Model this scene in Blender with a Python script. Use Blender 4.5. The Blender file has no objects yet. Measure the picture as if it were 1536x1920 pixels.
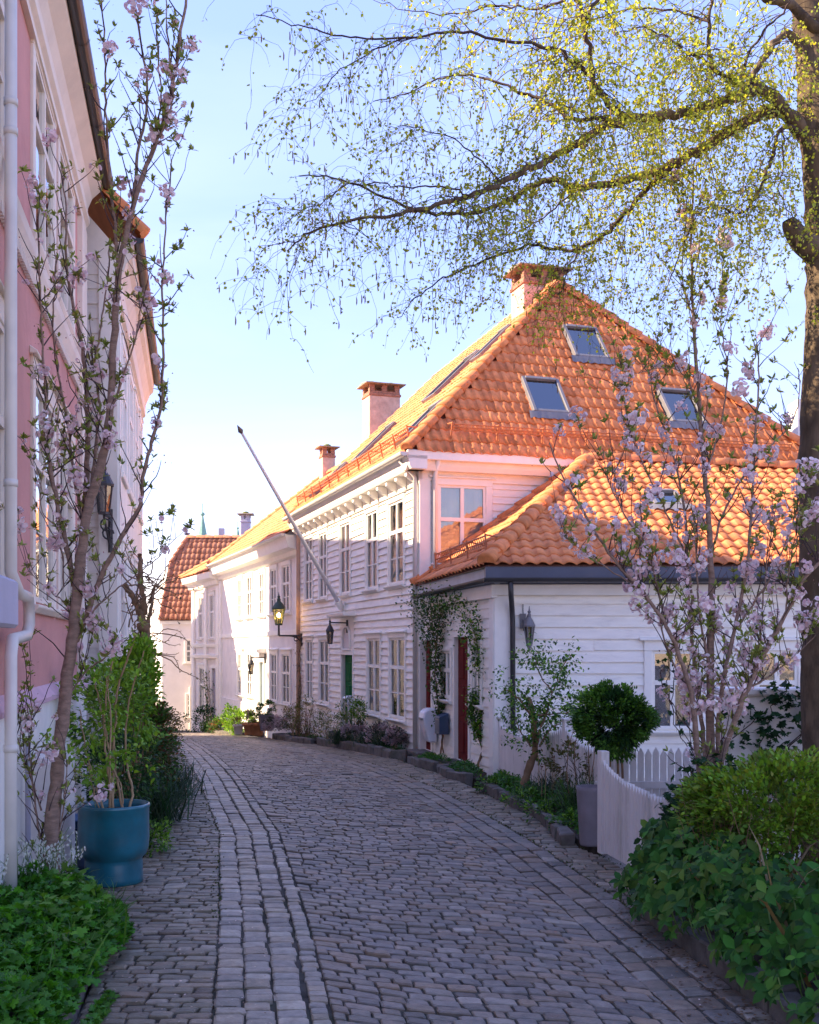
import bpy, math, random
import numpy as np
from mathutils import Vector, Matrix

random.seed(11)
rng = np.random.default_rng(11)
scene = bpy.context.scene
col = scene.collection
R = math.radians

# ------------------------------------------------------------------ camera, sky, sun, exposure
CAM_H = 1.9
FPX = 2130.0
cam_data = bpy.data.cameras.new('camera')
cam = bpy.data.objects.new('camera', cam_data)
col.objects.link(cam)
cam.location = (0, 0, CAM_H)
cam.rotation_euler = (R(90), 0, 0)
cam_data.sensor_width = 36
cam_data.lens = FPX / 1920 * 36
cam_data.shift_y = 255 / 1920
cam_data.clip_start = 0.05
cam_data.clip_end = 3000
scene.camera = cam

SUN_EL = R(34)
SUN_AZ = (-1.0, -0.03)                    # horizontal direction towards the sun
world = bpy.data.worlds.new('World')
scene.world = world
world.use_nodes = True
wn, wl = world.node_tree.nodes, world.node_tree.links
sky = wn.new('ShaderNodeTexSky')
sky.sky_type = 'NISHITA'
sky.sun_disc = False
sky.sun_elevation = SUN_EL
sky.sun_rotation = math.atan2(SUN_AZ[0], SUN_AZ[1])
sky.altitude = 10
sky.air_density = 0.85
sky.dust_density = 0.15
sky.ozone_density = 3.0
bg = wn['Background']
bg.inputs['Strength'].default_value = 0.11
skt = wn.new('ShaderNodeMix'); skt.data_type = 'RGBA'; skt.blend_type = 'MULTIPLY'; skt.inputs['Factor'].default_value = 1
skt.inputs[7].default_value = (1.31, 0.945, 0.945, 1)      # the air's slightly violet cast
wl.new(sky.outputs[0], skt.inputs[6])
sep = wn.new('ShaderNodeSeparateColor'); sep.mode = 'HSV'
com = wn.new('ShaderNodeCombineColor'); com.mode = 'HSV'
pw = wn.new('ShaderNodeMath'); pw.operation = 'POWER'; pw.inputs[1].default_value = 0.30     # thin spring haze evens the sky from top to horizon
ml = wn.new('ShaderNodeMath'); ml.operation = 'MULTIPLY'; ml.inputs[1].default_value = 1.82
sa = wn.new('ShaderNodeMath'); sa.operation = 'MULTIPLY'; sa.inputs[1].default_value = 1.13
wl.new(skt.outputs[2], sep.inputs[0])
wl.new(sep.outputs[0], com.inputs[0]); wl.new(sep.outputs[1], sa.inputs[0]); wl.new(sa.outputs[0], com.inputs[1])
wl.new(sep.outputs[2], pw.inputs[0]); wl.new(pw.outputs[0], ml.inputs[0]); wl.new(ml.outputs[0], com.inputs[2])
tc = wn.new('ShaderNodeTexCoord'); mpw = wn.new('ShaderNodeMapping'); mpw.inputs['Scale'].default_value = (1.6, 1.6, 7.0); mpw.inputs['Rotation'].default_value = (0.18, 0.1, 0.4)
cn = wn.new('ShaderNodeTexNoise'); cn.inputs['Scale'].default_value = 1.7; cn.inputs['Detail'].default_value = 7; cn.inputs['Distortion'].default_value = 0.6
cr = wn.new('ShaderNodeMapRange'); cr.inputs['From Min'].default_value = 0.48; cr.inputs['From Max'].default_value = 0.80; cr.inputs['To Max'].default_value = 0.13
cm = wn.new('ShaderNodeMix'); cm.data_type = 'RGBA'; cm.inputs[7].default_value = (2.5, 2.6, 2.7, 1)      # faint high cloud
wl.new(tc.outputs['Generated'], mpw.inputs['Vector']); wl.new(mpw.outputs[0], cn.inputs['Vector']); wl.new(cn.outputs['Fac'], cr.inputs['Value'])
wl.new(cr.outputs[0], cm.inputs['Factor']); wl.new(com.outputs[0], cm.inputs[6]); wl.new(cm.outputs[2], bg.inputs['Color'])

sun_data = bpy.data.lights.new('sun', 'SUN')
sun_data.energy = 2.5
sun_data.angle = R(0.5)
sun_data.color = (1.0, 0.80, 0.55)
sun = bpy.data.objects.new('sun', sun_data)
col.objects.link(sun)
sv = Vector((SUN_AZ[0], SUN_AZ[1], math.tan(SUN_EL) * math.hypot(*SUN_AZ))).normalized()
sun.rotation_euler = (-sv).to_track_quat('-Z', 'Y').to_euler()
sun.location = (-20, 10, 30)

scene.view_settings.view_transform = 'Standard'
scene.view_settings.look = 'None'
scene.view_settings.exposure = 2.65
scene.view_settings.gamma = 1.0
scene.view_settings.use_curve_mapping = False
scene.render.engine = 'CYCLES'
scene.cycles.max_bounces = 8
scene.cycles.transparent_max_bounces = 12
scene.cycles.use_denoising = True

# ------------------------------------------------------------------ helpers
def interp(table):
    ys = np.array([t[0] for t in table]); xs = np.array([t[1] for t in table])
    return lambda y: np.interp(y, ys, xs)

def zg(y):
    """height of the street: level near the camera, running downhill beyond 16 m"""
    t = np.clip(np.asarray(y, float) - 16.0, 0, 60)
    return -0.06 * t * t / (t + 8.0)

def P(px, py, y):
    """the point at distance y that the photograph shows at (px, py)"""
    return Vector(((px - 768) / FPX * y, y, CAM_H - (py - 1215) / FPX * y))

ORG = {}

def link(o, parent=None):
    col.objects.link(o)
    if parent is not None:
        o.parent = parent
    return o

def props(o, label=None, cat=None, group=None, kind=None):
    if label: o['label'] = label
    if cat: o['category'] = cat
    if group: o['group'] = group
    if kind: o['kind'] = kind
    return o

def thing(name, label, cat, loc, group=None, kind=None):
    o = bpy.data.objects.new(name, None)
    o.empty_display_size = 0.2
    link(o)
    o.location = loc
    ORG[o] = Vector(loc)
    return props(o, label, cat, group, kind)

def mesh_obj(name, V, F, mat, parent=None, colors=None, smooth=False, kind=None, origin=None, label=None):
    """one mesh object from world-space vertices; its origin is that of its parent (or `origin`)"""
    V = np.asarray(V, dtype=np.float64).reshape(-1, 3)
    base = Vector((0, 0, 0))
    if origin is not None:
        base = Vector(origin)
    elif parent is not None:
        base = ORG[parent]
    me = bpy.data.meshes.new(name)
    W = V - np.array(base)
    if isinstance(F, np.ndarray):
        k = F.shape[1]
        n = F.shape[0]
        me.vertices.add(len(W)); me.vertices.foreach_set('co', W.astype(np.float32).ravel())
        me.loops.add(n * k); me.loops.foreach_set('vertex_index', F.astype(np.int32).ravel())
        me.polygons.add(n)
        me.polygons.foreach_set('loop_start', np.arange(0, n * k, k, dtype=np.int32))
        me.polygons.foreach_set('loop_total', np.full(n, k, dtype=np.int32))
        me.update(calc_edges=True)
    else:
        me.from_pydata(W.tolist(), [], F)
        me.update()
    if colors is not None:
        C = np.ones((len(W), 4), np.float32)
        C[:, :3] = np.asarray(colors, np.float32).reshape(-1, 3)
        a = me.color_attributes.new('tint', 'FLOAT_COLOR', 'POINT')
        a.data.foreach_set('color', C.ravel())
    if smooth:
        me.polygons.foreach_set('use_smooth', np.ones(len(me.polygons), dtype=bool))
    for m in (mat if isinstance(mat, (list, tuple)) else [mat]):
        me.materials.append(m)
    o = bpy.data.objects.new(name, me)
    link(o, parent)
    if parent is not None:
        o.location = base - ORG[parent]
    else:
        o.location = base
    ORG[o] = base
    if kind: o['kind'] = kind
    if label: o['label'] = label
    return o

class Fr:
    """a vertical wall plane: s runs along it, d out of it, z up"""
    def __init__(self, O, d, side):
        L = math.hypot(*d)
        self.O = O; self.d = (d[0] / L, d[1] / L)
        self.n = (self.d[1] * side, -self.d[0] * side)
    def pt(self, s, d, z):
        return (self.O[0] + self.d[0] * s + self.n[0] * d, self.O[1] + self.d[1] * s + self.n[1] * d, z)
    def s_of(self, px):
        k = (px - 768) / FPX
        return (k * self.O[1] - self.O[0]) / (self.d[0] - k * self.d[1])
    def z_of(self, s, py):
        return CAM_H - (py - 1215) / FPX * (self.O[1] + self.d[1] * s)

BOXF = [(0, 3, 2, 1), (4, 5, 6, 7), (0, 1, 5, 4), (1, 2, 6, 5), (2, 3, 7, 6), (3, 0, 4, 7)]

class MB:
    def __init__(self):
        self.V = []; self.F = []; self.C = []; self.c = (1, 1, 1)
    def add(self, verts, faces):
        b = len(self.V)
        self.V += [tuple(v) for v in verts]
        self.F += [tuple(i + b for i in f) for f in faces]
        self.C += [self.c] * len(verts)
        return self
    def hexa(self, pts):
        return self.add(pts, BOXF)
    def box(self, x0, x1, y0, y1, z0, z1):
        return self.hexa([(x0, y0, z0), (x1, y0, z0), (x1, y1, z0), (x0, y1, z0), (x0, y0, z1), (x1, y0, z1), (x1, y1, z1), (x0, y1, z1)])
    def fbox(self, f, s0, s1, d0, d1, z0, z1):
        return self.hexa([f.pt(s0, d0, z0), f.pt(s1, d0, z0), f.pt(s1, d1, z0), f.pt(s0, d1, z0), f.pt(s0, d0, z1), f.pt(s1, d0, z1), f.pt(s1, d1, z1), f.pt(s0, d1, z1)])
    def fprism(self, f, s0, s1, prof):
        """closed (d, z) profile swept along the wall from s0 to s1"""
        n = len(prof)
        v = [f.pt(s0, d, z) for d, z in prof] + [f.pt(s1, d, z) for d, z in prof]
        fc = [(i, (i + 1) % n, n + (i + 1) % n, n + i) for i in range(n)] + [tuple(range(n))[::-1], tuple(range(n, 2 * n))]
        return self.add(v, fc)
    def tube(self, pts, r, n=8, cap=True):
        pts = [Vector(p) for p in pts]
        rs = r if isinstance(r, (list, tuple)) else [r] * len(pts)
        v = []; fc = []
        up = None
        for i, p in enumerate(pts):
            a = pts[max(0, i - 1)]; b = pts[min(len(pts) - 1, i + 1)]
            t = (b - a).normalized()
            if up is None:
                up = Vector((0, 0, 1)) if abs(t.z) < 0.9 else Vector((1, 0, 0))
            x = t.cross(up).normalized(); y = x.cross(t).normalized()
            up = y
            for k in range(n):
                an = 2 * math.pi * k / n
                v.append(p + (x * math.cos(an) + y * math.sin(an)) * rs[i])
        for i in range(len(pts) - 1):
            for k in range(n):
                fc.append((i * n + k, i * n + (k + 1) % n, (i + 1) * n + (k + 1) % n, (i + 1) * n + k))
        if cap:
            fc.append(tuple(range(n))[::-1]); fc.append(tuple(range((len(pts) - 1) * n, len(pts) * n)))
        return self.add(v, fc)
    def lathe(self, prof, c, n=24, sx=1, sy=1):
        v = []; fc = []
        for r, z in prof:
            for k in range(n):
                a = 2 * math.pi * k / n
                v.append((c[0] + r * sx * math.cos(a), c[1] + r * sy * math.sin(a), c[2] + z))
        for i in range(len(prof) - 1):
            for k in range(n):
                fc.append((i * n + k, i * n + (k + 1) % n, (i + 1) * n + (k + 1) % n, (i + 1) * n + k))
        if prof[0][0] > 1e-4: fc.append(tuple(range(n))[::-1])
        if prof[-1][0] > 1e-4: fc.append(tuple(range((len(prof) - 1) * n, len(prof) * n)))
        return self.add(v, fc)
    def build(self, name, mat, parent=None, smooth=False, bevel=0, kind=None, tint=False, origin=None, label=None):
        o = mesh_obj(name, self.V, self.F, mat, parent, self.C if tint else None, smooth, kind, origin, label)
        if bevel:
            m = o.modifiers.new('bevel', 'BEVEL'); m.width = bevel; m.segments = 1; m.limit_method = 'ANGLE'
        return o

# ------------------------------------------------------------------ materials
MATS = {}
def nodes_of(name):
    m = bpy.data.materials.new(name)
    m.use_nodes = True
    nt = m.node_tree
    return m, nt.nodes, nt.links, nt.nodes['Principled BSDF']

def material(name, colour, rough=0.7, var=0.12, scale=6.0, bump=0.0, bscale=30.0, spec=0.3, metallic=0.0, tint=False, dirt=None, dirt_scale=1.2, dirt_amt=0.35, stretch=(1, 1, 1), coat=0.0):
    m, N, L, b = nodes_of(name)
    geo = N.new('ShaderNodeNewGeometry')
    mp = N.new('ShaderNodeMapping'); mp.inputs['Scale'].default_value = stretch
    L.new(geo.outputs['Position'], mp.inputs['Vector'])
    nz = N.new('ShaderNodeTexNoise'); nz.inputs['Scale'].default_value = scale; nz.inputs['Detail'].default_value = 5
    L.new(mp.outputs[0], nz.inputs['Vector'])
    ramp = N.new('ShaderNodeMapRange')
    ramp.inputs['From Min'].default_value = 0.3; ramp.inputs['From Max'].default_value = 0.7
    ramp.inputs['To Min'].default_value = 1 - var; ramp.inputs['To Max'].default_value = 1 + var
    L.new(nz.outputs['Fac'], ramp.inputs['Value'])
    mul = N.new('ShaderNodeMix'); mul.data_type = 'RGBA'; mul.blend_type = 'MULTIPLY'; mul.inputs['Factor'].default_value = 1
    mul.inputs[6].default_value = (*colour, 1)
    L.new(ramp.outputs[0], mul.inputs[7])
    out = mul.outputs[2]
    if tint:
        at = N.new('ShaderNodeAttribute'); at.attribute_name = 'tint'
        m2 = N.new('ShaderNodeMix'); m2.data_type = 'RGBA'; m2.blend_type = 'MULTIPLY'; m2.inputs['Factor'].default_value = 1
        L.new(out, m2.inputs[6]); L.new(at.outputs['Color'], m2.inputs[7]); out = m2.outputs[2]
    if dirt:
        dn = N.new('ShaderNodeTexNoise'); dn.inputs['Scale'].default_value = dirt_scale; dn.inputs['Detail'].default_value = 8; dn.inputs['Roughness'].default_value = 0.7
        L.new(mp.outputs[0], dn.inputs['Vector'])
        dr = N.new('ShaderNodeMapRange'); dr.inputs['From Min'].default_value = 0.52; dr.inputs['From Max'].default_value = 0.75
        dr.inputs['To Max'].default_value = dirt_amt
        L.new(dn.outputs['Fac'], dr.inputs['Value'])
        m3 = N.new('ShaderNodeMix'); m3.data_type = 'RGBA'
        L.new(dr.outputs[0], m3.inputs['Factor']); L.new(out, m3.inputs[6]); m3.inputs[7].default_value = (*dirt, 1); out = m3.outputs[2]
    L.new(out, b.inputs['Base Color'])
    b.inputs['Roughness'].default_value = rough
    b.inputs['Metallic'].default_value = metallic
    b.inputs['Specular IOR Level'].default_value = spec
    b.inputs['Coat Weight'].default_value = coat
    if bump:
        bn = N.new('ShaderNodeTexNoise'); bn.inputs['Scale'].default_value = bscale; bn.inputs['Detail'].default_value = 6
        L.new(mp.outputs[0], bn.inputs['Vector'])
        bp = N.new('ShaderNodeBump'); bp.inputs['Strength'].default_value = bump; bp.inputs['Distance'].default_value = 0.01
        L.new(bn.outputs['Fac'], bp.inputs['Height']); L.new(bp.outputs[0], b.inputs['Normal'])
    MATS[name] = m
    return m

def leaf_material(name, trans=0.35, rough=0.5, spec=0.35, tcol=(1.25, 1.2, 0.45)):
    m, N, L, b = nodes_of(name)
    at = N.new('ShaderNodeAttribute'); at.attribute_name = 'tint'
    L.new(at.outputs['Color'], b.inputs['Base Color'])
    b.inputs['Roughness'].default_value = rough
    b.inputs['Specular IOR Level'].default_value = spec
    tr = N.new('ShaderNodeBsdfTranslucent')
    mu = N.new('ShaderNodeMix'); mu.data_type = 'RGBA'; mu.blend_type = 'MULTIPLY'; mu.inputs['Factor'].default_value = 1
    L.new(at.outputs['Color'], mu.inputs[6]); mu.inputs[7].default_value = (*tcol, 1)
    L.new(mu.outputs[2], tr.inputs['Color'])
    mx = N.new('ShaderNodeMixShader'); mx.inputs[0].default_value = trans
    out = N['Material Output']
    L.new(b.outputs[0], mx.inputs[1]); L.new(tr.outputs[0], mx.inputs[2]); L.new(mx.outputs[0], out.inputs['Surface'])
    MATS[name] = m
    return m

def glass_material(name, tintc=(0.86, 0.9, 0.9), base=0.12):
    m, N, L, b = nodes_of(name)
    t = N.new('ShaderNodeBsdfTransparent'); t.inputs['Color'].default_value = (*tintc, 1)
    g = N.new('ShaderNodeBsdfGlossy'); g.inputs['Roughness'].default_value = 0.02
    geo = N.new('ShaderNodeNewGeometry')
    nz = N.new('ShaderNodeTexNoise'); nz.inputs['Scale'].default_value = 5.0
    L.new(geo.outputs['Position'], nz.inputs['Vector'])
    bp = N.new('ShaderNodeBump'); bp.inputs['Strength'].default_value = 0.12; bp.inputs['Distance'].default_value = 0.02
    L.new(nz.outputs['Fac'], bp.inputs['Height']); L.new(bp.outputs[0], g.inputs['Normal'])
    lw = N.new('ShaderNodeFresnel'); lw.inputs['IOR'].default_value = 1.5
    mr = N.new('ShaderNodeMapRange'); mr.inputs['To Min'].default_value = base; mr.inputs['To Max'].default_value = 1.0
    L.new(lw.outputs[0], mr.inputs['Value'])
    mx = N.new('ShaderNodeMixShader')
    L.new(mr.outputs[0], mx.inputs[0]); L.new(t.outputs[0], mx.inputs[1]); L.new(g.outputs[0], mx.inputs[2])
    L.new(mx.outputs[0], N['Material Output'].inputs['Surface'])
    MATS[name] = m
    return m

def emit_material(name, colour, strength):
    m, N, L, b = nodes_of(name)
    b.inputs['Emission Color'].default_value = (*colour, 1)
    b.inputs['Emission Strength'].default_value = strength
    MATS[name] = m
    return m

WHITE = material('white_paint', (0.90, 0.845, 0.755), 0.6, 0.05, 3.0, 0.12, 60, dirt=(0.48, 0.44, 0.42), dirt_scale=1.1, dirt_amt=0.35, tint=False)
BOARD = material('painted_board', (0.91, 0.855, 0.765), 0.6, 0.05, 2.5, 0.25, 40, dirt=(0.50, 0.45, 0.42), dirt_scale=1.6, dirt_amt=0.5, tint=True, stretch=(1, 1, 5))
TRIM = material('white_trim', (0.88, 0.83, 0.75), 0.55, 0.05, 5.0, 0.08, 60, dirt=(0.5, 0.46, 0.42), dirt_scale=2.5, dirt_amt=0.3)
PLASTER = material('white_plaster', (0.80, 0.74, 0.70), 0.85, 0.07, 2.0, 0.3, 25, dirt=(0.5, 0.45, 0.42), dirt_scale=0.8, dirt_amt=0.35)
PINK = material('pink_plaster', (0.62, 0.30, 0.26), 0.85, 0.10, 1.5, 0.35, 22, dirt=(0.40, 0.16, 0.16), dirt_scale=1.3, dirt_amt=0.35)
PINKCAP = material('pink_ledge', (0.62, 0.40, 0.44), 0.8, 0.1, 4, 0.2, 30)
REDEDGE = material('red_brown_paint', (0.38, 0.09, 0.06), 0.8, 0.15, 5, 0.2, 30)
CREAM = material('cream_paint', (0.80, 0.71, 0.60), 0.65, 0.06, 3, 0.1, 40, dirt=(0.45, 0.38, 0.32), dirt_scale=2.0, dirt_amt=0.25)
GREYWALL = material('grey_lilac_wall', (0.44, 0.42, 0.50), 0.8, 0.08, 2, 0.2, 30)
PIPE = material('cream_pipe', (0.68, 0.64, 0.58), 0.4, 0.06, 6, 0.05, 40, spec=0.45)
COPPERPIPE = material('peach_pipe', (0.62, 0.40, 0.28), 0.5, 0.1, 6)
TILE = material('orange_tile', (0.71, 0.245, 0.088), 0.6, 0.2, 7.0, 0.35, 45, tint=True, dirt=(0.30, 0.13, 0.07), dirt_scale=2.2, dirt_amt=0.45)
TILEOLD = material('weathered_tile', (0.40, 0.165, 0.095), 0.75, 0.2, 9.0, 0.35, 45, tint=True, dirt=(0.22, 0.11, 0.07), dirt_scale=2.2, dirt_amt=0.5)
UNDERROOF = material('roof_underlay', (0.20, 0.08, 0.05), 0.9)
GUARD = material('orange_metal', (0.50, 0.17, 0.07), 0.5, 0.1)
BRICK = material('chimney_brick', (0.36, 0.17, 0.11), 0.9, 0.3, 14, 0.6, 30)
RENDER = material('chimney_render', (0.56, 0.40, 0.31), 0.9, 0.18, 5, 0.4, 30, dirt=(0.30, 0.22, 0.17), dirt_scale=4, dirt_amt=0.5)
SLAB = material('stone_slab', (0.27, 0.22, 0.17), 0.9, 0.25, 10, 0.4, 40)
MOSS = material('moss', (0.16, 0.17, 0.05), 1.0, 0.4, 20, 0.8, 60)
DARKMETAL = material('dark_metal', (0.035, 0.033, 0.035), 0.45, 0.1, 8, spec=0.5)
BLUEMETAL = material('slate_blue_metal', (0.075, 0.09, 0.14), 0.45, 0.12, 3, 0.05, spec=0.5, dirt=(0.12, 0.12, 0.14), dirt_amt=0.5)
PALEMETAL = material('pale_zinc', (0.42, 0.46, 0.54), 0.45, 0.1, 5, spec=0.5)
FRAMEMETAL = material('skylight_frame', (0.17, 0.16, 0.17), 0.45, 0.1, 5, spec=0.5)
GREENDOOR = material('green_door_paint', (0.012, 0.12, 0.035), 0.75, 0.15, 4, 0.1, 50, spec=0.12)
REDDOOR = material('oxblood_door_paint', (0.13, 0.014, 0.012), 0.75, 0.15, 4, 0.1, 50, spec=0.12)
BLUEDOOR = material('pale_blue_paint', (0.42, 0.56, 0.60), 0.5, 0.08, 4)
NAVY = material('navy_paint', (0.035, 0.06, 0.11), 0.4, 0.1, 5, spec=0.5)
CURTAIN = material('cream_curtain', (0.80, 0.66, 0.40), 0.9, 0.08, 3)
CURTAINW = material('pale_curtain', (0.72, 0.64, 0.60), 0.9, 0.10, 3)
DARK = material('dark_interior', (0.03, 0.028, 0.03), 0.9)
GLASS = glass_material('window_glass')
SKYGLASS = glass_material('roof_glass', (0.25, 0.27, 0.3), 0.25)
LAMPGLASS = glass_material('lamp_glass', (0.95, 0.8, 0.55), 0.08)
LANTGLASS = glass_material('lantern_glass', (0.6, 0.55, 0.45), 0.15)
LIT = emit_material('lit_mantle', (1.0, 0.62, 0.22), 16)
TEAL = material('teal_glaze', (0.010, 0.125, 0.165), 0.3, 0.28, 5, 0.15, 14, spec=0.5, coat=0.35, dirt=(0.06, 0.10, 0.09), dirt_scale=4, dirt_amt=0.5)
BLUEGLAZE = material('blue_glaze', (0.03, 0.09, 0.2), 0.3, 0.2, 5, coat=0.3)
TERRA = material('terracotta', (0.45, 0.19, 0.08), 0.85, 0.2, 8, 0.2)
GREYPOT = material('grey_pot', (0.22, 0.19, 0.21), 0.7, 0.12, 8, 0.2)
SOIL = material('soil', (0.055, 0.04, 0.028), 1.0, 0.5, 14, 1.0, 30)
MORTAR = material('joint_sand', (0.065, 0.058, 0.048), 1.0, 0.5, 9, 0.8, 80, dirt=(0.045, 0.06, 0.02), dirt_scale=1.6, dirt_amt=0.8)
GROUND = material('bare_ground', (0.26, 0.23, 0.20), 1.0, 0.3, 2, 0.5, 10)
STONE = material('sett_stone', (1, 1, 1), 0.5, 0.25, 16, 0.6, 70, tint=True, spec=0.45, dirt=(0.07, 0.072, 0.035), dirt_scale=1.6, dirt_amt=0.55)
KERB = material('kerb_stone', (0.125, 0.108, 0.095), 0.9, 0.28, 8, 0.7, 35, dirt=(0.06, 0.075, 0.03), dirt_scale=3, dirt_amt=0.7)
BARK = material('cherry_bark', (0.27, 0.18, 0.135), 0.8, 0.3, 14, 0.7, 45, stretch=(1, 1, 2.5))
BIRCHBARK = material('birch_bark', (0.12, 0.085, 0.055), 0.95, 0.5, 11, 1.0, 22, stretch=(1, 1, 0.35), dirt=(0.03, 0.024, 0.02), dirt_scale=6, dirt_amt=0.9)
TWIG = material('twig_bark', (0.075, 0.048, 0.045), 0.85, 0.2, 10)
BROWNSTEM = material('brown_stem', (0.22, 0.13, 0.07), 0.85, 0.25, 10, 0.3)
TANSTEM = material('tan_stem', (0.36, 0.24, 0.13), 0.8, 0.2, 12, 0.2)
FENCEP = material('fence_paint', (0.70, 0.64, 0.60), 0.75, 0.07, 5, 0.25, 40, dirt=(0.24, 0.22, 0.15), dirt_scale=3.2, dirt_amt=0.75, stretch=(1, 1, 0.3))
COPPER = material('verdigris_copper', (0.20, 0.36, 0.30), 0.7, 0.15, 3)
PLASTICW = material('white_enamel', (0.70, 0.70, 0.76), 0.35, 0.05, 5, spec=0.5)
LEAF = leaf_material('leaf')
LEAFB = leaf_material('birch_leaf', 0.58, 0.5, 0.3, (1.4, 1.2, 0.4))
POLE = material('white_pole', (0.74, 0.72, 0.74), 0.5, 0.04, 3)
LEAFG = leaf_material('glossy_leaf', 0.25, 0.6, 0.2, (1.0, 1.2, 0.4))
PETAL = leaf_material('petal', 0.4, 0.7, 0.2, (1.0, 0.95, 0.98))

# ------------------------------------------------------------------ foliage helpers
def unit(a):
    return a / np.maximum(np.linalg.norm(a, axis=-1, keepdims=True), 1e-9)

TPL_DIAMOND = (np.array([(0, 0, 0), (0.33, 0.45, 0.06), (-0.33, 0.45, 0.06), (0, 1, -0.06)]), np.array([(0, 1, 3), (0, 3, 2)]))
TPL_LEAF = (np.array([(0, 0, 0), (0.26, 0.33, 0.07), (0, 0.36, 0), (-0.26, 0.33, 0.07), (0.22, 0.66, 0.03), (0, 0.68, -0.03), (-0.22, 0.66, 0.03), (0, 1, -0.14)]),
            np.array([(0, 1, 2), (0, 2, 3), (1, 4, 5), (1, 5, 2), (2, 5, 6), (2, 6, 3), (4, 7, 5), (5, 7, 6)]))
TPL_NARROW = (TPL_LEAF[0] * np.array([0.62, 1, 1]), TPL_LEAF[1])
TPL_BLADE = (np.array([(-0.015, 0, 0), (0.015, 0, 0), (-0.014, 0.45, 0.05), (0.014, 0.45, 0.05), (-0.009, 0.8, -0.05), (0.009, 0.8, -0.05), (0, 1, -0.24)]),
             np.array([(0, 1, 3), (0, 3, 2), (2, 3, 5), (2, 5, 4), (4, 5, 6)]))
def _lobed():
    v = [(0, 0.0, 0)]; f = []
    ring = [(-0.20, 0.22), (-0.52, 0.30), (-0.44, 0.52), (-0.22, 0.56), (-0.30, 0.86), (-0.08, 0.78), (0, 1.02), (0.08, 0.78), (0.30, 0.86), (0.22, 0.56), (0.44, 0.52), (0.52, 0.30), (0.20, 0.22)]
    for x, y in ring: v.append((x, y, -0.22 * x * x - 0.08 * y * y))
    v.append((0, 0.5, 0.03))
    n = len(ring)
    for i in range(n - 1): f.append((i + 1, i + 2, n + 1))
    f.append((0, 1, n + 1)); f.append((n, 0, n + 1))
    return np.array(v, float), np.array(f)
TPL_LOBED = _lobed()
def _flower():
    v = []; f = []
    for k in range(5):
        a = 2 * math.pi * k / 5
        R2 = np.array([[math.cos(a), -math.sin(a)], [math.sin(a), math.cos(a)]])
        b = len(v)
        for x, y, z in [(0, 0, 0), (0.3, 0.3, 0.12), (0.26, 0.52, 0.2), (-0.26, 0.52, 0.2), (-0.3, 0.3, 0.12)]:
            q = R2 @ np.array([x, y]); v.append((q[0], q[1], z))
        f += [(b, b + 1, b + 2), (b, b + 2, b + 3), (b, b + 3, b + 4)]
    return np.array(v, float), np.array(f)
TPL_FLOWER = _flower()

def leaves(pos, dirs, sizes, tpl, cols, up=None, jitter=1.0):
    """N copies of a template: its y axis along dirs, turned at random about it; returns V, F, C"""
    pos = np.asarray(pos, float); n = len(pos)
    dirs = unit(np.asarray(dirs, float))
    ref = np.tile(np.array([0, 0, 1.0]), (n, 1)) if up is None else np.asarray(up, float)
    ref = ref + rng.normal(0, 0.45 * jitter, (n, 3))
    x = unit(np.cross(dirs, ref)); z = np.cross(x, dirs)
    tv, tf = tpl
    s = np.asarray(sizes, float).reshape(-1, 1, 1)
    V = pos[:, None, :] + s * (tv[None, :, 0:1] * x[:, None, :] + tv[None, :, 1:2] * dirs[:, None, :] + tv[None, :, 2:3] * z[:, None, :])
    k = len(tv)
    F = (tf[None] + (np.arange(n) * k)[:, None, None]).reshape(-1, 3)
    C = np.repeat(np.asarray(cols, float), k, axis=0)
    return V.reshape(-1, 3), F, C

def join(parts):
    Vs, Fs, Cs, b = [], [], [], 0
    for V, F, C in parts:
        Vs.append(V); Fs.append(F + b); Cs.append(C); b += len(V)
    return np.concatenate(Vs), np.concatenate(Fs), np.concatenate(Cs)

def shades(n, palette, spread=0.18):
    pal = np.array(palette, float)
    a = pal[rng.integers(0, len(pal), n)]; b = pal[rng.integers(0, len(pal), n)]
    t = rng.random((n, 1))
    c = a * t + b * (1 - t)
    return np.clip(c * (1 + rng.normal(0, spread, (n, 1))), 0.004, 1)

def tubes(lines, sides=5):
    """many tapered tubes as one V, F (quads): lines = [(points Nx3, radii N)]"""
    Vs, Fs, b = [], [], 0
    ang = np.arange(sides) * 2 * np.pi / sides
    ca, sa = np.cos(ang), np.sin(ang)
    for pts, rad in lines:
        pts = np.asarray(pts, float); m = len(pts)
        t = np.gradient(pts, axis=0); t = unit(t)
        ref = np.array([0.31, 0.17, 0.93]) if abs(t[0, 2]) < 0.85 else np.array([0.93, 0.21, 0.1])
        x = unit(np.cross(t, ref)); y = np.cross(x, t)
        r = np.broadcast_to(np.asarray(rad, float), (m,))[:, None, None]
        V = pts[:, None, :] + r * (ca[None, :, None] * x[:, None, :] + sa[None, :, None] * y[:, None, :])
        Vs.append(V.reshape(-1, 3))
        i = np.arange(m - 1)[:, None] * sides; k = np.arange(sides)[None, :]; k2 = (k + 1) % sides
        F = np.stack([i + k, i + k2, i + sides + k2, i + sides + k], -1).reshape(-1, 4)
        Fs.append(F + b); b += m * sides
    return np.concatenate(Vs), np.concatenate(Fs)

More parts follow.
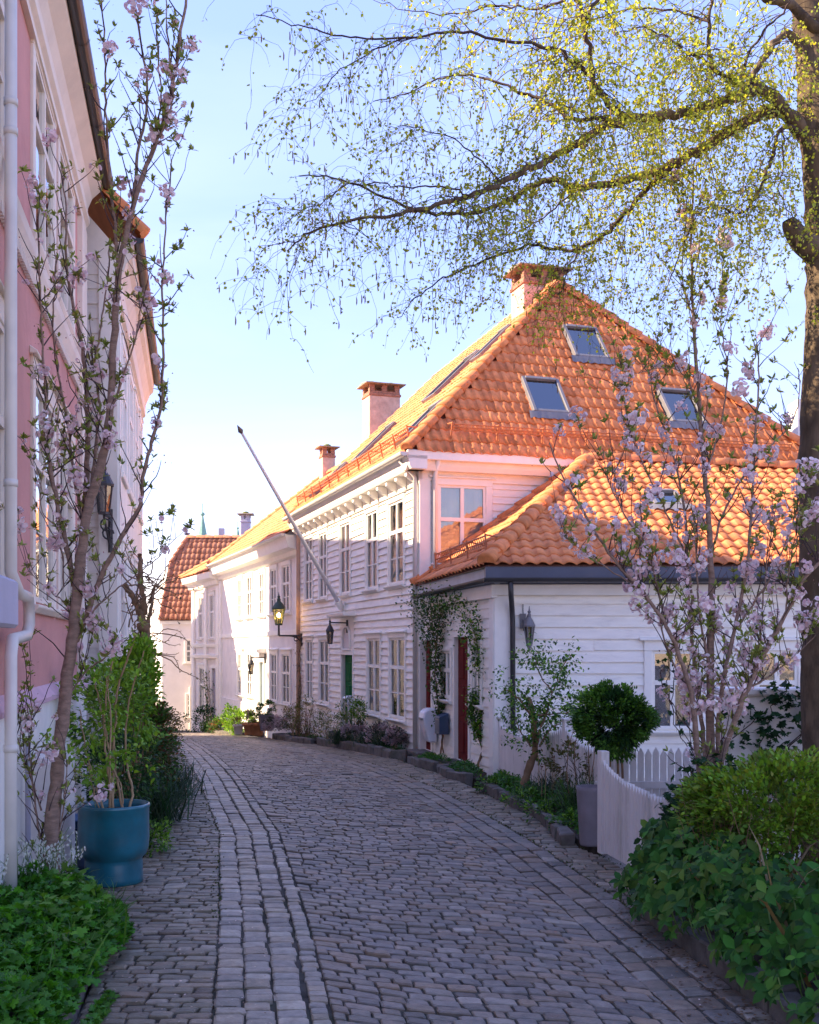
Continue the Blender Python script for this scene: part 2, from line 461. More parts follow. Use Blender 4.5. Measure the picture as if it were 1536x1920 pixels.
def smooth_path(pts, n=6, wob=0.0):
    """Catmull-Rom through the points, n steps per span"""
    p = np.asarray(pts, float)
    q = np.vstack([2 * p[0] - p[1], p, 2 * p[-1] - p[-2]])
    out = []
    for i in range(1, len(q) - 2):
        a, b, c, d = q[i - 1], q[i], q[i + 1], q[i + 2]
        for k in range(n):
            t = k / n
            out.append(0.5 * (2 * b + (c - a) * t + (2 * a - 5 * b + 4 * c - d) * t * t + (3 * b - a - 3 * c + d) * t ** 3))
    out.append(p[-1])
    out = np.array(out)
    if wob: out[1:-1] += rng.normal(0, wob, (len(out) - 2, 3))
    return out

def clumps(center, radii, n_clumps, n, clump_r, flat_bottom=-0.6, power=0.26):
    """n points gathered in clumps through an ellipsoid, and their outward directions"""
    c = rng.normal(0, 1, (n_clumps * 3, 3)); c = unit(c) * (rng.random((n_clumps * 3, 1)) ** power)
    c = c[c[:, 2] > flat_bottom][:n_clumps]
    idx = rng.integers(0, len(c), n)
    off = unit(rng.normal(0, 1, (n, 3))) * (rng.random((n, 1)) ** 0.5) * clump_r
    q = c[idx] + off / np.array(radii)
    d = unit(off + 0.5 * c[idx] * np.array(radii) + np.array([0, 0, 0.25 * clump_r]))
    return np.array(center) + q * np.array(radii), d
# ------------------------------------------------------------------ the setting: ground, street, gutters, pavements, beds
L0 = interp([(3, -0.62), (5.9, -1.02), (8, -1.34), (11.7, -1.96), (16, -2.95), (21, -4.15), (31, -6.6), (45, -11.0)])   # left edge of left gutter
R0 = interp([(3, 1.62), (5.9, 1.38), (8.3, 1.12), (10.8, 0.78), (13.4, 0.30), (15.2, -0.08), (18.8, -1.0), (21, -1.62), (31, -4.8), (45, -9.4)])  # left edge of right gutter
PL = interp([(4.0, -1.56), (5.0, -1.63), (5.9, -1.71), (6.9, -1.89), (7.7, -2.10), (8.3, -2.7), (9.8, -2.75), (10.3, -2.42), (14.2, -2.98), (20, -4.2), (31, -6.7), (45, -11.1)])
PR = interp([(4.0, 2.0), (5.9, 1.84), (8, 1.63), (9.0, 1.85), (9.6, 1.9), (10.4, 1.74), (10.9, 1.62), (12.6, 1.44), (15, 0.96), (16.7, 0.62), (18.5, 0.12), (20.5, -0.25), (27, -2.2), (31, -3.6), (36, -5.3), (45, -8.8)])
GL = lambda y: L0(y) + 0.49
FL = lambda y: L0(y) + 0.62
GR = lambda y: R0(y) + 0.5
YNEAR, YFAR = 4.9, 40.0

def ribbon(name, fa, fb, y0, y1, dz, mat, n=60, kind='structure', m=6):
    V, F = [], []
    for i in range(n + 1):
        y = y0 + (y1 - y0) * i / n
        for j in range(m + 1):
            x = fa(y) + (fb(y) - fa(y)) * j / m
            V.append((x, y, float(zg(y)) + dz + 0.006 * math.sin(3.1 * y + 2.2 * x)))
    for i in range(n):
        for j in range(m):
            a = i * (m + 1) + j
            F.append((a, a + 1, a + m + 2, a + m + 1))
    o = mesh_obj(name, V, F, mat, smooth=True)
    if kind: o['kind'] = kind
    return o

# open ground out to the horizon
gy = [-60, -10, 0, 5, 10, 14, 16, 18, 20, 22, 25, 28, 32, 36, 40, 46, 52, 60, 70, 90, 150, 400, 1500]
gx = [-900, -120, -30, -12, -6, 0, 6, 12, 30, 120, 900]
V = [(x, y, float(zg(y)) - 0.09) for y in gy for x in gx]
F = [(i * len(gx) + j, i * len(gx) + j + 1, (i + 1) * len(gx) + j + 1, (i + 1) * len(gx) + j) for i in range(len(gy) - 1) for j in range(len(gx) - 1)]
ground = mesh_obj('ground', V, F, GROUND); ground['kind'] = 'structure'

def stone_mesh(c4, top, tint, gap=0.008):
    """one hewn sett from its four ground corners: a worn, rounded block"""
    c = np.asarray(c4, float)
    cen = c.mean(0)
    e1 = np.linalg.norm(c[1] - c[0]); e2 = np.linalg.norm(c[3] - c[0])
    def ring(inset, cut, z, jit=0.0):
        out = []
        k1 = max(0.2, 1 - 2 * inset / e1); k2 = max(0.2, 1 - 2 * inset / e2)
        for (a, b) in ((-1, -1 + cut), (-1 + cut, -1), (1 - cut, -1), (1, -1 + cut), (1, 1 - cut), (1 - cut, 1), (-1 + cut, 1), (-1, 1 - cut)):
            u = (a * k1 + 1) / 2; v = (b * k2 + 1) / 2
            p = (c[0] * (1 - u) + c[1] * u) * (1 - v) + (c[3] * (1 - u) + c[2] * u) * v
            out.append((p[0] + random.gauss(0, jit), p[1] + random.gauss(0, jit), z))
        return out
    tx, ty = random.gauss(0, 0.022), random.gauss(0, 0.022)
    def lift(pts):
        return [(x, y, z + (x - cen[0]) * tx + (y - cen[1]) * ty) for x, y, z in pts]
    m = min(e1, e2)
    zb = float(zg(cen[1]))
    r0 = ring(gap, 0.14, zb + top - 0.045, 0)
    r1 = lift(ring(gap + 0.0005, 0.17, zb + top - 0.0075, m * 0.02))
    r2 = lift(ring(gap + m * 0.07, 0.24, zb + top - 0.001, m * 0.025))
    v = r0 + r1 + r2 + lift([(cen[0] + random.gauss(0, m * 0.1), cen[1] + random.gauss(0, m * 0.1), zb + top + abs(random.gauss(0, 0.002)))])
    f = []
    for k in range(8):
        k2 = (k + 1) % 8
        f.append((k, k2, 8 + k2, 8 + k)); f.append((8 + k, 8 + k2, 16 + k2, 16 + k)); f.append((16 + k, 16 + k2, 24))
    return v, f, [tint] * len(v), cen

STONE_PAL = [(0.185, 0.158, 0.150), (0.155, 0.140, 0.140), (0.215, 0.185, 0.172), (0.195, 0.148, 0.120), (0.135, 0.120, 0.114), (0.225, 0.168, 0.135), (0.25, 0.22, 0.21), (0.165, 0.145, 0.142), (0.15, 0.135, 0.14)]
PAVE_PAL = [(0.185, 0.155, 0.12), (0.155, 0.135, 0.11), (0.21, 0.18, 0.15), (0.175, 0.13, 0.10), (0.14, 0.122, 0.10), (0.27, 0.235, 0.21)]
EDGE_PAL = [(0.25, 0.22, 0.21), (0.205, 0.185, 0.185), (0.29, 0.26, 0.245), (0.225, 0.185, 0.155), (0.185, 0.17, 0.17), (0.26, 0.22, 0.19)]

def lay(root, quads, pal, name='cobblestone', top=0.0, gap=0.008, limit=300):
    recs = []
    for q in quads:
        t = shades(1, pal, 0.17)[0] * np.array([0.99, 0.92, 0.76]) * (1.2 if pal is EDGE_PAL else 1.0)
        v, f, cc, cen = stone_mesh(q, top + random.gauss(0, 0.004), t, gap)
        recs.append((cen[1] + abs(cen[0]) * 0.2 + (99 if cen[1] < 5.55 else 0), v, f, cc, cen))
    recs.sort(key=lambda r: r[0])
    for r in recs[:limit]:
        mesh_obj(name, r[1], r[2], STONE, root, r[3], False, origin=(r[4][0], r[4][1], float(zg(r[4][1]))))
    mb = MB()
    for r in recs[limit:]:
        b = len(mb.V); mb.V += r[1]; mb.C += r[3]; mb.F += [tuple(i + b for i in f) for f in r[2]]
    if mb.V:
        mesh_obj('paving_stones', mb.V, mb.F, STONE, root, mb.C, False, kind='stuff')

def quad_between(fa, fb, u0, u1, ya0, ya1, yb0, yb1):
    X = lambda u, y: fa(y) + (fb(y) - fa(y)) * u
    return [(X(u0, ya0), ya0), (X(u1, yb0), yb0), (X(u1, yb1), yb1), (X(u0, ya1), ya1)]

# fan-laid carriageway: rows of setts bowed towards the viewer, two bays side by side
def bow(u):
    u = min(max(u, 0), 1)
    return 0.34 * (1 - 2 * u) ** 1.5 if u < 0.5 else -0.30 * (2 * u - 1) ** 1.6
quads = []
y = YNEAR - 0.5
step = 0.112
while y < YFAR:
    width = float(R0(y) - FL(y))
    n = max(8, int(round(width / 0.140)))
    cuts = np.linspace(0, 1, n + 1)
    cuts[1:-1] += rng.normal(0, 0.13 / n, n - 1) + random.uniform(-0.4, 0.4) / n
    dys = rng.normal(0, 0.006, n + 1)
    st = step + random.gauss(0, 0.006)
    for i in range(n):
        u0, u1 = cuts[i], cuts[i + 1]
        a, b = y + bow(u0) + dys[i], y + bow(u1) + dys[i + 1]
        if a < 4.6: continue
        quads.append(quad_between(FL, R0, u0, u1, a, a + st, b, b + st))
    y += st
street = ribbon('street', FL, R0, 3.0, 46, -0.016, MORTAR)
lay(street, quads, STONE_PAL, gap=0.006)

# left gutter: three courses of long stones and one of small ones
def courses(fa, fb, cols, y0, y1, lmean, jit=0.2, skew=0.0):
    out = []
    for c0, c1 in cols:
        y = y0 + random.random() * 0.1
        while y < y1:
            l = lmean * (1 + random.uniform(-jit, jit))
            w = random.gauss(0, 0.012)
            out.append(quad_between(fa, fb, c0 + w * 0.5, c1 + w, y, y + l, y + skew, y + l + skew))
            y += l
    return out
gutter = ribbon('gutter_strip', L0, FL, 3.0, 46, -0.017, MORTAR)
qs = courses(L0, FL, [(0.0, 0.262), (0.262, 0.515), (0.53, 0.795)], YNEAR, YFAR, 0.135, 0.28)
qs += courses(L0, FL, [(0.82, 0.99)], YNEAR, YFAR, 0.10, 0.22)
lay(gutter, qs, EDGE_PAL, gap=0.0045)

gutter2 = ribbon('gutter_strip', R0, GR, 3.0, 46, -0.017, MORTAR)
lay(gutter2, courses(R0, GR, [(0.0, 0.30), (0.32, 0.66), (0.68, 0.99)], YNEAR, YFAR, 0.20, 0.28, 0.03), STONE_PAL, gap=0.006)

def rows(fa, fb, y0, y1, lmean, wmean, limit_x=None):
    out = []
    y = y0
    while y < y1:
        l = lmean * (1 + random.uniform(-0.16, 0.16))
        xa, xb = float(fa(y + l / 2)), float(fb(y + l / 2))
        x = xa - random.random() * wmean * 0.6
        sk = random.gauss(0, 0.008)
        while x < xb - 0.03:
            w = wmean * (1 + random.uniform(-0.3, 0.35))
            x1 = min(x + w, xb)
            if xb - x1 < 0.05: x1 = xb
            if x1 - max(x, xa) > 0.035:
                x0 = max(x, xa)
                d = lambda: random.gauss(0, 0.004)
                out.append([(x0 + d(), y + d() + sk * (x0 - xa)), (x1 + d(), y + d() + sk * (x1 - xa)), (x1 + d(), y + l + d() + sk * (x1 - xa)), (x0 + d(), y + l + d() + sk * (x0 - xa))])
            x = x1
        y += l
    return out
pave = ribbon('pavement', PL, L0, 3.0, 30, -0.018, MORTAR)
lay(pave, rows(PL, L0, YNEAR, 27, 0.092, 0.15), PAVE_PAL, gap=0.006)
pave2 = ribbon('pavement', GR, PR, 3.0, 46, -0.018, MORTAR)
lay(pave2, rows(GR, PR, YNEAR, YFAR, 0.12, 0.17), PAVE_PAL, gap=0.006)

# moss and weeds in the joints along the gutters
def joint_weeds():
    pos, n = [], 0
    for fa, lo, hi, k in ((lambda y: L0(y) - 0.01, 8.0, 22, 700), (GR, 8.0, 20, 500), (PL, 9.5, 20, 500), (PR, 9.8, 20, 300)):
        ys = lo + (hi - lo) * rng.random(k) ** 1.2
        xs = fa(ys) + rng.normal(0, 0.025, k)
        pos.append(np.stack([xs, ys, zg(ys) - 0.012], -1))
    pos = np.concatenate(pos)
    d = rng.normal(0, 0.6, pos.shape); d[:, 2] = np.abs(d[:, 2]) + 0.3
    V, F, C = leaves(pos, d, rng.uniform(0.012, 0.032, len(pos)), TPL_DIAMOND, shades(len(pos), [(0.05, 0.075, 0.02), (0.07, 0.085, 0.03)]))
    o = mesh_obj('joint_moss', V, F, LEAF, None, C); o['kind'] = 'stuff'
joint_weeds()

# ------------------------------------------------------------------ raised planting beds with stone kerbs
def block(mb, p, q, w, z0, z1, jit=0.012):
    """a rough stone from p to q (ground points), w deep to the right-hand side"""
    p = np.array(p[:2]); q = np.array(q[:2]); t = (q - p) / np.linalg.norm(q - p); nn = np.array([t[1], -t[0]])
    pts = []
    for z in (z0, z1):
        for a in (p, q, q + nn * w, p + nn * w):
            pts.append((a[0] + random.gauss(0, jit), a[1] + random.gauss(0, jit), z + (random.gauss(0, jit) if z == z1 else 0)))
    mb.hexa(pts)

def kerb(path, w, h, lmean, side=1, gap=0.012, z_extra=0.0):
    """a kerb of separate stones along a ground path"""
    root = None
    pts = [np.array(p, float) for p in path]
    segs = []
    for a, b in zip(pts[:-1], pts[1:]):
        L = np.linalg.norm(b - a); n = max(1, int(round(L / lmean)))
        cuts = np.linspace(0, 1, n + 1); cuts[1:-1] += rng.normal(0, 0.08 / n, n - 1)
        for i in range(n):
            segs.append((a + (b - a) * cuts[i] , a + (b - a) * cuts[i + 1]))
    mid = pts[0]
    root = thing('kerb', None, None, (mid[0], mid[1], float(zg(mid[1]))), kind='structure')
    for p, q in segs:
        t = (q - p) / max(np.linalg.norm(q - p), 1e-6)
        mb = MB(); z = float(zg((p[1] + q[1]) / 2))
        if side < 0: block(mb, q - t * gap * 0.5, p + t * gap * 0.5, w, z - 0.08, z + h + random.gauss(0, 0.008))
        else: block(mb, p + t * gap * 0.5, q - t * gap * 0.5, w, z - 0.08, z + h + random.gauss(0, 0.008))
        o = mb.build('kerb_stone', KERB, root, bevel=0.014)
    return root

def bed(poly, h, mat=SOIL):
    """a low mound of soil filling a planting bed"""
    c = np.mean(np.array(poly), axis=0)
    V, F = [], []
    rings = [(1.0, -0.1), (1.0, 0.6 * h), (0.8, 0.95 * h), (0.45, 1.12 * h)]
    n = len(poly)
    for s, dz in rings:
        for p in poly:
            x, yv = c[0] + (p[0] - c[0]) * s, c[1] + (p[1] - c[1]) * s
            V.append((x, yv, float(zg(yv)) + dz))
    V.append((c[0], c[1], float(zg(c[1])) + 1.15 * h))
    for i in range(len(rings) - 1):
        for k in range(n):
            F.append((i * n + k, i * n + (k + 1) % n, (i + 1) * n + (k + 1) % n, (i + 1) * n + k))
    for k in range(n):
        F.append((3 * n + k, 3 * n + (k + 1) % n, 4 * n))
    o = mesh_obj('flower_bed', V, F, mat, smooth=False); o['kind'] = 'structure'
    return o

# right-hand hedge bed, its kerb wall running along the street
kerb([(2.02, 4.9), (1.86, 5.9), (1.72, 7.2), (1.63, 8.1)], 0.16, 0.13, 0.5)
bed([(2.05, 4.6), (1.95, 6.2), (1.78, 8.1), (1.98, 8.9), (3.6, 9.2), (5.0, 7.5), (4.2, 4.4)], 0.14)
# bed in front of the street fence
kerb([(1.46, 10.9), (1.42, 12.7), (1.10, 14.2), (0.92, 15.2)], 0.13, 0.12, 0.34)
bed([(1.62, 10.9), (1.48, 12.7), (1.16, 14.2), (0.98, 15.3), (1.30, 16.6), (1.72, 14.4), (2.12, 12.4), (2.3, 11.0)], 0.10)
# two little beds at the foot of the annex
kerb([(0.80, 16.05), (0.52, 16.6), (0.42, 17.6), (0.66, 17.75)], 0.12, 0.11, 0.38)
bed([(0.95, 16.1), (0.62, 16.6), (0.54, 17.5), (0.95, 17.8), (1.15, 16.9)], 0.08)
kerb([(0.36, 18.05), (0.14, 18.5), (-0.04, 19.6), (0.25, 19.75)], 0.12, 0.11, 0.38)
bed([(0.5, 18.1), (0.24, 18.5), (0.06, 19.5), (0.4, 19.8), (0.8, 18.4)], 0.08)
# long beds under the big white house
kerb([(-0.10, 20.35), (-0.36, 20.55), (-1.2, 23.3), (-2.15, 26.3), (-2.0, 26.6)], 0.14, 0.15, 0.62)
bed([(0.02, 20.5), (-0.24, 20.7), (-1.08, 23.4), (-2.0, 26.3), (-1.6, 26.6), (-0.55, 23.4), (0.1, 21.0)], 0.12)
kerb([(-2.35, 27.1), (-2.55, 27.3), (-3.75, 31.0), (-3.5, 31.3)], 0.14, 0.14, 0.62)
bed([(-2.2, 27.2), (-2.42, 27.4), (-3.6, 30.9), (-3.2, 31.2), (-2.3, 28.5), (-1.85, 27.2)], 0.12)
# bed at the far bend
kerb([(-5.2, 35.2), (-6.6, 38.6), (-7.6, 41.5)], 0.14, 0.10, 0.6)
bed([(-5.1, 35.3), (-6.45, 38.6), (-7.5, 41.6), (-6.9, 41.8), (-5.9, 38.6), (-4.6, 35.4)], 0.10)
# left-hand beds
kerb([(-1.64, 5.0), (-1.72, 5.9), (-1.9, 6.9), (-2.08, 7.6), (-2.6, 8.15)], 0.16, 0.07, 0.30, side=-1)
bed([(-1.75, 4.8), (-1.82, 5.9), (-1.98, 6.9), (-2.16, 7.65), (-2.62, 8.2), (-2.95, 8.3), (-2.7, 6.4), (-2.45, 4.8)], 0.08)
bed([(-2.46, 10.3), (-3.0, 14.2), (-4.25, 20.2), (-5.2, 24.2), (-5.6, 24.2), (-4.6, 20.0), (-3.6, 14.1), (-3.3, 10.4)], 0.07)
# ------------------------------------------------------------------ building kit
def wall(f, s0, s1, z0, z1, holes, mat, parent, name='wall', t=0.25):
    """a wall with its openings cut through and the openings' inner faces"""
    ss = sorted(set([s0, s1] + [h[0] for h in holes] + [h[1] for h in holes]))
    zs = sorted(set([z0, z1] + [h[2] for h in holes] + [h[3] for h in holes]))
    ss = [s for s in ss if s0 <= s <= s1]; zs = [z for z in zs if z0 <= z <= z1]
    mb = MB()
    for a, b in zip(ss[:-1], ss[1:]):
        for c, d in zip(zs[:-1], zs[1:]):
            m = ((a + b) / 2, (c + d) / 2)
            if any(h[0] < m[0] < h[1] and h[2] < m[1] < h[3] for h in holes): continue
            mb.add([f.pt(a, 0, c), f.pt(b, 0, c), f.pt(b, 0, d), f.pt(a, 0, d)], [(0, 1, 2, 3)])
    for h in holes:
        a, b, c, d = h[:4]
        for (p, q) in (((a, c), (b, c)), ((b, c), (b, d)), ((b, d), (a, d)), ((a, d), (a, c))):
            mb.add([f.pt(p[0], 0, p[1]), f.pt(q[0], 0, q[1]), f.pt(q[0], -t, q[1]), f.pt(p[0], -t, p[1])], [(0, 1, 2, 3)])
    return mb.build(name, mat, parent)

def butt(r):
    """a long run is made up of boards butted end to end"""
    if random.random() < 0.35: return [r]
    m = r[0] + (r[1] - r[0]) * random.uniform(0.25, 0.75)
    return [(r[0], m - 0.002), (m + 0.002, r[1])]

def siding(f, s0, s1, z0, z1, pitch, holes, parent, t=0.03, name='weatherboard', wob=0.004):
    """lapped weatherboards, each run between openings a board of its own"""
    z = z0
    while z < z1 - 0.02:
        zt = min(z + pitch, z1)
        cuts = sorted((h[0], h[1]) for h in holes if min(zt, h[3]) - max(z, h[2]) > 0.5 * (zt - z))
        x = s0; runs = []
        for a, b in cuts:
            if a > x + 0.01: runs.append((x, a))
            x = max(x, b)
        if s1 > x + 0.01: runs.append((x, s1))
        for a, b in [r2 for r in runs for r2 in (butt(r) if r[1] - r[0] > 1.6 else [r])]:
            mb = MB(); k = 1 + random.gauss(0, 0.025); mb.c = (k, k * (1 + random.gauss(0, 0.006)), k)
            w1, w2 = random.gauss(0, wob), random.gauss(0, wob)
            d0, d1 = t * random.uniform(0.9, 1.1), 0.007
            pts = [f.pt(a, 0.001, z + w1), f.pt(b, 0.001, z + w2), f.pt(b, d0, z + w2), f.pt(a, d0, z + w1), f.pt(a, 0.001, zt), f.pt(b, 0.001, zt), f.pt(b, d1, zt), f.pt(a, d1, zt)]
            mb.hexa(pts)
            mb.build(name, BOARD, parent, tint=True)
        z = zt

def window(f, s0, s1, z0, z1, parent, rows=(0.62,), cols=2, muntin=(), casing=0.085, hood=0.0, sill=0.07, curtain=None, proud=0.05, glass=None, mat=None, head=0.0, cover=1.0, dark=True):
    """casing > sash, panes, sill, curtain"""
    mat = mat or TRIM
    mb = MB()
    c = casing
    mb.fbox(f, s0 - c, s0, -0.02, proud, z0 - 0.03, z1)
    mb.fbox(f, s1, s1 + c, -0.02, proud, z0 - 0.03, z1)
    mb.fbox(f, s0 - c - 0.002, s1 + c + 0.002, -0.02, proud + 0.004, z1, z1 + c + head)
    if hood:
        mb.fprism(f, s0 - c - 0.07, s1 + c + 0.07, [(0, z1 + c + head), (hood, z1 + c + head), (hood, z1 + c + head + 0.025), (0, z1 + c + head + 0.07)])
    w = mb.build('window', mat, parent, bevel=0.006)
    sb = MB(); b = 0.045
    sb.fbox(f, s0, s1, -0.02, 0.020, z1 - b, z1); sb.fbox(f, s0, s1, -0.02, 0.020, z0, z0 + b)
    sb.fbox(f, s0, s0 + b, -0.02, 0.019, z0 + b, z1 - b); sb.fbox(f, s1 - b, s1, -0.02, 0.019, z0 + b, z1 - b)
    W, H = s1 - s0 - 2 * b, z1 - z0 - 2 * b
    zr = [0] + [r for r in rows] + [1]
    xr = [i / cols for i in range(cols + 1)]
    bar = 0.035
    for r in rows:
        sb.fbox(f, s0 + b, s1 - b, -0.02, 0.026, z0 + b + H * r - bar, z0 + b + H * r + bar)
    for x in xr[1:-1]:
        for i in range(len(zr) - 1):
            za = z0 + b + H * zr[i] + (bar if i else 0); zb = z0 + b + H * zr[i + 1] - (bar if i < len(zr) - 2 else 0)
            sb.fbox(f, s0 + b + W * x - bar, s0 + b + W * x + bar, -0.02, 0.023, za, zb)
    for r in muntin:
        for i in range(cols):
            xa = s0 + b + W * xr[i] + (bar if i else 0); xb = s0 + b + W * xr[i + 1] - (bar if i < cols - 1 else 0)
            sb.fbox(f, xa, xb, -0.012, 0.012, z0 + b + H * r - 0.012, z0 + b + H * r + 0.012)
    sb.build('sash', mat, w)
    if sill:
        mb = MB(); mb.fprism(f, s0 - c - 0.05, s1 + c + 0.05, [(0, z0 - 0.10), (proud + 0.01, z0 - 0.10), (proud + sill, z0 - 0.055), (proud + sill, z0 - 0.03), (0, z0 - 0.032)])
        mb.build('sill', mat, w, bevel=0.005)
    for i in range(cols):
        for j in range(len(zr) - 1):
            xa = s0 + b + W * xr[i]; xb = s0 + b + W * xr[i + 1]; za = z0 + b + H * zr[j]; zb = z0 + b + H * zr[j + 1]
            mb = MB(); mb.fbox(f, xa - 0.002, xb + 0.002, -0.008 + random.gauss(0, 0.001), -0.004, za, zb)
            mb.build('pane', glass or GLASS, w)
    if curtain is not None:
        mb = MB(); n = 22
        top = z1 - 0.02; bot = z0 + (1 - cover) * (z1 - z0)
        v = []
        for i in range(n + 1):
            s = s0 + (s1 - s0) * i / n
            dd = -0.07 + 0.018 * math.sin(i * 1.9 + s * 5) * (1 if cover == 1.0 else 0.3)
            v += [f.pt(s, dd, bot), f.pt(s, dd, top)]
        mb.add(v, [(2 * i, 2 * i + 2, 2 * i + 3, 2 * i + 1) for i in range(n)])
        mb.build('curtain', curtain, w, smooth=True)
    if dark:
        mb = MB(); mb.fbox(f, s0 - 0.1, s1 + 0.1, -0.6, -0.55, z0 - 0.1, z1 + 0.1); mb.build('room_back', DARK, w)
    return w

class Plane:
    def __init__(self, A, B, T):
        A, B, T = Vector(A), Vector(B), Vector(T)
        self.O = A; self.u = (B - A).normalized()
        self.n = self.u.cross(T - A).normalized()
        if self.n.z < 0: self.n = -self.n
        self.v = self.n.cross(self.u)
    def uv(self, p):
        q = Vector(p) - self.O
        return q.dot(self.u), q.dot(self.v)
    def pt(self, a, b, h=0.0):
        return self.O + self.u * a + self.v * b + self.n * h
    def hit(self, px, py):
        o = Vector((0, 0, CAM_H)); d = Vector(((px - 768) / FPX, 1, -(py - 1215) / FPX))
        t = (self.O - o).dot(self.n) / d.dot(self.n)
        return self.uv(o + d * t)

def inside(p, poly):
    x, y = p; c = False; n = len(poly)
    for i in range(n):
        x0, y0 = poly[i]; x1, y1 = poly[(i + 1) % n]
        if (y0 > y) != (y1 > y) and x < (x1 - x0) * (y - y0) / (y1 - y0) + x0: c = not c
    return c

def tile_shape(w, l):
    xs = np.linspace(0, 1, 8)
    prof = [0.019 * math.cos(2 * math.pi * (x - 0.22)) + 0.004 * math.cos(4 * math.pi * x) for x in xs]
    L = l * 1.10
    V, F = [], []
    for y, h in ((0, 0.048), (L, 0.022)):
        for x, z in zip(xs, prof): V.append((x * w * 1.03, y, z + h))
    n = len(xs)
    for i in range(n - 1): F.append((i, i + 1, n + i + 1, n + i))
    for x, z in zip(xs, prof): V.append((x * w * 1.03, 0.004, z + 0.048 - 0.022))
    for i in range(n - 1): F.append((2 * n + i, 2 * n + i + 1, i + 1, i))
    return np.array(V), F

TILE_MESH = {}
def tile_roof(roof, planes, w=0.185, l=0.31, mat=None, limit=300):
    """planes: [(Plane, polygon in its u, v, weight, holes)]; the tiles that show largest are objects, the rest one field"""
    mat = mat or TILE
    recs = []
    tv, tf = tile_shape(w, l)
    for pl, poly, weight, holes in planes:
        amax = max(p[0] for p in poly); amin = min(p[0] for p in poly); bmax = max(p[1] for p in poly)
        j = 0
        while j * l < bmax:
            i = int(math.floor(amin / w)) - 1
            while i * w < amax:
                c = (i * w + w / 2, j * l + l * 0.45)
                if inside(c, poly) and not any(h[0] < c[0] < h[1] and h[2] < c[1] < h[3] for h in holes):
                    recs.append((weight * (pl.pt(*c) - Vector((0, 0, CAM_H))).length, pl, i * w, j * l))
                i += 1
            j += 1
    recs.sort(key=lambda r: r[0])
    key = (w, l, mat.name)
    if key not in TILE_MESH:
        ms = []
        for k in range(6):
            me = bpy.data.meshes.new('roof_tile'); me.from_pydata(tv.tolist(), [], tf); me.update()
            t = (0.74, 0.90, 0.97, 1.02, 1.07, 1.13)[k]
            a = me.color_attributes.new('tint', 'FLOAT_COLOR', 'POINT')
            a.data.foreach_set('color', np.tile(np.array([t, t * (0.94 + 0.02 * k), t * (0.9 + 0.03 * k), 1], np.float32), len(tv)))
            me.polygons.foreach_set('use_smooth', np.ones(len(me.polygons), dtype=bool))
            me.materials.append(mat); ms.append(me)
        TILE_MESH[key] = ms
    Vs, Fs, Cs, b = [], [], [], 0
    for q, (_, pl, a0, b0) in enumerate(recs):
        rot = Matrix((pl.u, pl.v, pl.n)).transposed()
        rz = Matrix.Rotation(random.gauss(0, 0.012), 3, 'Z') @ Matrix.Rotation(random.gauss(0, 0.01), 3, 'X')
        o0 = pl.pt(a0, b0 + random.gauss(0, 0.006), 0.0)
        if q < limit:
            o = bpy.data.objects.new('roof_tile', TILE_MESH[key][random.choice((0, 1, 1, 2, 2, 2, 3, 3, 3, 4, 4, 5))])
            link(o, roof)
            o.matrix_local = Matrix.Translation(o0 - ORG[roof]) @ (rot @ rz).to_4x4()
        else:
            M = np.array(rot @ rz)
            Vs.append(tv @ M.T + np.array(o0)); Fs += [tuple(i + b for i in f) for f in tf]; b += len(tv)
            k = random.choice((0, 1, 1, 2, 2, 2, 3, 3, 3, 4, 4, 5)); t = (0.74, 0.90, 0.97, 1.02, 1.07, 1.13)[k]
            Cs.append(np.tile(np.array([t, t * (0.94 + 0.02 * k), t * (0.9 + 0.03 * k)]), (len(tv), 1)))
    if Vs:
        mesh_obj('tile_field', np.concatenate(Vs), Fs, mat, roof, np.concatenate(Cs), True, kind='stuff')

def ridge_caps(roof, a, b, r=0.125, l=0.36, mat=None, up=(0, 0, 1), lift=0.02):
    """half-round capping tiles laid along a ridge or hip from a (low) to b, each one overlapping the last"""
    mat = mat or TILE
    a, b = Vector(a), Vector(b); t = (b - a).normalized(); n = max(1, int((b - a).length / l))
    x = t.cross(Vector(up)).normalized(); u = x.cross(t).normalized()
    step = (b - a) / n
    for i in range(n):
        mb = MB(); k = 1 + random.gauss(0, 0.07); mb.c = (k, k * random.uniform(0.93, 1.03), k * random.uniform(0.9, 1.05))
        p0 = a + step * i; p1 = a + step * (i + 1.12)
        v, f = [], []
        m = 8
        for p, rr, h in ((p0, r * 1.12, lift + 0.022), (p1, r * 0.92, lift)):
            for j in range(m + 1):
                an = math.pi * j / m * 1.12 - math.pi * 0.06
                v.append(p + x * math.cos(an) * rr + u * (math.sin(an) * rr * 0.9 + h))
        for j in range(m): f.append((j, j + 1, m + 2 + j, m + 1 + j))
        c0 = len(v)
        for j in range(m + 1):
            an = math.pi * j / m * 1.12 - math.pi * 0.06
            v.append(p0 + t * 0.003 + x * math.cos(an) * (r * 0.98) + u * (math.sin(an) * r * 0.78 + lift))
        for j in range(m): f.append((c0 + j, c0 + j + 1, j + 1, j))
        if i == 0:
            c1 = len(v); v.append(p0 + t * 0.01 + u * lift)
            for j in range(m): f.append((c0 + j + 1, c0 + j, c1))
        mb.add(v, f); mb.build('ridge_tile', mat, roof, smooth=True, tint=True)

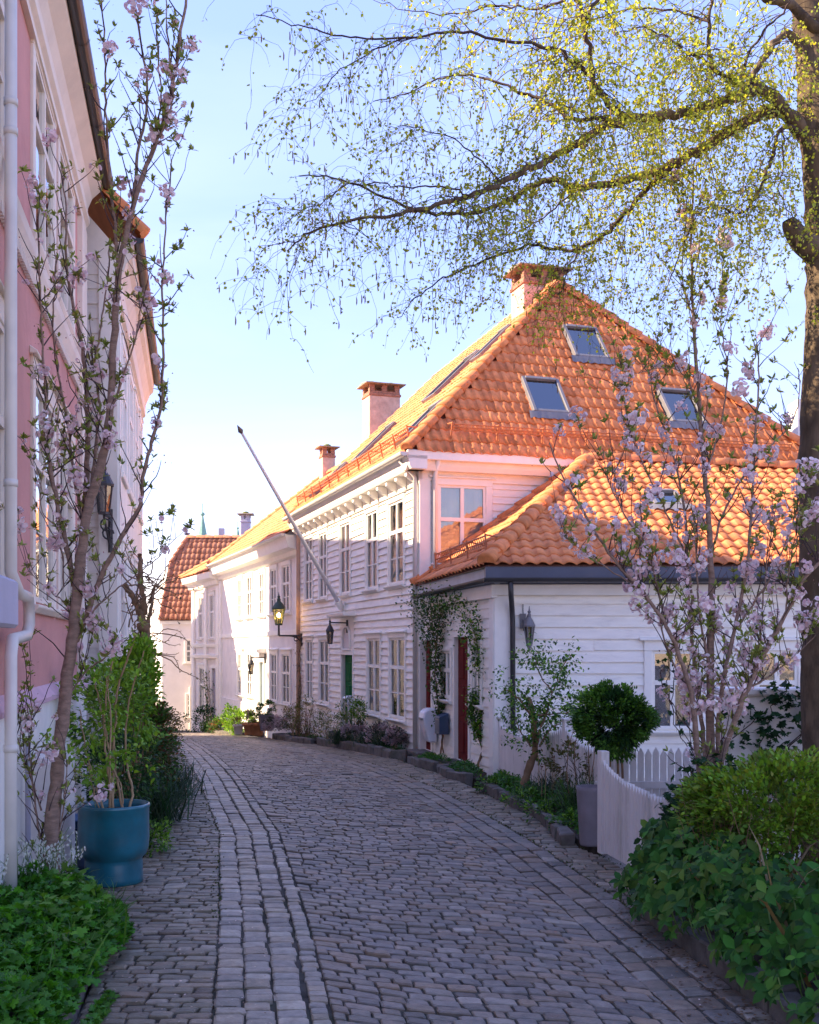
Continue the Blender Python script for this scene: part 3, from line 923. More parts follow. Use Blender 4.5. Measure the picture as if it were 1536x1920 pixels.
def chimney(house, c, w, d, z0, z1, rot, mats, pots=2, dark=False):
    """rendered stack with a brick collar, open slots under a stone slab, and moss on its lids"""
    f = Fr((c[0], c[1]), rot, 1)
    mb = MB(); mb.fbox(f, -w / 2, w / 2, -d / 2, d / 2, z0, z1 - 0.52)
    ch = mb.build('chimney', mats[0], house, bevel=0.012)
    mb = MB()
    mb.fbox(f, -w / 2 - 0.03, w / 2 + 0.03, -d / 2 - 0.03, d / 2 + 0.03, z1 - 0.52, z1 - 0.44)
    mb.build('brick_collar', mats[1], ch, bevel=0.01)
    mb = MB(); mb.fbox(f, -w / 2 + 0.0, w / 2 - 0.0, -d / 2 + 0.0, d / 2 - 0.0, z1 - 0.44, z1 - 0.36)
    mb.build('brick_course', mats[1], ch, bevel=0.01)
    npost = 3 if w > 0.75 else 2
    for i in range(npost):
        s = -w / 2 + 0.09 + (w - 0.18) * i / (npost - 1)
        for dd in (-d / 2 + 0.09, d / 2 - 0.09):
            mb = MB()
            for k in range(3):
                j = random.gauss(0, 0.006)
                mb.fbox(f, s - 0.085 + j, s + 0.085 + j, dd - 0.085, dd + 0.085, z1 - 0.36 + k * 0.07 + 0.002, z1 - 0.36 + (k + 1) * 0.07 - 0.004)
            mb.build('brick_post', mats[1], ch)
    mb = MB(); mb.fprism(f, -w / 2 - 0.16, w / 2 + 0.16, [(-d / 2 - 0.16, z1 - 0.148), (d / 2 + 0.16, z1 - 0.148), (d / 2 + 0.16, z1 - 0.11), (0, z1 - 0.05), (-d / 2 - 0.16, z1 - 0.11)])
    mb.build('cap_slab', mats[2], ch, bevel=0.01)
    for i in range(pots):
        s = (i - (pots - 1) / 2) * w * 0.62
        p = f.pt(s, 0, z1 - 0.075)
        mb = MB(); mb.lathe([(0.15, 0), (0.16, 0.03), (0.13, 0.07), (0.06, 0.10), (0.0, 0.11)], p, 10)
        mb.build('lid', MOSS, ch, smooth=True)
    return ch

def skylight(roof, pl, a, b, w=0.78, h=1.0, frame=None, flash=True):
    """roof window: raised frame > pane, and the lead apron below it"""
    fm = frame or FRAMEMETAL
    fr = 0.07; z0, z1 = -0.02, 0.13
    def bx(mb, a0, a1, b0, b1, h0, h1):
        mb.hexa([pl.pt(a0, b0, h0), pl.pt(a1, b0, h0), pl.pt(a1, b1, h0), pl.pt(a0, b1, h0), pl.pt(a0, b0, h1), pl.pt(a1, b0, h1), pl.pt(a1, b1, h1), pl.pt(a0, b1, h1)])
    mb = MB()
    bx(mb, a - w / 2, a - w / 2 + fr, b - h / 2, b + h / 2, z0, z1); bx(mb, a + w / 2 - fr, a + w / 2, b - h / 2, b + h / 2, z0, z1)
    bx(mb, a - w / 2 + fr, a + w / 2 - fr, b - h / 2, b - h / 2 + fr, z0, z1 - 0.01); bx(mb, a - w / 2 + fr, a + w / 2 - fr, b + h / 2 - fr, b + h / 2, z0, z1 + 0.02)
    s = mb.build('skylight', fm, roof, bevel=0.008)
    mb = MB(); bx(mb, a - w / 2 + fr, a + w / 2 - fr, b - h / 2 + fr, b + h / 2 - fr, 0.085, 0.092)
    mb.build('pane', SKYGLASS, s)
    mb = MB(); bx(mb, a - w / 2 + 0.02, a + w / 2 - 0.02, b - h / 2 + 0.02, b + h / 2 - 0.02, 0.015, 0.02)
    mb.build('dark_backing', DARK, s)  # near-black sheet closing the frame behind the pane
    if flash:
        mb = MB(); n = 12; v = []
        for i in range(n + 1):
            x = a - w / 2 - 0.10 + (w + 0.2) * i / n
            z = 0.085 + 0.02 * math.cos(2 * math.pi * x / 0.185)
            v += [pl.pt(x, b - h / 2 - 0.17, z - 0.005), pl.pt(x, b - h / 2 - 0.005, 0.115)]
        mb.add(v, [(2 * i, 2 * i + 2, 2 * i + 3, 2 * i + 1) for i in range(n)])
        mb.build('lead_apron', FRAMEMETAL, s, smooth=True)
    return (a - w / 2 + 0.02, a + w / 2 - 0.02, b - h / 2 + 0.05, b + h / 2 - 0.02)

def gutter_run(house, pts, r, mat, brackets=0.7, name='gutter'):
    mb = MB()
    pts = [Vector(p) for p in pts]
    for a, b in zip(pts[:-1], pts[1:]):
        t = (b - a).normalized(); x = t.cross(Vector((0, 0, 1))).normalized(); u = Vector((0, 0, 1))
        v, f = [], []; m = 8
        for p in (a, b):
            for rr in (r, r * 0.86):
                for j in range(m + 1):
                    an = math.pi * (1 + j / m)
                    v.append(p + x * math.cos(an) * rr + u * math.sin(an) * rr)
        k = m + 1
        for j in range(m):
            f += [(j, j + 1, 2 * k + j + 1, 2 * k + j), (k + j, 3 * k + j, 3 * k + j + 1, k + j + 1)]
        f += [(0, 2 * k, 3 * k, k), (m, k + m, 3 * k + m, 2 * k + m)]
        for e in (0, 2 * k):
            f.append(tuple(range(e, e + k)))
        mb.add(v, f)
        L = (b - a).length; n = max(1, int(L / brackets))
        for i in range(n + 1):
            p = a + t * (L * (i + 0.02) / (n + 0.04))
            vv, ff = [], []
            for q in (p - t * 0.014, p + t * 0.014):
                for j in range(m + 1):
                    an = math.pi * (1 + j / m)
                    vv.append(q + x * math.cos(an) * r * 1.1 + u * math.sin(an) * r * 1.1)
            for j in range(m): ff.append((j, j + 1, k + j + 1, k + j))
            mb.add(vv, ff)
    return mb.build(name, mat, house, smooth=False)

def snow_guard(roof, pl, a0, a1, b, mat, h=0.17, rails=3, post=0.9):
    mb = MB()
    for k in range(rails):
        hh = 0.10 + h * (k + 1) / rails
        mb.tube([pl.pt(a0, b + 0.35 * hh, hh), pl.pt(a1, b + 0.35 * hh, hh)], 0.013, 6)
    n = max(2, int((a1 - a0) / post))
    for i in range(n + 1):
        a = a0 + (a1 - a0) * i / n
        mb.tube([pl.pt(a, b - 0.05, 0.05), pl.pt(a, b + 0.11, 0.30)], 0.016, 5)
        mb.tube([pl.pt(a, b + 0.32, 0.06), pl.pt(a, b + 0.11, 0.28)], 0.013, 5)
    m = int((a1 - a0) / 0.11)
    for i in range(m):
        a = a0 + (a1 - a0) * (i + 0.5) / m
        mb.tube([pl.pt(a, b + 0.05, 0.13), pl.pt(a, b + 0.10, 0.27)], 0.008, 4)
    mb.build('snow_guard', mat, roof)

def door(f, s0, s1, z0, z1, parent, mat, casing=0.07, panels=3, depth=0.06, glazed=False):
    mb = MB()
    mb.fbox(f, s0 - casing, s0, -depth - 0.03, 0.045, z0, z1); mb.fbox(f, s1, s1 + casing, -depth - 0.03, 0.045, z0, z1)
    mb.fbox(f, s0 - casing, s1 + casing, -depth - 0.03, 0.049, z1, z1 + casing)
    mb.build('door_frame', TRIM, parent, bevel=0.005)
    mb = MB(); mb.fbox(f, s0, s1, -depth - 0.05, -depth, z0, z1)
    d = mb.build('door', mat, parent)
    W = s1 - s0
    for i in range(panels):
        za = z0 + 0.12 + (z1 - z0 - 0.2) * i / panels; zb = za + (z1 - z0 - 0.2) / panels - 0.1
        for q in range(2):
            xa = s0 + 0.1 * W + q * 0.44 * W; xb = xa + 0.36 * W
            mb = MB(); mb.fbox(f, xa, xb, -depth - 0.002, -depth + 0.016, za, zb)
            mb.build('door_panel', mat, d, bevel=0.01)
    mb = MB(); mb.tube([f.pt(s0 + 0.09 * W, -depth, z0 + 1.0), f.pt(s0 + 0.09 * W, -depth + 0.06, z0 + 1.0)], 0.022, 8); mb.build('handle', KERB, d)
    mb = MB(); mb.fbox(f, s0 - casing - 0.05, s1 + casing + 0.05, -0.05, 0.32, z0 - 0.18, z0 - 0.006); mb.build('doorstep', KERB, parent, bevel=0.015)
    return d

def slab_roof(house, polys, name='roof', mat=None, under=0.02):
    """the boarding under the tiles"""
    mb = MB()
    for p in polys:
        b = len(mb.V)
        mb.add([(v[0], v[1], v[2] - under) for v in p], [tuple(range(len(p)))])
    return mb.build(name, mat or UNDERROOF, house)

# ------------------------------------------------------------------ big white weatherboarded house
AO = (0.22, 21.0); AD = (-0.296, 0.955); AG = (0.955, 0.296)
houseA = thing('weatherboard_house', 'big white weatherboarded house with hipped orange tile roof and green door', 'house', (0.22, 21.0, -0.15))
fA = Fr(AO, AD, -1)           # street front, s runs away from the viewer, outwards to the left
if fA.n[0] > 0: fA = Fr(AO, AD, 1)
gA = Fr(AO, AG, 1)            # end wall facing the viewer
if gA.n[1] > 0: gA = Fr(AO, AG, -1)
LA = 10.84; WA = 8.6; ZA = 5.35
def Apt(s, w, z):
    return Vector((AO[0] + fA.d[0] * s + gA.d[0] * w, AO[1] + fA.d[1] * s + gA.d[1] * w, z))
up_px = [(572, 590), (599, 617), (638.5, 661), (687.5, 712.5), (730, 762)]
lo_px = [(574, 590), (599, 621), (689.5, 717.5), (731.5, 764)]
holesA = []; winA = []
for i, (a, b) in enumerate(up_px):
    s1, s0 = fA.s_of(a + 2), fA.s_of(b - 2); winA.append((s0, s1, 3.17, 4.80, 'u', i))
for i, (a, b) in enumerate(lo_px):
    s1, s0 = fA.s_of(a + 2), fA.s_of(b - 2); winA.append((s0, s1, 0.52, 2.10, 'l', i))
ds1, ds0 = fA.s_of(643), fA.s_of(664)
dz0, dz1 = -0.05, 1.74
holesA = [w[:4] for w in winA] + [(ds0, ds1, dz0, dz1)]
wall(fA, 0, LA, -0.9, ZA, holesA, WHITE, houseA)
gw = (0.33, 1.26, 3.50, 4.93)
wall(gA, 0, WA, -0.9, ZA, [gw], WHITE, houseA)
fAback = Fr((AO[0] + gA.d[0] * WA, AO[1] + gA.d[1] * WA), AD, 1); wall(fAback, 0, LA, -0.9, ZA, [], WHITE, houseA)
gAback = Fr((AO[0] + fA.d[0] * LA, AO[1] + fA.d[1] * LA), AG, 1); wall(gAback, 0, WA, -0.9, ZA, [], WHITE, houseA)
c = 0.09
board_holes = [(w[0] - c, w[1] + c, w[2] - 0.04, w[3] + c) for w in winA]
board_holes.append((ds0 - 0.10, ds1 + 0.10, -0.3, 2.62))
siding(fA, 0.14, LA - 0.1, -0.62, 4.92, 0.148, board_holes, houseA, t=0.042, wob=0.006)
siding(gA, 0.14, WA, 2.6, 5.0, 0.135, [(gw[0] - 0.14, gw[1] + 0.14, gw[2] - 0.04, gw[3] + 0.10)], houseA)
for w in winA:
    up = w[4] == 'u'
    window(fA, w[0], w[1], w[2], w[3], houseA, rows=(0.64,), muntin=(0.30,), casing=0.085, hood=0.10 if not up else 0.085, head=0.02,
           curtain=CURTAIN if not up else (CURTAINW if w[5] % 2 else CURTAIN), cover=1.0 if not up else 0.75)
window(gA, *gw, houseA, rows=(0.56,), casing=0.13, hood=0.09, curtain=CURTAINW, cover=0.86)
door(fA, ds0, ds1, dz0, dz1, houseA, GREENDOOR, casing=0.09)
# panel with its pointed light over the door, and the flat hood on top
mb = MB(); mb.fbox(fA, ds0 - 0.1, ds1 + 0.1, 0.002, 0.03, dz1 + 0.09, 2.62); tp = mb.build('door_surround', TRIM, houseA)
mb = MB(); sm = (ds0 + ds1) / 2; hw = (ds1 - ds0) * 0.34
arch = [fA.pt(sm + hw * math.cos(t) * (1 if t < math.pi / 2 else 1), 0.055, 1.98 + 0.42 * math.sin(t) ** 0.8) for t in np.linspace(0, math.pi, 13)]
mb.tube([fA.pt(sm + hw, 0.05, 1.86)] + arch + [fA.pt(sm - hw, 0.05, 1.86), fA.pt(sm + hw, 0.05, 1.86)], 0.025, 6); mb.build('arched_frame', TRIM, tp)
mb = MB(); mb.add([fA.pt(sm + hw, 0.036, 1.86), fA.pt(sm - hw, 0.036, 1.86)] + [fA.pt(sm + hw * math.cos(t), 0.036, 1.98 + 0.42 * math.sin(t) ** 0.8) for t in np.linspace(math.pi, 0, 13)], [tuple(range(15))]); mb.build('arched_light', CURTAINW, tp)
mb = MB(); mb.fprism(fA, ds0 - 0.28, ds1 + 0.28, [(0, 2.62), (0.32, 2.62), (0.34, 2.68), (0.34, 2.71), (0, 2.74)]); mb.build('door_hood', TRIM, houseA, bevel=0.008)
# corner boards, frieze, cornice with brackets
mb = MB(); mb.fbox(fA, -0.035, 0.15, 0.0, 0.05, -0.8, 4.95); mb.build('corner_board', TRIM, houseA, bevel=0.006)
mb = MB(); mb.fbox(gA, -0.052, 0.16, 0.0, 0.055, -0.8, 5.02); mb.build('corner_board', TRIM, houseA, bevel=0.006)
mb = MB(); mb.fbox(fA, LA - 0.16, LA, 0.0, 0.05, -0.9, 4.95); mb.build('corner_board', TRIM, houseA, bevel=0.006)
mb = MB(); mb.fbox(fA, -0.05, LA, 0.0, 0.06, 4.93, 5.16); mb.build('frieze', TRIM, houseA)
mb = MB(); mb.fprism(fA, -0.36, LA, [(0.002, 5.16), (0.30, 5.16), (0.34, 5.22), (0.36, 5.34), (0.40, 5.40), (0.002, 5.40)]); mb.build('cornice', TRIM, houseA)
nb = 17
for i in range(nb):
    s = 0.06 + (LA - 0.3) * i / (nb - 1)
    mb = MB(); mb.fprism(fA, s, s + 0.12, [(0.062, 4.98), (0.16, 5.0), (0.27, 5.08), (0.27, 5.158), (0.062, 5.158)]); mb.build('cornice_bracket', TRIM, houseA, bevel=0.006)
mb = MB(); mb.fbox(gA, -0.055, WA, 0.0, 0.05, 5.0, 5.16); mb.build('frieze', TRIM, houseA)
mb = MB(); mb.fprism(gA, -0.36, WA + 0.2, [(0.002, 5.16), (0.20, 5.16), (0.24, 5.24), (0.28, 5.40), (0.002, 5.40)]); mb.build('cornice', TRIM, houseA)
# roof
eL, eR = 5.46, 5.46
E00, E01 = Apt(-0.35, -0.38, eL), Apt(-0.35, 8.95, eR)
E10, E11 = Apt(LA, -0.38, eL), Apt(LA, 8.95, eR)
APEX = Apt(3.19, 4.2, 9.98); REND = Apt(LA, 4.2, 9.80)
roofA = slab_roof(houseA, [[E00, E01, APEX], [E10, E00, APEX, REND], [E11, E10, REND], [E01, E11, REND, APEX]])
pF = Plane(E00, E01, APEX); pS = Plane(E10, E00, APEX)
hs = []
hs.append(skylight(roofA, pF, *pF.hit(1096, 648), 0.80, 1.02))
hs.append(skylight(roofA, pF, *pF.hit(1021, 748), 0.80, 1.02))
hs.append(skylight(roofA, pF, *pF.hit(1275, 768), 0.80, 1.02))
hs2 = []
for (px, py, w, h) in ((850, 712, 1.0, 1.5), (790, 800, 0.8, 1.1), (705, 835, 0.8, 1.3), (925, 650, 0.7, 1.0), (620, 905, 0.8, 1.2)):
    a, b = pS.hit(px, py); hs2.append(skylight(roofA, pS, a, b, w, h, flash=False))
polyF = [pF.uv(E00), pF.uv(E01), pF.uv(APEX)]
polyS = [pS.uv(E10), pS.uv(E00), pS.uv(APEX), pS.uv(REND)]
tile_roof(roofA, [(pF, polyF, 1.0, hs), (pS, polyS, 3.0, hs2)])
ridge_caps(roofA, E00 + Vector((0, 0, 0.03)), APEX, 0.12)
ridge_caps(roofA, E01, APEX, 0.135)
ridge_caps(roofA, REND, APEX, 0.12)
ridge_caps(roofA, E10, REND, 0.11)
snow_guard(roofA, pF, 0.9, 8.2, 0.42, GUARD)
snow_guard(roofA, pS, 0.4, 10.6, 0.42, GUARD)
gutter_run(houseA, [Apt(LA, -0.46, 5.46), Apt(-0.42, -0.46, 5.44)], 0.075, PIPE)
mb = MB(); mb.fbox(gA, -0.38, 8.9, 0.28, 0.36, 5.33, 5.50); mb.build('eaves_gutter', TRIM, houseA, bevel=0.01)
mb = MB(); mb.tube([gA.pt(0.235, 0.30, 5.35), gA.pt(0.235, 0.10, 5.1), gA.pt(0.235, 0.10, 2.9)], 0.045, 10); mb.build('downpipe', TRIM, houseA, smooth=True)
mb = MB(); mb.tube([fA.pt(0.04, 0.40, 5.36), fA.pt(0.04, 0.11, 5.05), fA.pt(0.04, 0.11, -0.1)], 0.045, 10); mb.build('downpipe', PIPE, houseA, smooth=True)
mb = MB(); mb.tube([fA.pt(LA - 0.08, 0.38, 5.34), fA.pt(LA - 0.08, 0.10, 5.0), fA.pt(LA - 0.08, 0.10, -0.6)], 0.055, 10); mb.build('downpipe', COPPERPIPE, houseA, smooth=True)
chimney(houseA, (Apt(4.15, 4.2, 0)[0] - 0.05, Apt(4.15, 4.2, 0)[1]), 1.0, 0.75, 8.9, 10.68, AG, (RENDER, BRICK, SLAB))
mb = MB(); p = P(1512, 830, 26.5); mb.box(p.x - 0.3, p.x + 0.5, 26.2, 26.9, 5.2, p.z + 0.95); mb.build('chimney_stack', PLASTER, houseA)

# ------------------------------------------------------------------ low annex with the front garden wall
houseB = thing('annex_house', 'low white single-storey house with deep red doors, slate blue eaves and orange tiles', 'house', (1.28, 16.86, 0.0))
fB = Fr((1.28, 16.86), (-0.237, 0.9715), 1)
if fB.n[0] > 0: fB = Fr((1.28, 16.86), (-0.237, 0.9715), -1)
hB = Fr((1.28, 16.86), (1, 0), 1)
if hB.n[1] > 0: hB = Fr((1.28, 16.86), (1, 0), -1)
LB = 4.15
d1 = (fB.s_of(882), fB.s_of(856)); d2 = (fB.s_of(812), fB.s_of(796)); w1 = (fB.s_of(848), fB.s_of(831)); w2 = (fB.s_of(905), fB.s_of(890))
hB_holes = [(d1[0], d1[1], 0.06, 2.08), (d2[0], d2[1], 0.04, 2.04), (w1[0], w1[1], 1.05, 1.85), (w2[0], w2[1], 1.05, 1.95)]
wall(fB, 0, LB, -0.5, 2.86, hB_holes, WHITE, houseB)
wf = (1.515 + 0.70, 1.515 + 1.85, 0.52, 2.03)     # front window
px_s = lambda px: hB.s_of(px)
wf1 = (px_s(1222), px_s(1300), 0.70, 1.86); wf2 = (px_s(1418), px_s(1495), 0.70, 1.86)
wall(hB, 0, 8.4, -0.5, 2.86, [wf1, wf2], WHITE, houseB)
mb = MB(); mb.add([(9.68, 16.86, -0.5), (9.68, 21.5, -0.5), (9.68, 21.5, 3.3), (9.68, 16.86, 2.86)], [(0, 1, 2, 3)]); mb.build('wall', WHITE, houseB)
siding(fB, 0.0, LB, -0.2, 2.62, 0.15, [(h[0] - 0.08, h[1] + 0.08, h[2] - 0.2, h[3] + 0.08) for h in hB_holes], houseB, t=0.024)
siding(hB, 0.26, 8.4, -0.2, 2.68, 0.172, [(w[0] - 0.1, w[1] + 0.1, w[2] - 0.04, w[3] + 0.1) for w in (wf1, wf2)], houseB, t=0.028, wob=0.003)
door(fB, d1[0], d1[1], 0.06, 2.08, houseB, REDDOOR, casing=0.08, depth=0.03)
door(fB, d2[0], d2[1], 0.04, 2.04, houseB, REDDOOR, casing=0.08, depth=0.03)
for w, z0, z1 in ((w1, 1.05, 1.85), (w2, 1.05, 1.95)):
    window(fB, w[0], w[1], z0, z1, houseB, rows=(0.6,), cols=2, casing=0.07, curtain=CURTAINW, cover=0.5)
for w in (wf1, wf2):
    window(hB, *w, houseB, rows=(0.60,), cols=2, casing=0.12, hood=0.09, head=0.03, curtain=None, proud=0.045)
mb = MB(); mb.fbox(hB, -0.03, 0.27, 0.0, 0.06, -0.3, 2.70); mb.build('corner_board', TRIM, houseB, bevel=0.008)
mb = MB(); mb.fbox(fB, -0.028, 0.17, 0.0, 0.055, -0.3, 2.70); mb.build('corner_board', TRIM, houseB, bevel=0.008)
mb = MB(); mb.fbox(hB, -0.07, 8.4, 0.0, 0.10, 2.68, 2.84); mb.build('frieze', TRIM, houseB, bevel=0.006)
mb = MB(); mb.fbox(fB, -0.07, LB, 0.0, 0.09, 2.64, 2.84); mb.build('frieze', TRIM, houseB, bevel=0.006)
BL, BR, BLF = Vector((1.12, 16.56, 3.11)), Vector((10.2, 16.56, 3.11)), Vector((0.08, 21.0, 3.05))
BAP = Vector((3.37, 21.6, 5.48)); BRR = Vector((10.2, 20.5, 4.97))
roofB = slab_roof(houseB, [[BL, BR, BRR, BAP], [BLF, BL, BAP]])
mb = MB(); mb.add([tuple(BAP - Vector((0, 0, 0.03))), tuple(BRR - Vector((0, 0, 0.03))), (10.2, 23.6, 4.2), (3.4, 22.1, 4.6)], [(0, 1, 2, 3)]); mb.build('rear_slope', UNDERROOF, houseB)
pB = Plane(BL, BR, BAP); pBL = Plane(BLF, BL, BAP)
hb = [skylight(roofB, pB, *pB.hit(1247, 944), 0.52, 0.72)]
tile_roof(roofB, [(pB, [pB.uv(BL), pB.uv(BR), pB.uv(BRR), pB.uv(BAP)], 1.0, hb), (pBL, [pBL.uv(BLF), pBL.uv(BL), pBL.uv(BAP)], 1.6, [])], w=0.195, l=0.33)
ridge_caps(roofB, BL + Vector((0, 0, 0.02)), BAP, 0.125, 0.38)
ridge_caps(roofB, BRR, BAP, 0.13, 0.38)
ridge_caps(roofB, BLF, BAP, 0.10, 0.38)
snow_guard(roofB, pBL, 0.5, 3.6, 0.45, GUARD, rails=2)
mb = MB(); mb.fprism(hB, -0.17, 8.9, [(0.0, 2.845), (0.27, 2.86), (0.285, 3.09), (0.0, 3.09)]); mb.build('fascia', BLUEMETAL, houseB)
mb = MB(); mb.fprism(fB, -0.19, LB, [(0.0, 2.845), (0.13, 2.86), (0.15, 3.07), (0.0, 3.07)]); mb.build('fascia', PALEMETAL, houseB)
gutter_run(houseB, [hB.pt(-0.20, 0.34, 2.92), hB.pt(8.9, 0.34, 2.92)], 0.06, DARKMETAL, 0.75)
gutter_run(houseB, [fB.pt(-0.32, 0.21, 2.92), fB.pt(LB, 0.21, 2.86)], 0.06, DARKMETAL, 0.6)
mb = MB(); mb.tube([hB.pt(0.19, 0.33, 2.86), hB.pt(0.20, 0.30, 2.68), hB.pt(0.23, 0.12, 2.50), hB.pt(0.24, 0.11, 2.3), hB.pt(0.25, 0.11, 0.1)], 0.04, 10); mb.build('downpipe', DARKMETAL, houseB, smooth=True)
mb = MB(); mb.tube([hB.pt(0.40, 0.03, 2.55), hB.pt(0.41, 0.03, 2.15)], 0.006, 5); mb.build('cable', DARKMETAL, houseB)

# ------------------------------------------------------------------ plastered white house beyond, with the pale blue door
CO = fA.pt(LA, 0, 0)[:2]; CD = (-0.351, 1.0)
houseC = thing('plastered_house', 'white plastered house with pale blue door and sunlit far end', 'house', (CO[0], CO[1], -0.6))
fC = Fr(CO, CD, 1)
if fC.n[0] > 0: fC = Fr(CO, CD, -1)
LC = 12.8; CG = (-fC.n[0], -fC.n[1])
def Cpt(s, w, z): return Vector((CO[0] + fC.d[0] * s + CG[0] * w, CO[1] + fC.d[1] * s + CG[1] * w, z))
cu = [(531, 545), (509, 520), (488, 497), (464.5, 473.5), (447.5, 455)]
cl = [(531, 545), (509.5, 520.5), (465, 474), (447.5, 455.5)]
holesC = [(fC.s_of(b), fC.s_of(a), 2.95, 4.30) for a, b in cu] + [(fC.s_of(b), fC.s_of(a), 0.30, 1.72) for a, b in cl]
dC = (fC.s_of(496), fC.s_of(488.5), -0.75, 1.45)
wall(fC, 0.02, LC, -2.2, 4.95, holesC + [dC], PLASTER, houseC)
for i, h in enumerate(holesC):
    window(fC, *h, houseC, rows=(0.62,), muntin=(0.31,), casing=0.12, hood=0.0 if i < 5 else 0.1, curtain=CURTAINW if i % 2 else None, cover=0.6)
door(fC, *dC, houseC, BLUEDOOR, casing=0.12, panels=3)
mb = MB(); mb.fprism(fC, dC[0] - 0.3, dC[1] + 0.3, [(0, 1.75), (0.30, 1.75), (0.32, 1.86), (0, 1.9)]); mb.build('door_hood', TRIM, houseC)
mb = MB(); mb.fprism(fC, 0.02, LC + 0.2, [(0.002, 4.45), (0.10, 4.5), (0.14, 4.62), (0.36, 4.68), (0.42, 4.92), (0.46, 5.02), (0.002, 5.02)]); mb.build('cornice', TRIM, houseC)
mb = MB(); mb.fbox(fC, 0.02, LC, 0.0, 0.05, 2.28, 2.42); mb.build('string_course', TRIM, houseC)
mb = MB(); mb.fbox(fC, 0.02, LC, 0.0, 0.05, -2.2, 0.05); mb.build('plinth', PLASTER, houseC)
for s in (0.02, LC - 0.4):
    mb = MB(); mb.fbox(fC, s, s + 0.4, 0.0, 0.065, -2.1, 4.449); mb.build('pilaster', TRIM, houseC)
ec0, ec1, rc0, rc1 = Cpt(0.02, -0.42, 5.06), Cpt(LC + 0.1, -0.42, 5.06), Cpt(0.02, 4.0, 8.6), Cpt(LC + 0.1, 4.0, 8.6)
bc0, bc1 = Cpt(0.02, 8.4, 5.06), Cpt(LC + 0.1, 8.4, 5.06)
roofC = slab_roof(houseC, [[ec1, ec0, rc0, rc1], [bc0, bc1, rc1, rc0]])
mb = MB(); mb.add([Cpt(LC, 0, -2.2), Cpt(LC, 8.2, -2.2), Cpt(LC, 8.2, 4.95), Cpt(LC, 4.0, 8.4), Cpt(LC, 0, 4.95)], [(0, 1, 2, 3, 4)]); mb.build('gable_wall', PLASTER, houseC)
pC = Plane(ec1, ec0, rc0)
tile_roof(roofC, [(pC, [pC.uv(ec1), pC.uv(ec0), pC.uv(rc0), pC.uv(rc1)], 1.0, [])], limit=0)
ridge_caps(roofC, ec1, rc1, 0.12); ridge_caps(roofC, rc1, rc0, 0.12, 0.45)
gutter_run(houseC, [Cpt(0.02, -0.50, 5.05), Cpt(LC, -0.50, 5.04)], 0.07, PIPE)
q = Cpt(5.2, 4.0, 0); chimney(houseC, (q.x, q.y), 1.05, 0.8, 7.7, 1.9 + 497 / FPX * q.y, CG, (RENDER, BRICK, SLAB))
q = Cpt(12.0, 4.0, 0); chimney(houseC, (q.x, q.y), 0.50, 0.5, 7.7, 1.9 + 381 / FPX * q.y, CG, (RENDER, BRICK, SLAB), pots=1)

# ------------------------------------------------------------------ narrow house with pilasters, next down the street
DO = Cpt(LC, 0, 0)[:2]
houseD = thing('pilastered_house', 'narrow white house with pilasters at the bend, next to the sunlit plastered house', 'house', (DO[0], DO[1], -1.2))
fD = Fr(DO, (-0.42, 1.0), 1)
if fD.n[0] > 0: fD = Fr(DO, (-0.42, 1.0), -1)
LD = 4.9
hD = [(1.0, 1.7, 2.3, 4.0), (3.0, 3.7, 2.3, 4.0), (2.6, 3.6, -0.6, 1.1)]
dD = (0.55, 1.35, -1.15, 1.1)
wall(fD, 0, LD, -2.6, 4.6, hD + [dD], PLASTER, houseD)
for h in hD: window(fD, *h, houseD, rows=(0.6,), casing=0.12, hood=0.1)
door(fD, *dD, houseD, GREYWALL, casing=0.12)
for s in (0.0, 2.1, LD - 0.45):
    mb = MB(); mb.fbox(fD, s, s + 0.45, 0.0, 0.09, -2.5, 4.3); mb.build('pilaster', TRIM, houseD, bevel=0.01)
mb = MB(); mb.fprism(fD, -0.05, LD + 0.25, [(0.002, 4.3), (0.16, 4.35), (0.2, 4.5), (0.42, 4.58), (0.48, 4.8), (0.002, 4.8)]); mb.build('cornice', TRIM, houseD)
mb = MB(); mb.fprism(fD, -0.02, LD, [(0.002, 1.45), (0.12, 1.5), (0.14, 1.62), (0.002, 1.66)]); mb.build('string_course', TRIM, houseD)
mb = MB(); mb.fprism(fD, -0.02, LD, [(0.002, 1.9), (0.10, 1.95), (0.12, 2.05), (0.002, 2.09)]); mb.build('string_course', TRIM, houseD)
DGv = (-fD.n[0], -fD.n[1])
def Dpt(s, w, z): return Vector((DO[0] + fD.d[0] * s + DGv[0] * w, DO[1] + fD.d[1] * s + DGv[1] * w, z))
roofD = slab_roof(houseD, [[Dpt(LD + .25, -.5, 4.84), Dpt(0, -.5, 4.84), Dpt(0, 3.0, 6.9), Dpt(LD + .25, 3.0, 6.9)]])
mb = MB(); mb.add([Dpt(LD, 0, -2.6), Dpt(LD, 6, -2.6), Dpt(LD, 6, 4.6), Dpt(LD, 3, 6.8), Dpt(LD, 0, 4.6)], [(0, 1, 2, 3, 4)]); mb.build('gable_wall', PLASTER, houseD)
pD = Plane(Dpt(LD + .25, -.5, 4.84), Dpt(0, -.5, 4.84), Dpt(0, 3.0, 6.9))
tile_roof(roofD, [(pD, [pD.uv(Dpt(LD + .25, -.5, 4.84)), pD.uv(Dpt(0, -.5, 4.84)), pD.uv(Dpt(0, 3.0, 6.9)), pD.uv(Dpt(LD + .25, 3.0, 6.9))], 1, [])], limit=0)
ridge_caps(roofD, Dpt(LD + .25, -.5, 4.84), Dpt(LD + .25, 3.0, 6.9), 0.11)

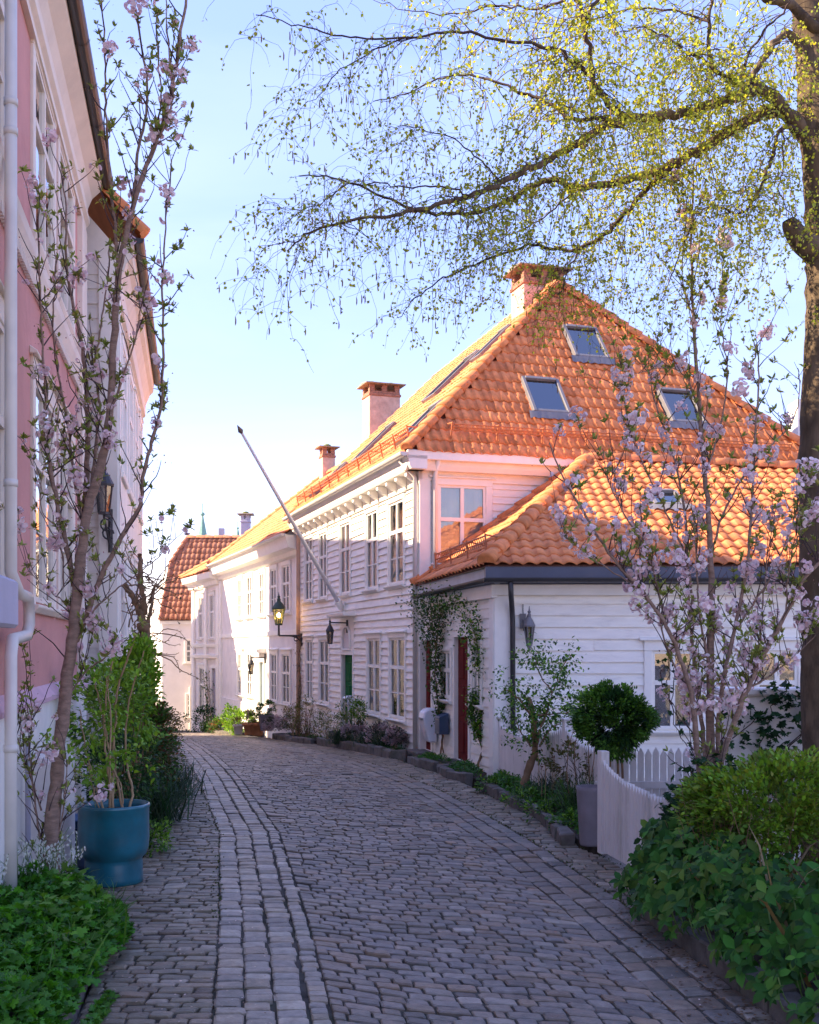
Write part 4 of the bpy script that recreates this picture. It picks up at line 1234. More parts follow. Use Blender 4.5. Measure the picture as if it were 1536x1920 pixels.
# ------------------------------------------------------------------ house closing the street, its tiled roof facing the viewer
houseE = thing('tiled_end_house', 'pale house closing the street under a steep weathered tile roof', 'house', (-10.9, 50.0, -1.7))
EX0 = P(304, 0, 50).x; EX1 = -6.2
fE = Fr((EX0, 50.0), (1, 0), 1)
if fE.n[1] > 0: fE = Fr((EX0, 50.0), (1, 0), -1)
es = lambda px: fE.s_of(px)
hE = [(es(349), es(375), 1.27, 2.26), (es(351), es(378), -1.13, -0.15)]
wall(fE, 0, EX1 - EX0, -3.2, 3.15, hE, PLASTER, houseE)
window(fE, *hE[0], houseE, rows=(0.5,), cols=3, muntin=(0.25, 0.75), casing=0.06)
window(fE, *hE[1], houseE, rows=(0.5,), cols=3, muntin=(0.25, 0.75), casing=0.06)
mb = MB(); mb.fbox(fE, -0.1, EX1 - EX0, 0, 0.12, 2.95, 3.16); mb.build('eaves_board', TRIM, houseE)
mb = MB(); mb.tube([fE.pt(es(357), 0.06, 0.2), fE.pt(es(357), 0.06, -1.9)], 0.05, 8); mb.build('downpipe', PIPE, houseE)
e0, e1 = Vector((EX0 - 0.05, 49.8, 3.12)), Vector((EX1, 49.8, 3.12))
pE = Plane(e0, e1, Vector((EX0, 53.3, 7.08)))
hipb = pE.hit(305, 1056)[1]; top = pE.hit(352, 1009); 
poly = [(0, 0), (pE.uv(e1)[0], 0), (pE.uv(e1)[0], top[1]), (top[0], top[1]), (0, hipb)]
back = [pE.pt(*p) for p in poly]
roofE = slab_roof(houseE, [back])
def behind(p):
    t = 2 * (back[2].y - p.y)
    return Vector((p.x - 0.32 * t, p.y + t, p.z))
mb = MB(); mb.add([behind(v) for v in back], [(0, 1, 2, 3, 4)]); mb.build('rear_slope', UNDERROOF, houseE)
mb = MB(); mb.add([back[4], back[3], behind(back[4])], [(0, 1, 2)]); mb.build('half_hip', TILEOLD, houseE)
gy1 = behind(back[0]).y
mb = MB(); mb.add([(EX0, 50.0, -3.2), (behind(back[0]).x, gy1, -3.2), (behind(back[0]).x, gy1, 3.1), (behind(back[4]).x, behind(back[4]).y, back[4].z - 0.05), (EX0, back[4].y, back[4].z - 0.05), (EX0, 50.0, 3.1)], [(0, 1, 2, 3, 4, 5)]); mb.build('gable_wall', PLASTER, houseE)
tile_roof(roofE, [(pE, poly, 1, [])], w=0.225, l=0.38, mat=TILEOLD, limit=300)
ridge_caps(roofE, back[3], back[2], 0.12, 0.4, TILEOLD); ridge_caps(roofE, back[4], back[3], 0.11, 0.4, TILEOLD); ridge_caps(roofE, back[0], back[4], 0.08, 0.4, TILEOLD)
q = P(461, 960, 54.5); chimney(houseE, (q.x, q.y), 0.42, 0.45, 6.3, q.z, (1, 0), (GREYWALL, GREYWALL, SLAB), pots=1)
q = P(416, 991, 56); mb = MB(); mb.box(q.x - 0.13, q.x + 0.13, 55.8, 56.1, 5.5, q.z); mb.build('chimney_stack', GREYWALL, houseE)

# church spires far behind
for px, py0, y, h, lab, cat in ((380, 944, 210, 1.0, 'green copper church spire with a ball finial above the end house roof', 'church spire'), (446, 978, 240, 0.7, 'thin pale spire half hidden beside the grey chimney', 'church spire')):
    q = P(px, py0, y)
    t = thing('church_spire', lab, cat, (q.x, y, zg(70) + 4.0))
    base = float(ORG[t].z)
    mb = MB(); mb.lathe([(1.15 * h, 0), (1.15 * h, q.z - base - 7.5 * h - 3.0), (1.05 * h, q.z - base - 7.0 * h), (0.16, q.z - base - 2.4 * h)], (q.x, y, base), 8); mb.build('spire_cone', COPPER, t)
    mb = MB(); mb.lathe([(0.0, q.z - base - 2.5 * h), (0.42 * h, q.z - base - 2.1 * h), (0.42 * h, q.z - base - 1.9 * h), (0.0, q.z - base - 1.5 * h)], (q.x, y, base), 10); mb.build('ball', COPPER, t, smooth=True)
    mb = MB(); mb.tube([(q.x, y, q.z - 1.6 * h), (q.x, y, q.z)], 0.07, 6); mb.build('finial_rod', COPPER, t)

# ------------------------------------------------------------------ left side: pink house, its neighbours
LDv = (-0.187, 0.982)
def left_frame(off, y0):
    f = Fr((-1.38 - 0.19 * y0 + off, y0), LDv, 1)
    return f if f.n[0] > 0 else Fr((-1.38 - 0.19 * y0 + off, y0), LDv, -1)
pinkO = 6.6
houseP = thing('pink_house', 'pink plastered house with tall cream windows, ribbed ledge and white plinth', 'house', (-1.38 - 0.19 * pinkO, pinkO, 0))
fP = left_frame(0, pinkO)
LP = (14.1 - pinkO) / 0.982
sy = lambda y: (y - pinkO) / 0.982
wp = [(sy(9.75), sy(11.05), 2.30, 4.20), (sy(11.55), sy(12.85), 2.30, 4.20), (sy(9.75), sy(11.05), 5.45, 7.02), (sy(11.55), sy(12.85), 5.45, 7.02), (sy(6.9), sy(8.2), 2.3, 4.2), (sy(6.9), sy(8.2), 5.45, 7.02)]
wall(fP, 0, LP, -0.3, 7.6, wp, PINK, houseP)
for i, w in enumerate(wp):
    window(fP, *w, houseP, rows=(0.64,), muntin=(0.32,), casing=0.15, hood=0.07 if w[2] < 4 else 0.0, sill=0.05 if w[2] < 4 else 0.03, curtain=CURTAINW, cover=0.8, mat=CREAM, proud=0.028, head=0.03)
mb = MB(); mb.fprism(fP, 0, LP, [(0.002, -0.3), (0.05, -0.3), (0.05, 1.42), (0.002, 1.42)]); mb.build('plinth', WHITE, houseP)
mb = MB(); mb.fprism(fP, 0, LP, [(0.002, 1.421), (0.085, 1.421), (0.085, 1.46), (0.002, 1.56)]); mb.build('plinth_ledge', PINKCAP, houseP)
mb = MB(); mb.fprism(fP, 0, LP, [(0.002, 5.02), (0.03, 5.04), (0.07, 5.16), (0.08, 5.24), (0.002, 5.28)]); mb.build('string_course', CREAM, houseP)
mb = MB()
n = 110
for i in range(n):
    s = LP * i / n; mb.fbox(fP, s, s + LP / n * 0.55, 0.008, 0.045, 4.94, 5.018)
mb.build('ribbed_moulding', CREAM, houseP, kind='stuff')
mb = MB(); mb.fprism(fP, 0, LP, [(0.002, 7.05), (0.05, 7.05), (0.05, 7.12), (0.09, 7.16), (0.09, 7.22), (0.06, 7.25), (0.07, 7.36), (0.12, 7.48), (0.20, 7.56), (0.24, 7.60), (0.24, 7.70), (0.002, 7.70)]); mb.build('cornice', CREAM, houseP)
mb = MB(); mb.fbox(fP, LP - 0.62, LP, 0.0, 0.06, 1.56, 5.018); mb.build('pilaster', CREAM, houseP)
mb = MB(); mb.fbox(fP, LP - 0.62, LP, 0.0, 0.06, 5.282, 7.04); mb.build('pilaster', CREAM, houseP)
gutter_run(houseP, [fP.pt(0, 0.30, 7.76), fP.pt(LP + 0.1, 0.30, 7.72)], 0.075, DARKMETAL, 0.8)
def Ppt(s, w, z): q = fP.pt(s, -w, z); return Vector(q)
roofP = slab_roof(houseP, [[Ppt(0, -0.26, 7.72), Ppt(LP, -0.26, 7.72), Ppt(LP, 4.0, 11.0), Ppt(0, 4.0, 11.0)], [Ppt(0, 4.0, 11.0), Ppt(LP, 4.0, 11.0), Ppt(LP, 8.2, 7.7), Ppt(0, 8.2, 7.7)]], mat=TILE)
for s in (0, LP):
    mb = MB(); mb.add([Ppt(s, 0, -0.3), Ppt(s, 8, -0.3), Ppt(s, 8, 7.6), Ppt(s, 4, 10.85), Ppt(s, 0, 7.6)], [(0, 1, 2, 3, 4)]); mb.build('gable_wall', PINK, houseP)
# downpipe that dodges the plinth ledge
PY = 0.62
sy0 = sy
sy = lambda y: sy0(y - PY)
q = [fP.pt(sy(8.35), 0.13, 7.7), fP.pt(sy(8.35), 0.13, 2.42), fP.pt(sy(8.50), 0.16, 2.28), fP.pt(sy(8.86), 0.17, 2.27), fP.pt(sy(8.93), 0.17, 2.18), fP.pt(sy(8.93), 0.17, 2.07), fP.pt(sy(8.80), 0.17, 1.99), fP.pt(sy(8.30), 0.15, 1.96), fP.pt(sy(8.22), 0.15, 1.85), fP.pt(sy(8.22), 0.15, 0.0)]
mb = MB(); mb.tube(q, 0.042, 12); dp = mb.build('downpipe', PIPE, houseP, smooth=True)
for (y, z) in ((8.35, 5.6), (8.35, 5.4), (8.35, 3.0), (8.22, 1.2)):
    mb = MB(); c = fP.pt(sy(y), 0.13 if y > 8.3 else 0.15, z); mb.tube([c, (c[0], c[1], c[2] + 0.05)], 0.048, 12); mb.build('pipe_collar', PIPE, dp, smooth=True)
sy = sy0
mb = MB(); mb.tube([fP.pt(sy(8.75), 0.10, 1.2), fP.pt(sy(8.75), 0.10, 0.0)], 0.022, 8); mb.build('small_pipe', GREYWALL, houseP)

# unseen box added to stop sun leaking through the slot between the houses
mb = MB(); mb.box(-12, -5.0, 12.6, 14.40, -0.3, 7.5); mb.build('sun_gap_blocker', PINK, houseP)
# nearest left neighbour: only the end of its projecting bay shows
houseN = thing('bay_house', 'grey lilac bay wall at the very left edge, nearer than the pink house', 'house', (-2.4, 4.6, 0))
fN = left_frame(0.22, 2.2)
LN = (6.55 - 2.2) / 0.982
wall(fN, 0, LN, 2.32, 8.2, [], GREYWALL, houseN)
mb = MB(); mb.fbox(fN, LN - 0.001, LN + 0.0, -3, 0, 2.3, 8.2); mb.build('end_wall', GREYWALL, houseN)
mb = MB(); mb.fbox(fN, 0, LN + 0.32, -0.2, 0.10, 2.02, 2.31); mb.build('bay_base', GREYWALL, houseN, bevel=0.02)
mb = MB(); mb.fbox(fN, 0, LN - 0.3, -0.22, -0.10, -0.2, 2.02); mb.build('lower_wall', WHITE, houseN)

# white house beyond the pink one
FO = 14.45
houseF = thing('corner_house', 'tall white house with dark gutter between the pink house and the leafy shrubs', 'house', (-0.985 - 0.19 * FO, FO, 0))
fF = left_frame(0.395, FO)
LF = 7.6
hF = [(1.0, 1.9, 1.5, 3.2), (2.7, 3.6, 1.5, 3.2), (4.4, 5.3, 1.5, 3.2), (1.0, 1.9, 4.3, 6.0), (2.7, 3.6, 4.3, 6.0), (4.4, 5.3, 4.3, 6.0), (6.1, 6.9, 4.3, 6.0)]
wall(fF, 0, LF, -1, 7.0, hF, WHITE, houseF)
for h in hF: window(fF, *h, houseF, rows=(0.64,), muntin=(0.32,), casing=0.13, hood=0.05, sill=0.02, proud=0.03, curtain=CURTAINW, cover=0.7)
mb = MB(); mb.fprism(fF, -0.05, LF + 0.1, [(0.002, 6.35), (0.05, 6.38), (0.06, 6.6), (0.14, 6.8), (0.20, 6.86), (0.22, 7.05), (0.002, 7.05)]); mb.build('cornice', CREAM, houseF)
gutter_run(houseF, [fF.pt(-0.1, 0.28, 7.10), fF.pt(LF + 0.1, 0.28, 7.06)], 0.07, DARKMETAL, 0.8)
gF = Fr(fF.pt(0, 0, 0)[:2], (-1, 0), 1)
if gF.n[1] > 0: gF = Fr(fF.pt(0, 0, 0)[:2], (-1, 0), -1)
mb = MB(); mb.add([gF.pt(0, 0, -1), gF.pt(8, 0, -1), gF.pt(8, 0, 7.0), gF.pt(4, 0, 11.6), gF.pt(0, 0, 7.0)], [(0, 1, 2, 3, 4)]); mb.build('gable_wall', WHITE, houseF)
siding(gF, 0.21, 1.0, 0.2, 6.9, 0.19, [], houseF, t=0.024)
mb = MB(); mb.fbox(gF, -0.03, 0.21, 0.0, 0.05, -0.5, 6.9); mb.build('corner_board', TRIM, houseF)
mb = MB(); mb.fbox(fF, -0.03, 0.2, 0.0, 0.05, -0.5, 6.34); mb.build('corner_board', TRIM, houseF)
def Fpt(s, w, z): return Vector(fF.pt(s, -w, z))
fe0, fe1, fr0, fr1, fr2 = Fpt(-0.06, -0.3, 7.12), Fpt(LF + 0.1, -0.3, 7.12), Fpt(-0.06, 4.0, 11.9), Fpt(LF - 3.4, 4.0, 11.9), Fpt(LF + 0.1, 4.0, 9.0)
fb0, fb1 = Fpt(-.06, 8.3, 7.12), Fpt(LF + .1, 8.3, 7.12)
roofF = slab_roof(houseF, [[fe0, fe1, fr2], [fe0, fr2, fr1], [fe0, fr1, fr0], [fb1, fb0, fr0], [fb1, fr0, fr1], [fb1, fr1, fr2], [fe1, fb1, fr2]])
pFF = Plane(fe0, fe1, fr0)
tile_roof(roofF, [(pFF, [pFF.uv(fe0), pFF.uv(Fpt(LF - 4, -0.3, 7.12)), pFF.uv(fr1), pFF.uv(fr0)], 1, [])], limit=0)
ridge_caps(roofF, fe0, fr0, 0.13)
mb = MB(); mb.add([Fpt(LF, 0, -1.5), Fpt(LF, 8, -1.5), Fpt(LF, 8, 7), Fpt(LF, 0, 7)], [(0, 1, 2, 3)]); mb.build('end_wall', WHITE, houseF)

# the next house on the left, behind the shrubs: seen only as the shade it throws
houseH = thing('shaded_house', 'white house farther down on the left behind the tall white corner house', 'house', (-7.2, 24.0, -0.5))
fH = Fr((-6.45, 22.05), (-0.165, 1), 1)
if fH.n[0] < 0: fH = Fr((-6.45, 22.05), (-0.165, 1), -1)
LH = 13.3
hh = [(1.0 + 1.7 * i, 1.9 + 1.7 * i, z, z + 1.6) for i in range(7) for z in (0.2, 3.2)]
wall(fH, 0, LH, -2, 6.4, hh, PLASTER, houseH)
for h in hh: window(fH, *h, houseH, rows=(0.64,), casing=0.12)
mb = MB()
for s in (0, LH):
    mb.add([fH.pt(s, 0, -2), fH.pt(s, -8, -2), fH.pt(s, -8, 6.4), fH.pt(s, -4, 10.8), fH.pt(s, 0, 6.4)], [(0, 1, 2, 3, 4)])
mb.build('gable_wall', PLASTER, houseH)
hq = [Vector(fH.pt(0, 0.3, 6.4)), Vector(fH.pt(LH, 0.3, 6.4)), Vector(fH.pt(LH, -4, 11.0)), Vector(fH.pt(0, -4, 11.0))]
roofH = slab_roof(houseH, [hq, [Vector(fH.pt(0, -4, 11)), Vector(fH.pt(LH, -4, 11)), Vector(fH.pt(LH, -8.3, 6.4)), Vector(fH.pt(0, -8.3, 6.4))]], mat=TILE)

# one more gabled house far down on the left: its pointed gable shades the bend
houseG = thing('gabled_house', 'steep gabled white house at the bend, hidden behind the left-hand houses', 'house', (-13.0, 43.5, -1.3))
mb = MB()
prof = [(39.3, -3.0), (47.7, -3.0), (47.7, 4.7), (43.5, 8.2), (39.3, 4.7)]
for x in (-12.0, -19.0): mb.add([(x, y, z) for y, z in prof], [(0, 1, 2, 3, 4)])
for y in (39.3, 47.7): mb.add([(-12, y, -3), (-19, y, -3), (-19, y, 4.7), (-12, y, 4.7)], [(0, 1, 2, 3)])
mb.build('wall', PLASTER, houseG)
slab_roof(houseG, [[(-11.8, 39.1, 4.6), (-19.2, 39.1, 4.6), (-19.2, 43.5, 8.3), (-11.8, 43.5, 8.3)], [(-11.8, 47.9, 4.6), (-19.2, 47.9, 4.6), (-19.2, 43.5, 8.3), (-11.8, 43.5, 8.3)]], mat=TILEOLD, under=-0.02)
fG = Fr((-12.0, 39.3), (0, 1), 1)
if fG.n[0] < 0: fG = Fr((-12.0, 39.3), (0, 1), -1)
for s0 in (1.2, 3.7, 6.2):
    window(fG, s0, s0 + 0.9, 1.2, 2.7, houseG, rows=(0.64,), casing=0.12, dark=True)
# ------------------------------------------------------------------ street furniture and things fixed to the houses
# flagpole leaning out from the big house
b0 = Vector(fA.pt(fA.s_of(648) , 0.10, 2.84)); tip = P(445, 797, 20.6)
t = thing('flagpole', 'long bare white flagpole slanting up from the wall above the green door', 'flagpole', b0)
dirp = (tip - b0)
mb = MB(); mb.tube([b0 + dirp * k for k in (0, 0.25, 0.6, 0.97)], [0.048, 0.046, 0.037, 0.024], 12); mb.build('pole', POLE, t, smooth=True)
mb = MB(); mb.tube([b0 + dirp * 0.968, b0 + dirp * 0.975, b0 + dirp * 1.0], [0.03, 0.05, 0.004], 10); mb.build('finial', KERB, t)
mb = MB(); mb.fbox(fA, fA.s_of(648) - 0.10, fA.s_of(648) + 0.10, 0.03, 0.06, 2.74, 2.98); mb.tube([b0 - dirp.normalized() * 0.05, b0 + dirp.normalized() * 0.35], 0.08, 10); mb.build('bracket', WHITE, t)

# wall-mounted street lamp on the corner between the two houses
def lamp_body(root, c, s, glass_bot, glass_top, lit=True, finial=True, metal=None, nside=6):
    """six-sided lantern hanging or standing at c (bottom centre of the glass)"""
    metal = metal or DARKMETAL
    H = 0.46 * s
    mb = MB(); mb.lathe([(glass_bot * s, 0.0), (glass_top * s, H)], c, nside); mb.F = [f for f in mb.F if len(f) == 4]
    g = mb.build('lamp_glass', LAMPGLASS if lit else LANTGLASS, root)
    mb = MB()
    for k in range(nside):
        a = 2 * math.pi * k / nside
        p0 = (c[0] + glass_bot * s * 1.02 * math.cos(a), c[1] + glass_bot * s * 1.02 * math.sin(a), c[2]); p1 = (c[0] + glass_top * s * 1.02 * math.cos(a), c[1] + glass_top * s * 1.02 * math.sin(a), c[2] + H)
        mb.tube([p0, p1], 0.012 * s + 0.003, 5)
    mb.lathe([(glass_bot * s * 1.12, -0.03 * s), (glass_bot * s * 1.12, 0.012 * s), (glass_bot * s * 0.6, 0.014 * s)], c, nside)
    mb.build('lamp_frame', metal, root)
    mb = MB(); mb.lathe([(glass_top * s * 1.22, H - 0.005), (glass_top * s * 1.25, H + 0.03 * s), (glass_top * s * 0.75, H + 0.17 * s), (glass_top * s * 0.34, H + 0.25 * s), (glass_top * s * 0.36, H + 0.31 * s), (0.03 * s, H + 0.36 * s)], c, 12); mb.build('lamp_hood', metal, root)
    if finial:
        mb = MB(); mb.lathe([(0.03 * s, H + 0.35 * s), (0.05 * s, H + 0.39 * s), (0.02 * s, H + 0.43 * s), (0.004, H + 0.54 * s)], c, 8); mb.build('finial', metal, root)
    if lit:
        mb = MB(); mb.tube([(c[0], c[1], c[2] - 0.02), (c[0], c[1], c[2] + 0.22 * s)], 0.022 * s, 8); mb.build('burner', metal, root)
        mb = MB(); mb.lathe([(0.0, 0.20 * s), (0.055 * s, 0.25 * s), (0.055 * s, 0.31 * s), (0.0, 0.36 * s)], c, 10); mb.build('mantle', LIT, root, smooth=True)
sl = fA.pt(LA - 0.25, 0.04, 0)
arm_z = P(0, 1192, sl[1]).z
lp = P(523, 1172, sl[1] - 0.25)
wp0 = Vector((sl[0], sl[1], arm_z))
t = thing('street_lamp', 'lit green lantern on a scrolled iron bracket at the corner of the weatherboarded house', 'street lamp', wp0)
endp = Vector((lp.x, lp.y, arm_z - 0.0))
mb = MB(); mb.tube([wp0 - Vector((0, 0, 0.28)), wp0 + Vector((0, 0, 0.06))], 0.035, 8); mb.tube([wp0, endp], 0.022, 8)
n = 10; arc = [wp0 + Vector((0, 0, -0.24)) + (endp - wp0) * (0.62 * k / n) + Vector((0, 0, 0.24 * (k / n) ** 0.5 * (2 - k / n) ** 0.5 * 0.98)) for k in range(n + 1)]
mb.tube(arc, 0.016, 6)
ring = [wp0 + (endp - wp0) * 0.24 + Vector((0, 0, -0.09)) + ((endp - wp0).normalized() * math.cos(a) + Vector((0, 0, math.sin(a)))) * 0.06 for a in np.linspace(0, 2 * math.pi, 13)]
mb.tube(ring, 0.012, 6); mb.build('iron_bracket', DARKMETAL, t)
mb = MB(); mb.tube([endp, endp + Vector((0, 0, lp.z - arm_z))], [0.032, 0.026], 8); mb.build('stem', DARKMETAL, t)
lamp_body(t, endp + Vector((0, 0, lp.z - arm_z + 0.02)), 0.88, 0.10, 0.175, True, metal=material('lamp_green_metal', (0.045, 0.07, 0.05), 0.5, 0.1, 8))

# lantern over the green door
q = Vector(fA.pt(fA.s_of(655), 0.05, fA.z_of(fA.s_of(655), 1172)))
t = thing('wall_lantern', 'black lantern hanging from a bracket beside the arched panel over the green door', 'wall lantern', q)
e = Vector(fA.pt(fA.s_of(652), 0.42, q.z + 0.06))
mb = MB(); mb.tube([q - Vector((0, 0, 0.18)), q + Vector((0, 0, 0.12))], 0.028, 8); mb.tube([q + Vector((0, 0, 0.05)), e], 0.018, 6); mb.tube([e, e - Vector((0, 0, 0.1))], 0.012, 6); mb.build('iron_bracket', DARKMETAL, t)
lamp_body(t, e - Vector((0, 0, 0.48)), 0.60, 0.08, 0.13, False)
# lantern over the pale blue door
q = Vector(fC.pt(dC[0] - 0.35, 0.05, 1.6))
t = thing('wall_lantern', 'small black lantern beside the hood over the pale blue door', 'wall lantern', q)
e = q + Vector((fC.n[0], fC.n[1], 0)) * 0.45
mb = MB(); mb.tube([q - Vector((0, 0, 0.18)), q + Vector((0, 0, 0.12))], 0.03, 8); mb.tube([q, e], 0.02, 6); mb.build('iron_bracket', DARKMETAL, t)
lamp_body(t, e - Vector((0, 0, 0.5)), 0.62, 0.08, 0.14, False)
# grey lantern on the annex end wall
q = Vector(hB.pt(hB.s_of(980), 0.03, hB.z_of(hB.s_of(980), 1166)))
t = thing('wall_lantern', 'grey carriage lantern with pointed foot on the white annex wall by the dark downpipe', 'wall lantern', q)
mb = MB(); mb.fbox(hB, hB.s_of(980) - 0.045, hB.s_of(980) + 0.045, 0.02, 0.06, q.z - 0.10, q.z + 0.12); e = q + Vector((0.07, -0.16, 0.10)); mb.tube([q + Vector((0, -0.05, 0.02)), q + Vector((0.03, -0.12, -0.02)), e], 0.02, 6); mb.build('wall_plate', FRAMEMETAL, t)
c = q + Vector((0.08, -0.16, -0.33))
lamp_body(t, c, 0.56, 0.07, 0.13, False, metal=FRAMEMETAL)
mb = MB(); mb.lathe([(0.0, -0.14), (0.012, -0.10), (0.04, -0.02), (0.05, 0.0)], c, 6); mb.build('pointed_foot', FRAMEMETAL, t)
# black lantern and scroll on the tall house at the left
q = Vector(gF.pt(0.06, 0.05, gF.z_of(0.06, 1000)))
t = thing('wall_lantern', 'black bell-hooded lantern with scrolled ironwork behind the left cherry tree', 'wall lantern', q)
c = Vector(gF.pt(0.06, 0.36, gF.z_of(0.06, 1000)))
mb = MB(); mb.tube([q - Vector((0, 0, 0.25)), q + Vector((0, 0, 0.3))], 0.03, 8); mb.tube([q + Vector((0, 0, 0.2)), c + Vector((0, 0, 0.2))], 0.02, 6); mb.tube([q - Vector((0, 0, 0.2)), q + (c - q) * 0.5 - Vector((0, 0, 0.02)), c + Vector((0, 0, 0.18))], 0.016, 6)
for k in range(2):
    cc = q + (c - q) * (0.35 + 0.3 * k) + Vector((0, 0, -0.02 + 0.1 * k)); mb.tube([cc + Vector((0.07 * math.cos(a), -0.07 * math.sin(a) * 0.4, 0.07 * math.sin(a))) for a in np.linspace(0, 5.5, 12)], 0.012, 5)
mb.build('iron_bracket', DARKMETAL, t)
lamp_body(t, c + Vector((0, 0, 0.22)), 0.72, 0.09, 0.14, False)

# mail boxes
def mailbox(f, s, d, z, w, h, dep, mat, label, rounded):
    c = f.pt(s, d, z); t = thing('mailbox', label, 'mailbox', c)
    if rounded:
        prof = [(0, 0), (dep * 0.55, 0), (dep * 0.8, h * 0.35), (dep, h * 0.72), (dep * 0.92, h * 0.9), (dep * 0.6, h), (0, h)]
    else:
        prof = [(0, 0), (dep, 0), (dep, h * 0.82), (0, h)]
    mb = MB(); mb.fprism(f, s - w / 2, s + w / 2, [(d + a, z + b) for a, b in prof]); mb.build('box', mat, t, bevel=0.025 if rounded else 0.008)
    mb = MB(); mb.fbox(f, s - w * 0.42, s + w * 0.42, d + dep * 0.86, d + dep * 1.03, z + h * 0.66, z + h * 0.72); mb.build('slot_flap', FRAMEMETAL, t)
    return t
mailbox(fB, fB.s_of(820), 0.04, fB.z_of(fB.s_of(820), 1391), 0.34, 0.60, 0.26, PLASTICW, 'white rounded mailbox by the far red door of the annex', True)
mailbox(fB, fB.s_of(842), 0.04, fB.z_of(fB.s_of(842), 1376), 0.30, 0.36, 0.17, NAVY, 'navy blue mailbox between the two red doors', False)
mailbox(fA, fA.s_of(671), 0.12, fA.z_of(fA.s_of(671), 1326), 0.34, 0.26, 0.20, PLASTICW, 'white rounded mailbox standing on a post right of the green door', True)
o = bpy.data.objects['mailbox.002']
mb = MB(); q = fA.pt(fA.s_of(671), 0.2, 0); mb.tube([(q[0], q[1], -0.3), (q[0], q[1], ORG[o].z + 0.01)], 0.03, 8); mb.build('post', PLASTICW, o)

# ------------------------------------------------------------------ picket fences
def picket(f, s, w, d0, d1, z0, z1, pointed, parent, mat=None):
    mb = MB()
    if pointed:
        v = []
        for d in (d0, d1):
            v += [f.pt(s, d, z0), f.pt(s + w, d, z0), f.pt(s + w, d, z1 - w * 0.9), f.pt(s + w / 2, d, z1), f.pt(s, d, z1 - w * 0.9)]
        mb.add(v, [(4, 3, 2, 1, 0), (5, 6, 7, 8, 9)] + [(i, (i + 1) % 5, 5 + (i + 1) % 5, 5 + i) for i in range(5)])
    else:
        mb.fbox(f, s, s + w, d0, d1, z0, z1)
    mb.build('picket', mat or FENCEP, parent)

# fence along the street in front of the annex garden, sagging between its posts
a, b = (1.34, 16.8), (2.22, 12.0)
f1 = Fr(a, (b[0] - a[0], b[1] - a[1]), 1)
if f1.n[0] > 0: f1 = Fr(a, (b[0] - a[0], b[1] - a[1]), -1)
L1 = math.hypot(b[0] - a[0], b[1] - a[1])
t = thing('picket_fence', 'long white picket fence with sagging tops behind the rose bed, ending at the annex', 'fence', (*a, 0))
posts = [0.0, 3.05, L1]; ph = [0.84, 1.0, 0.97]
s = 0.06
while s < L1 - 0.08:
    k = max(i for i in range(2) if posts[i] <= s + 1e-6); u = (s - posts[k]) / (posts[k + 1] - posts[k])
    top = ph[k] * (1 - u) + ph[k + 1] * u - 0.04 - 0.16 * (1 - (2 * u - 1) ** 2)
    picket(f1, s, 0.066, 0.0, 0.02, 0.05, top + random.gauss(0, 0.004), True, t)
    s += 0.079
for k, s in enumerate(posts):
    mb = MB(); mb.fbox(f1, s - 0.045, s + 0.045, -0.08, 0.024, -0.05, ph[k] + 0.02); mb.fbox(f1, s - 0.06, s + 0.06, -0.095, 0.039, ph[k] + 0.021, ph[k] + 0.05); mb.build('fence_post', FENCEP, t, bevel=0.005)
for z in (0.22, 0.52):
    mb = MB(); mb.fbox(f1, 0.05, L1 - 0.05, -0.045, -0.002, z, z + 0.07); mb.build('rail', FENCEP, t)
# close-boarded gate standing out towards the viewer, its top hollowed
a, b = (1.76, 10.42), (2.10, 8.40)
f2 = Fr(a, (b[0] - a[0], b[1] - a[1]), 1)
if f2.n[0] > 0: f2 = Fr(a, (b[0] - a[0], b[1] - a[1]), -1)
L2 = math.hypot(b[0] - a[0], b[1] - a[1])
t = thing('garden_gate', 'white close-boarded gate with hollowed top edge, standing beside the grey planter', 'gate', (*a, 0))
mb = MB(); mb.fbox(f2, -0.03, 0.08, -0.05, 0.03, 0.02, 0.96); mb.build('gate_post', FENCEP, t, bevel=0.006)
s = 0.085
while s < L2:
    u = s / L2
    top = 0.72 + 0.20 * math.exp(-u * 5.2) + 0.30 * max(0, u - 0.62) ** 2 * 4
    picket(f2, s, 0.056, 0.0, 0.022, 0.05 - 0.01 * u, top + random.gauss(0, 0.004), True, t)
    s += 0.0665
for z in (0.18, 0.60):
    mb = MB(); mb.fbox(f2, 0.0, L2, -0.05, -0.002, z, z + 0.08); mb.build('rail', FENCEP, t)
# cross fence facing the viewer behind the gate
f3 = Fr((1.90, 11.35), (1, 0.03), 1)
if f3.n[1] > 0: f3 = Fr((1.90, 11.35), (1, 0.03), -1)
t = thing('picket_fence', 'short white fence of pointed pickets facing the street behind the hollow-topped gate', 'fence', (1.90, 11.35, 0))
s = 0.0
while s < 1.7:
    picket(f3, s, 0.060, 0.0, 0.02, 0.1, 0.90 + random.gauss(0, 0.008), True, t)
    s += 0.076
for z in (0.50, 0.15):
    mb = MB(); mb.fbox(f3, -0.05, 1.75, 0.021, 0.055, z, z + 0.07); mb.build('rail', FENCEP, t)
# garden wall under the right cherry
t = thing('garden_wall', 'stained whitewashed garden wall behind the right cherry tree, hung with ivy', 'wall', (3.4, 10.6, 0))
mb = MB(); mb.box(2.92, 5.2, 10.45, 10.75, -0.2, 1.46); mb.build('wall_body', PLASTER, t, bevel=0.02)
mb = MB(); mb.box(2.87, 5.25, 10.40, 10.80, 1.461, 1.53); mb.build('coping', PLASTER, t, bevel=0.015)
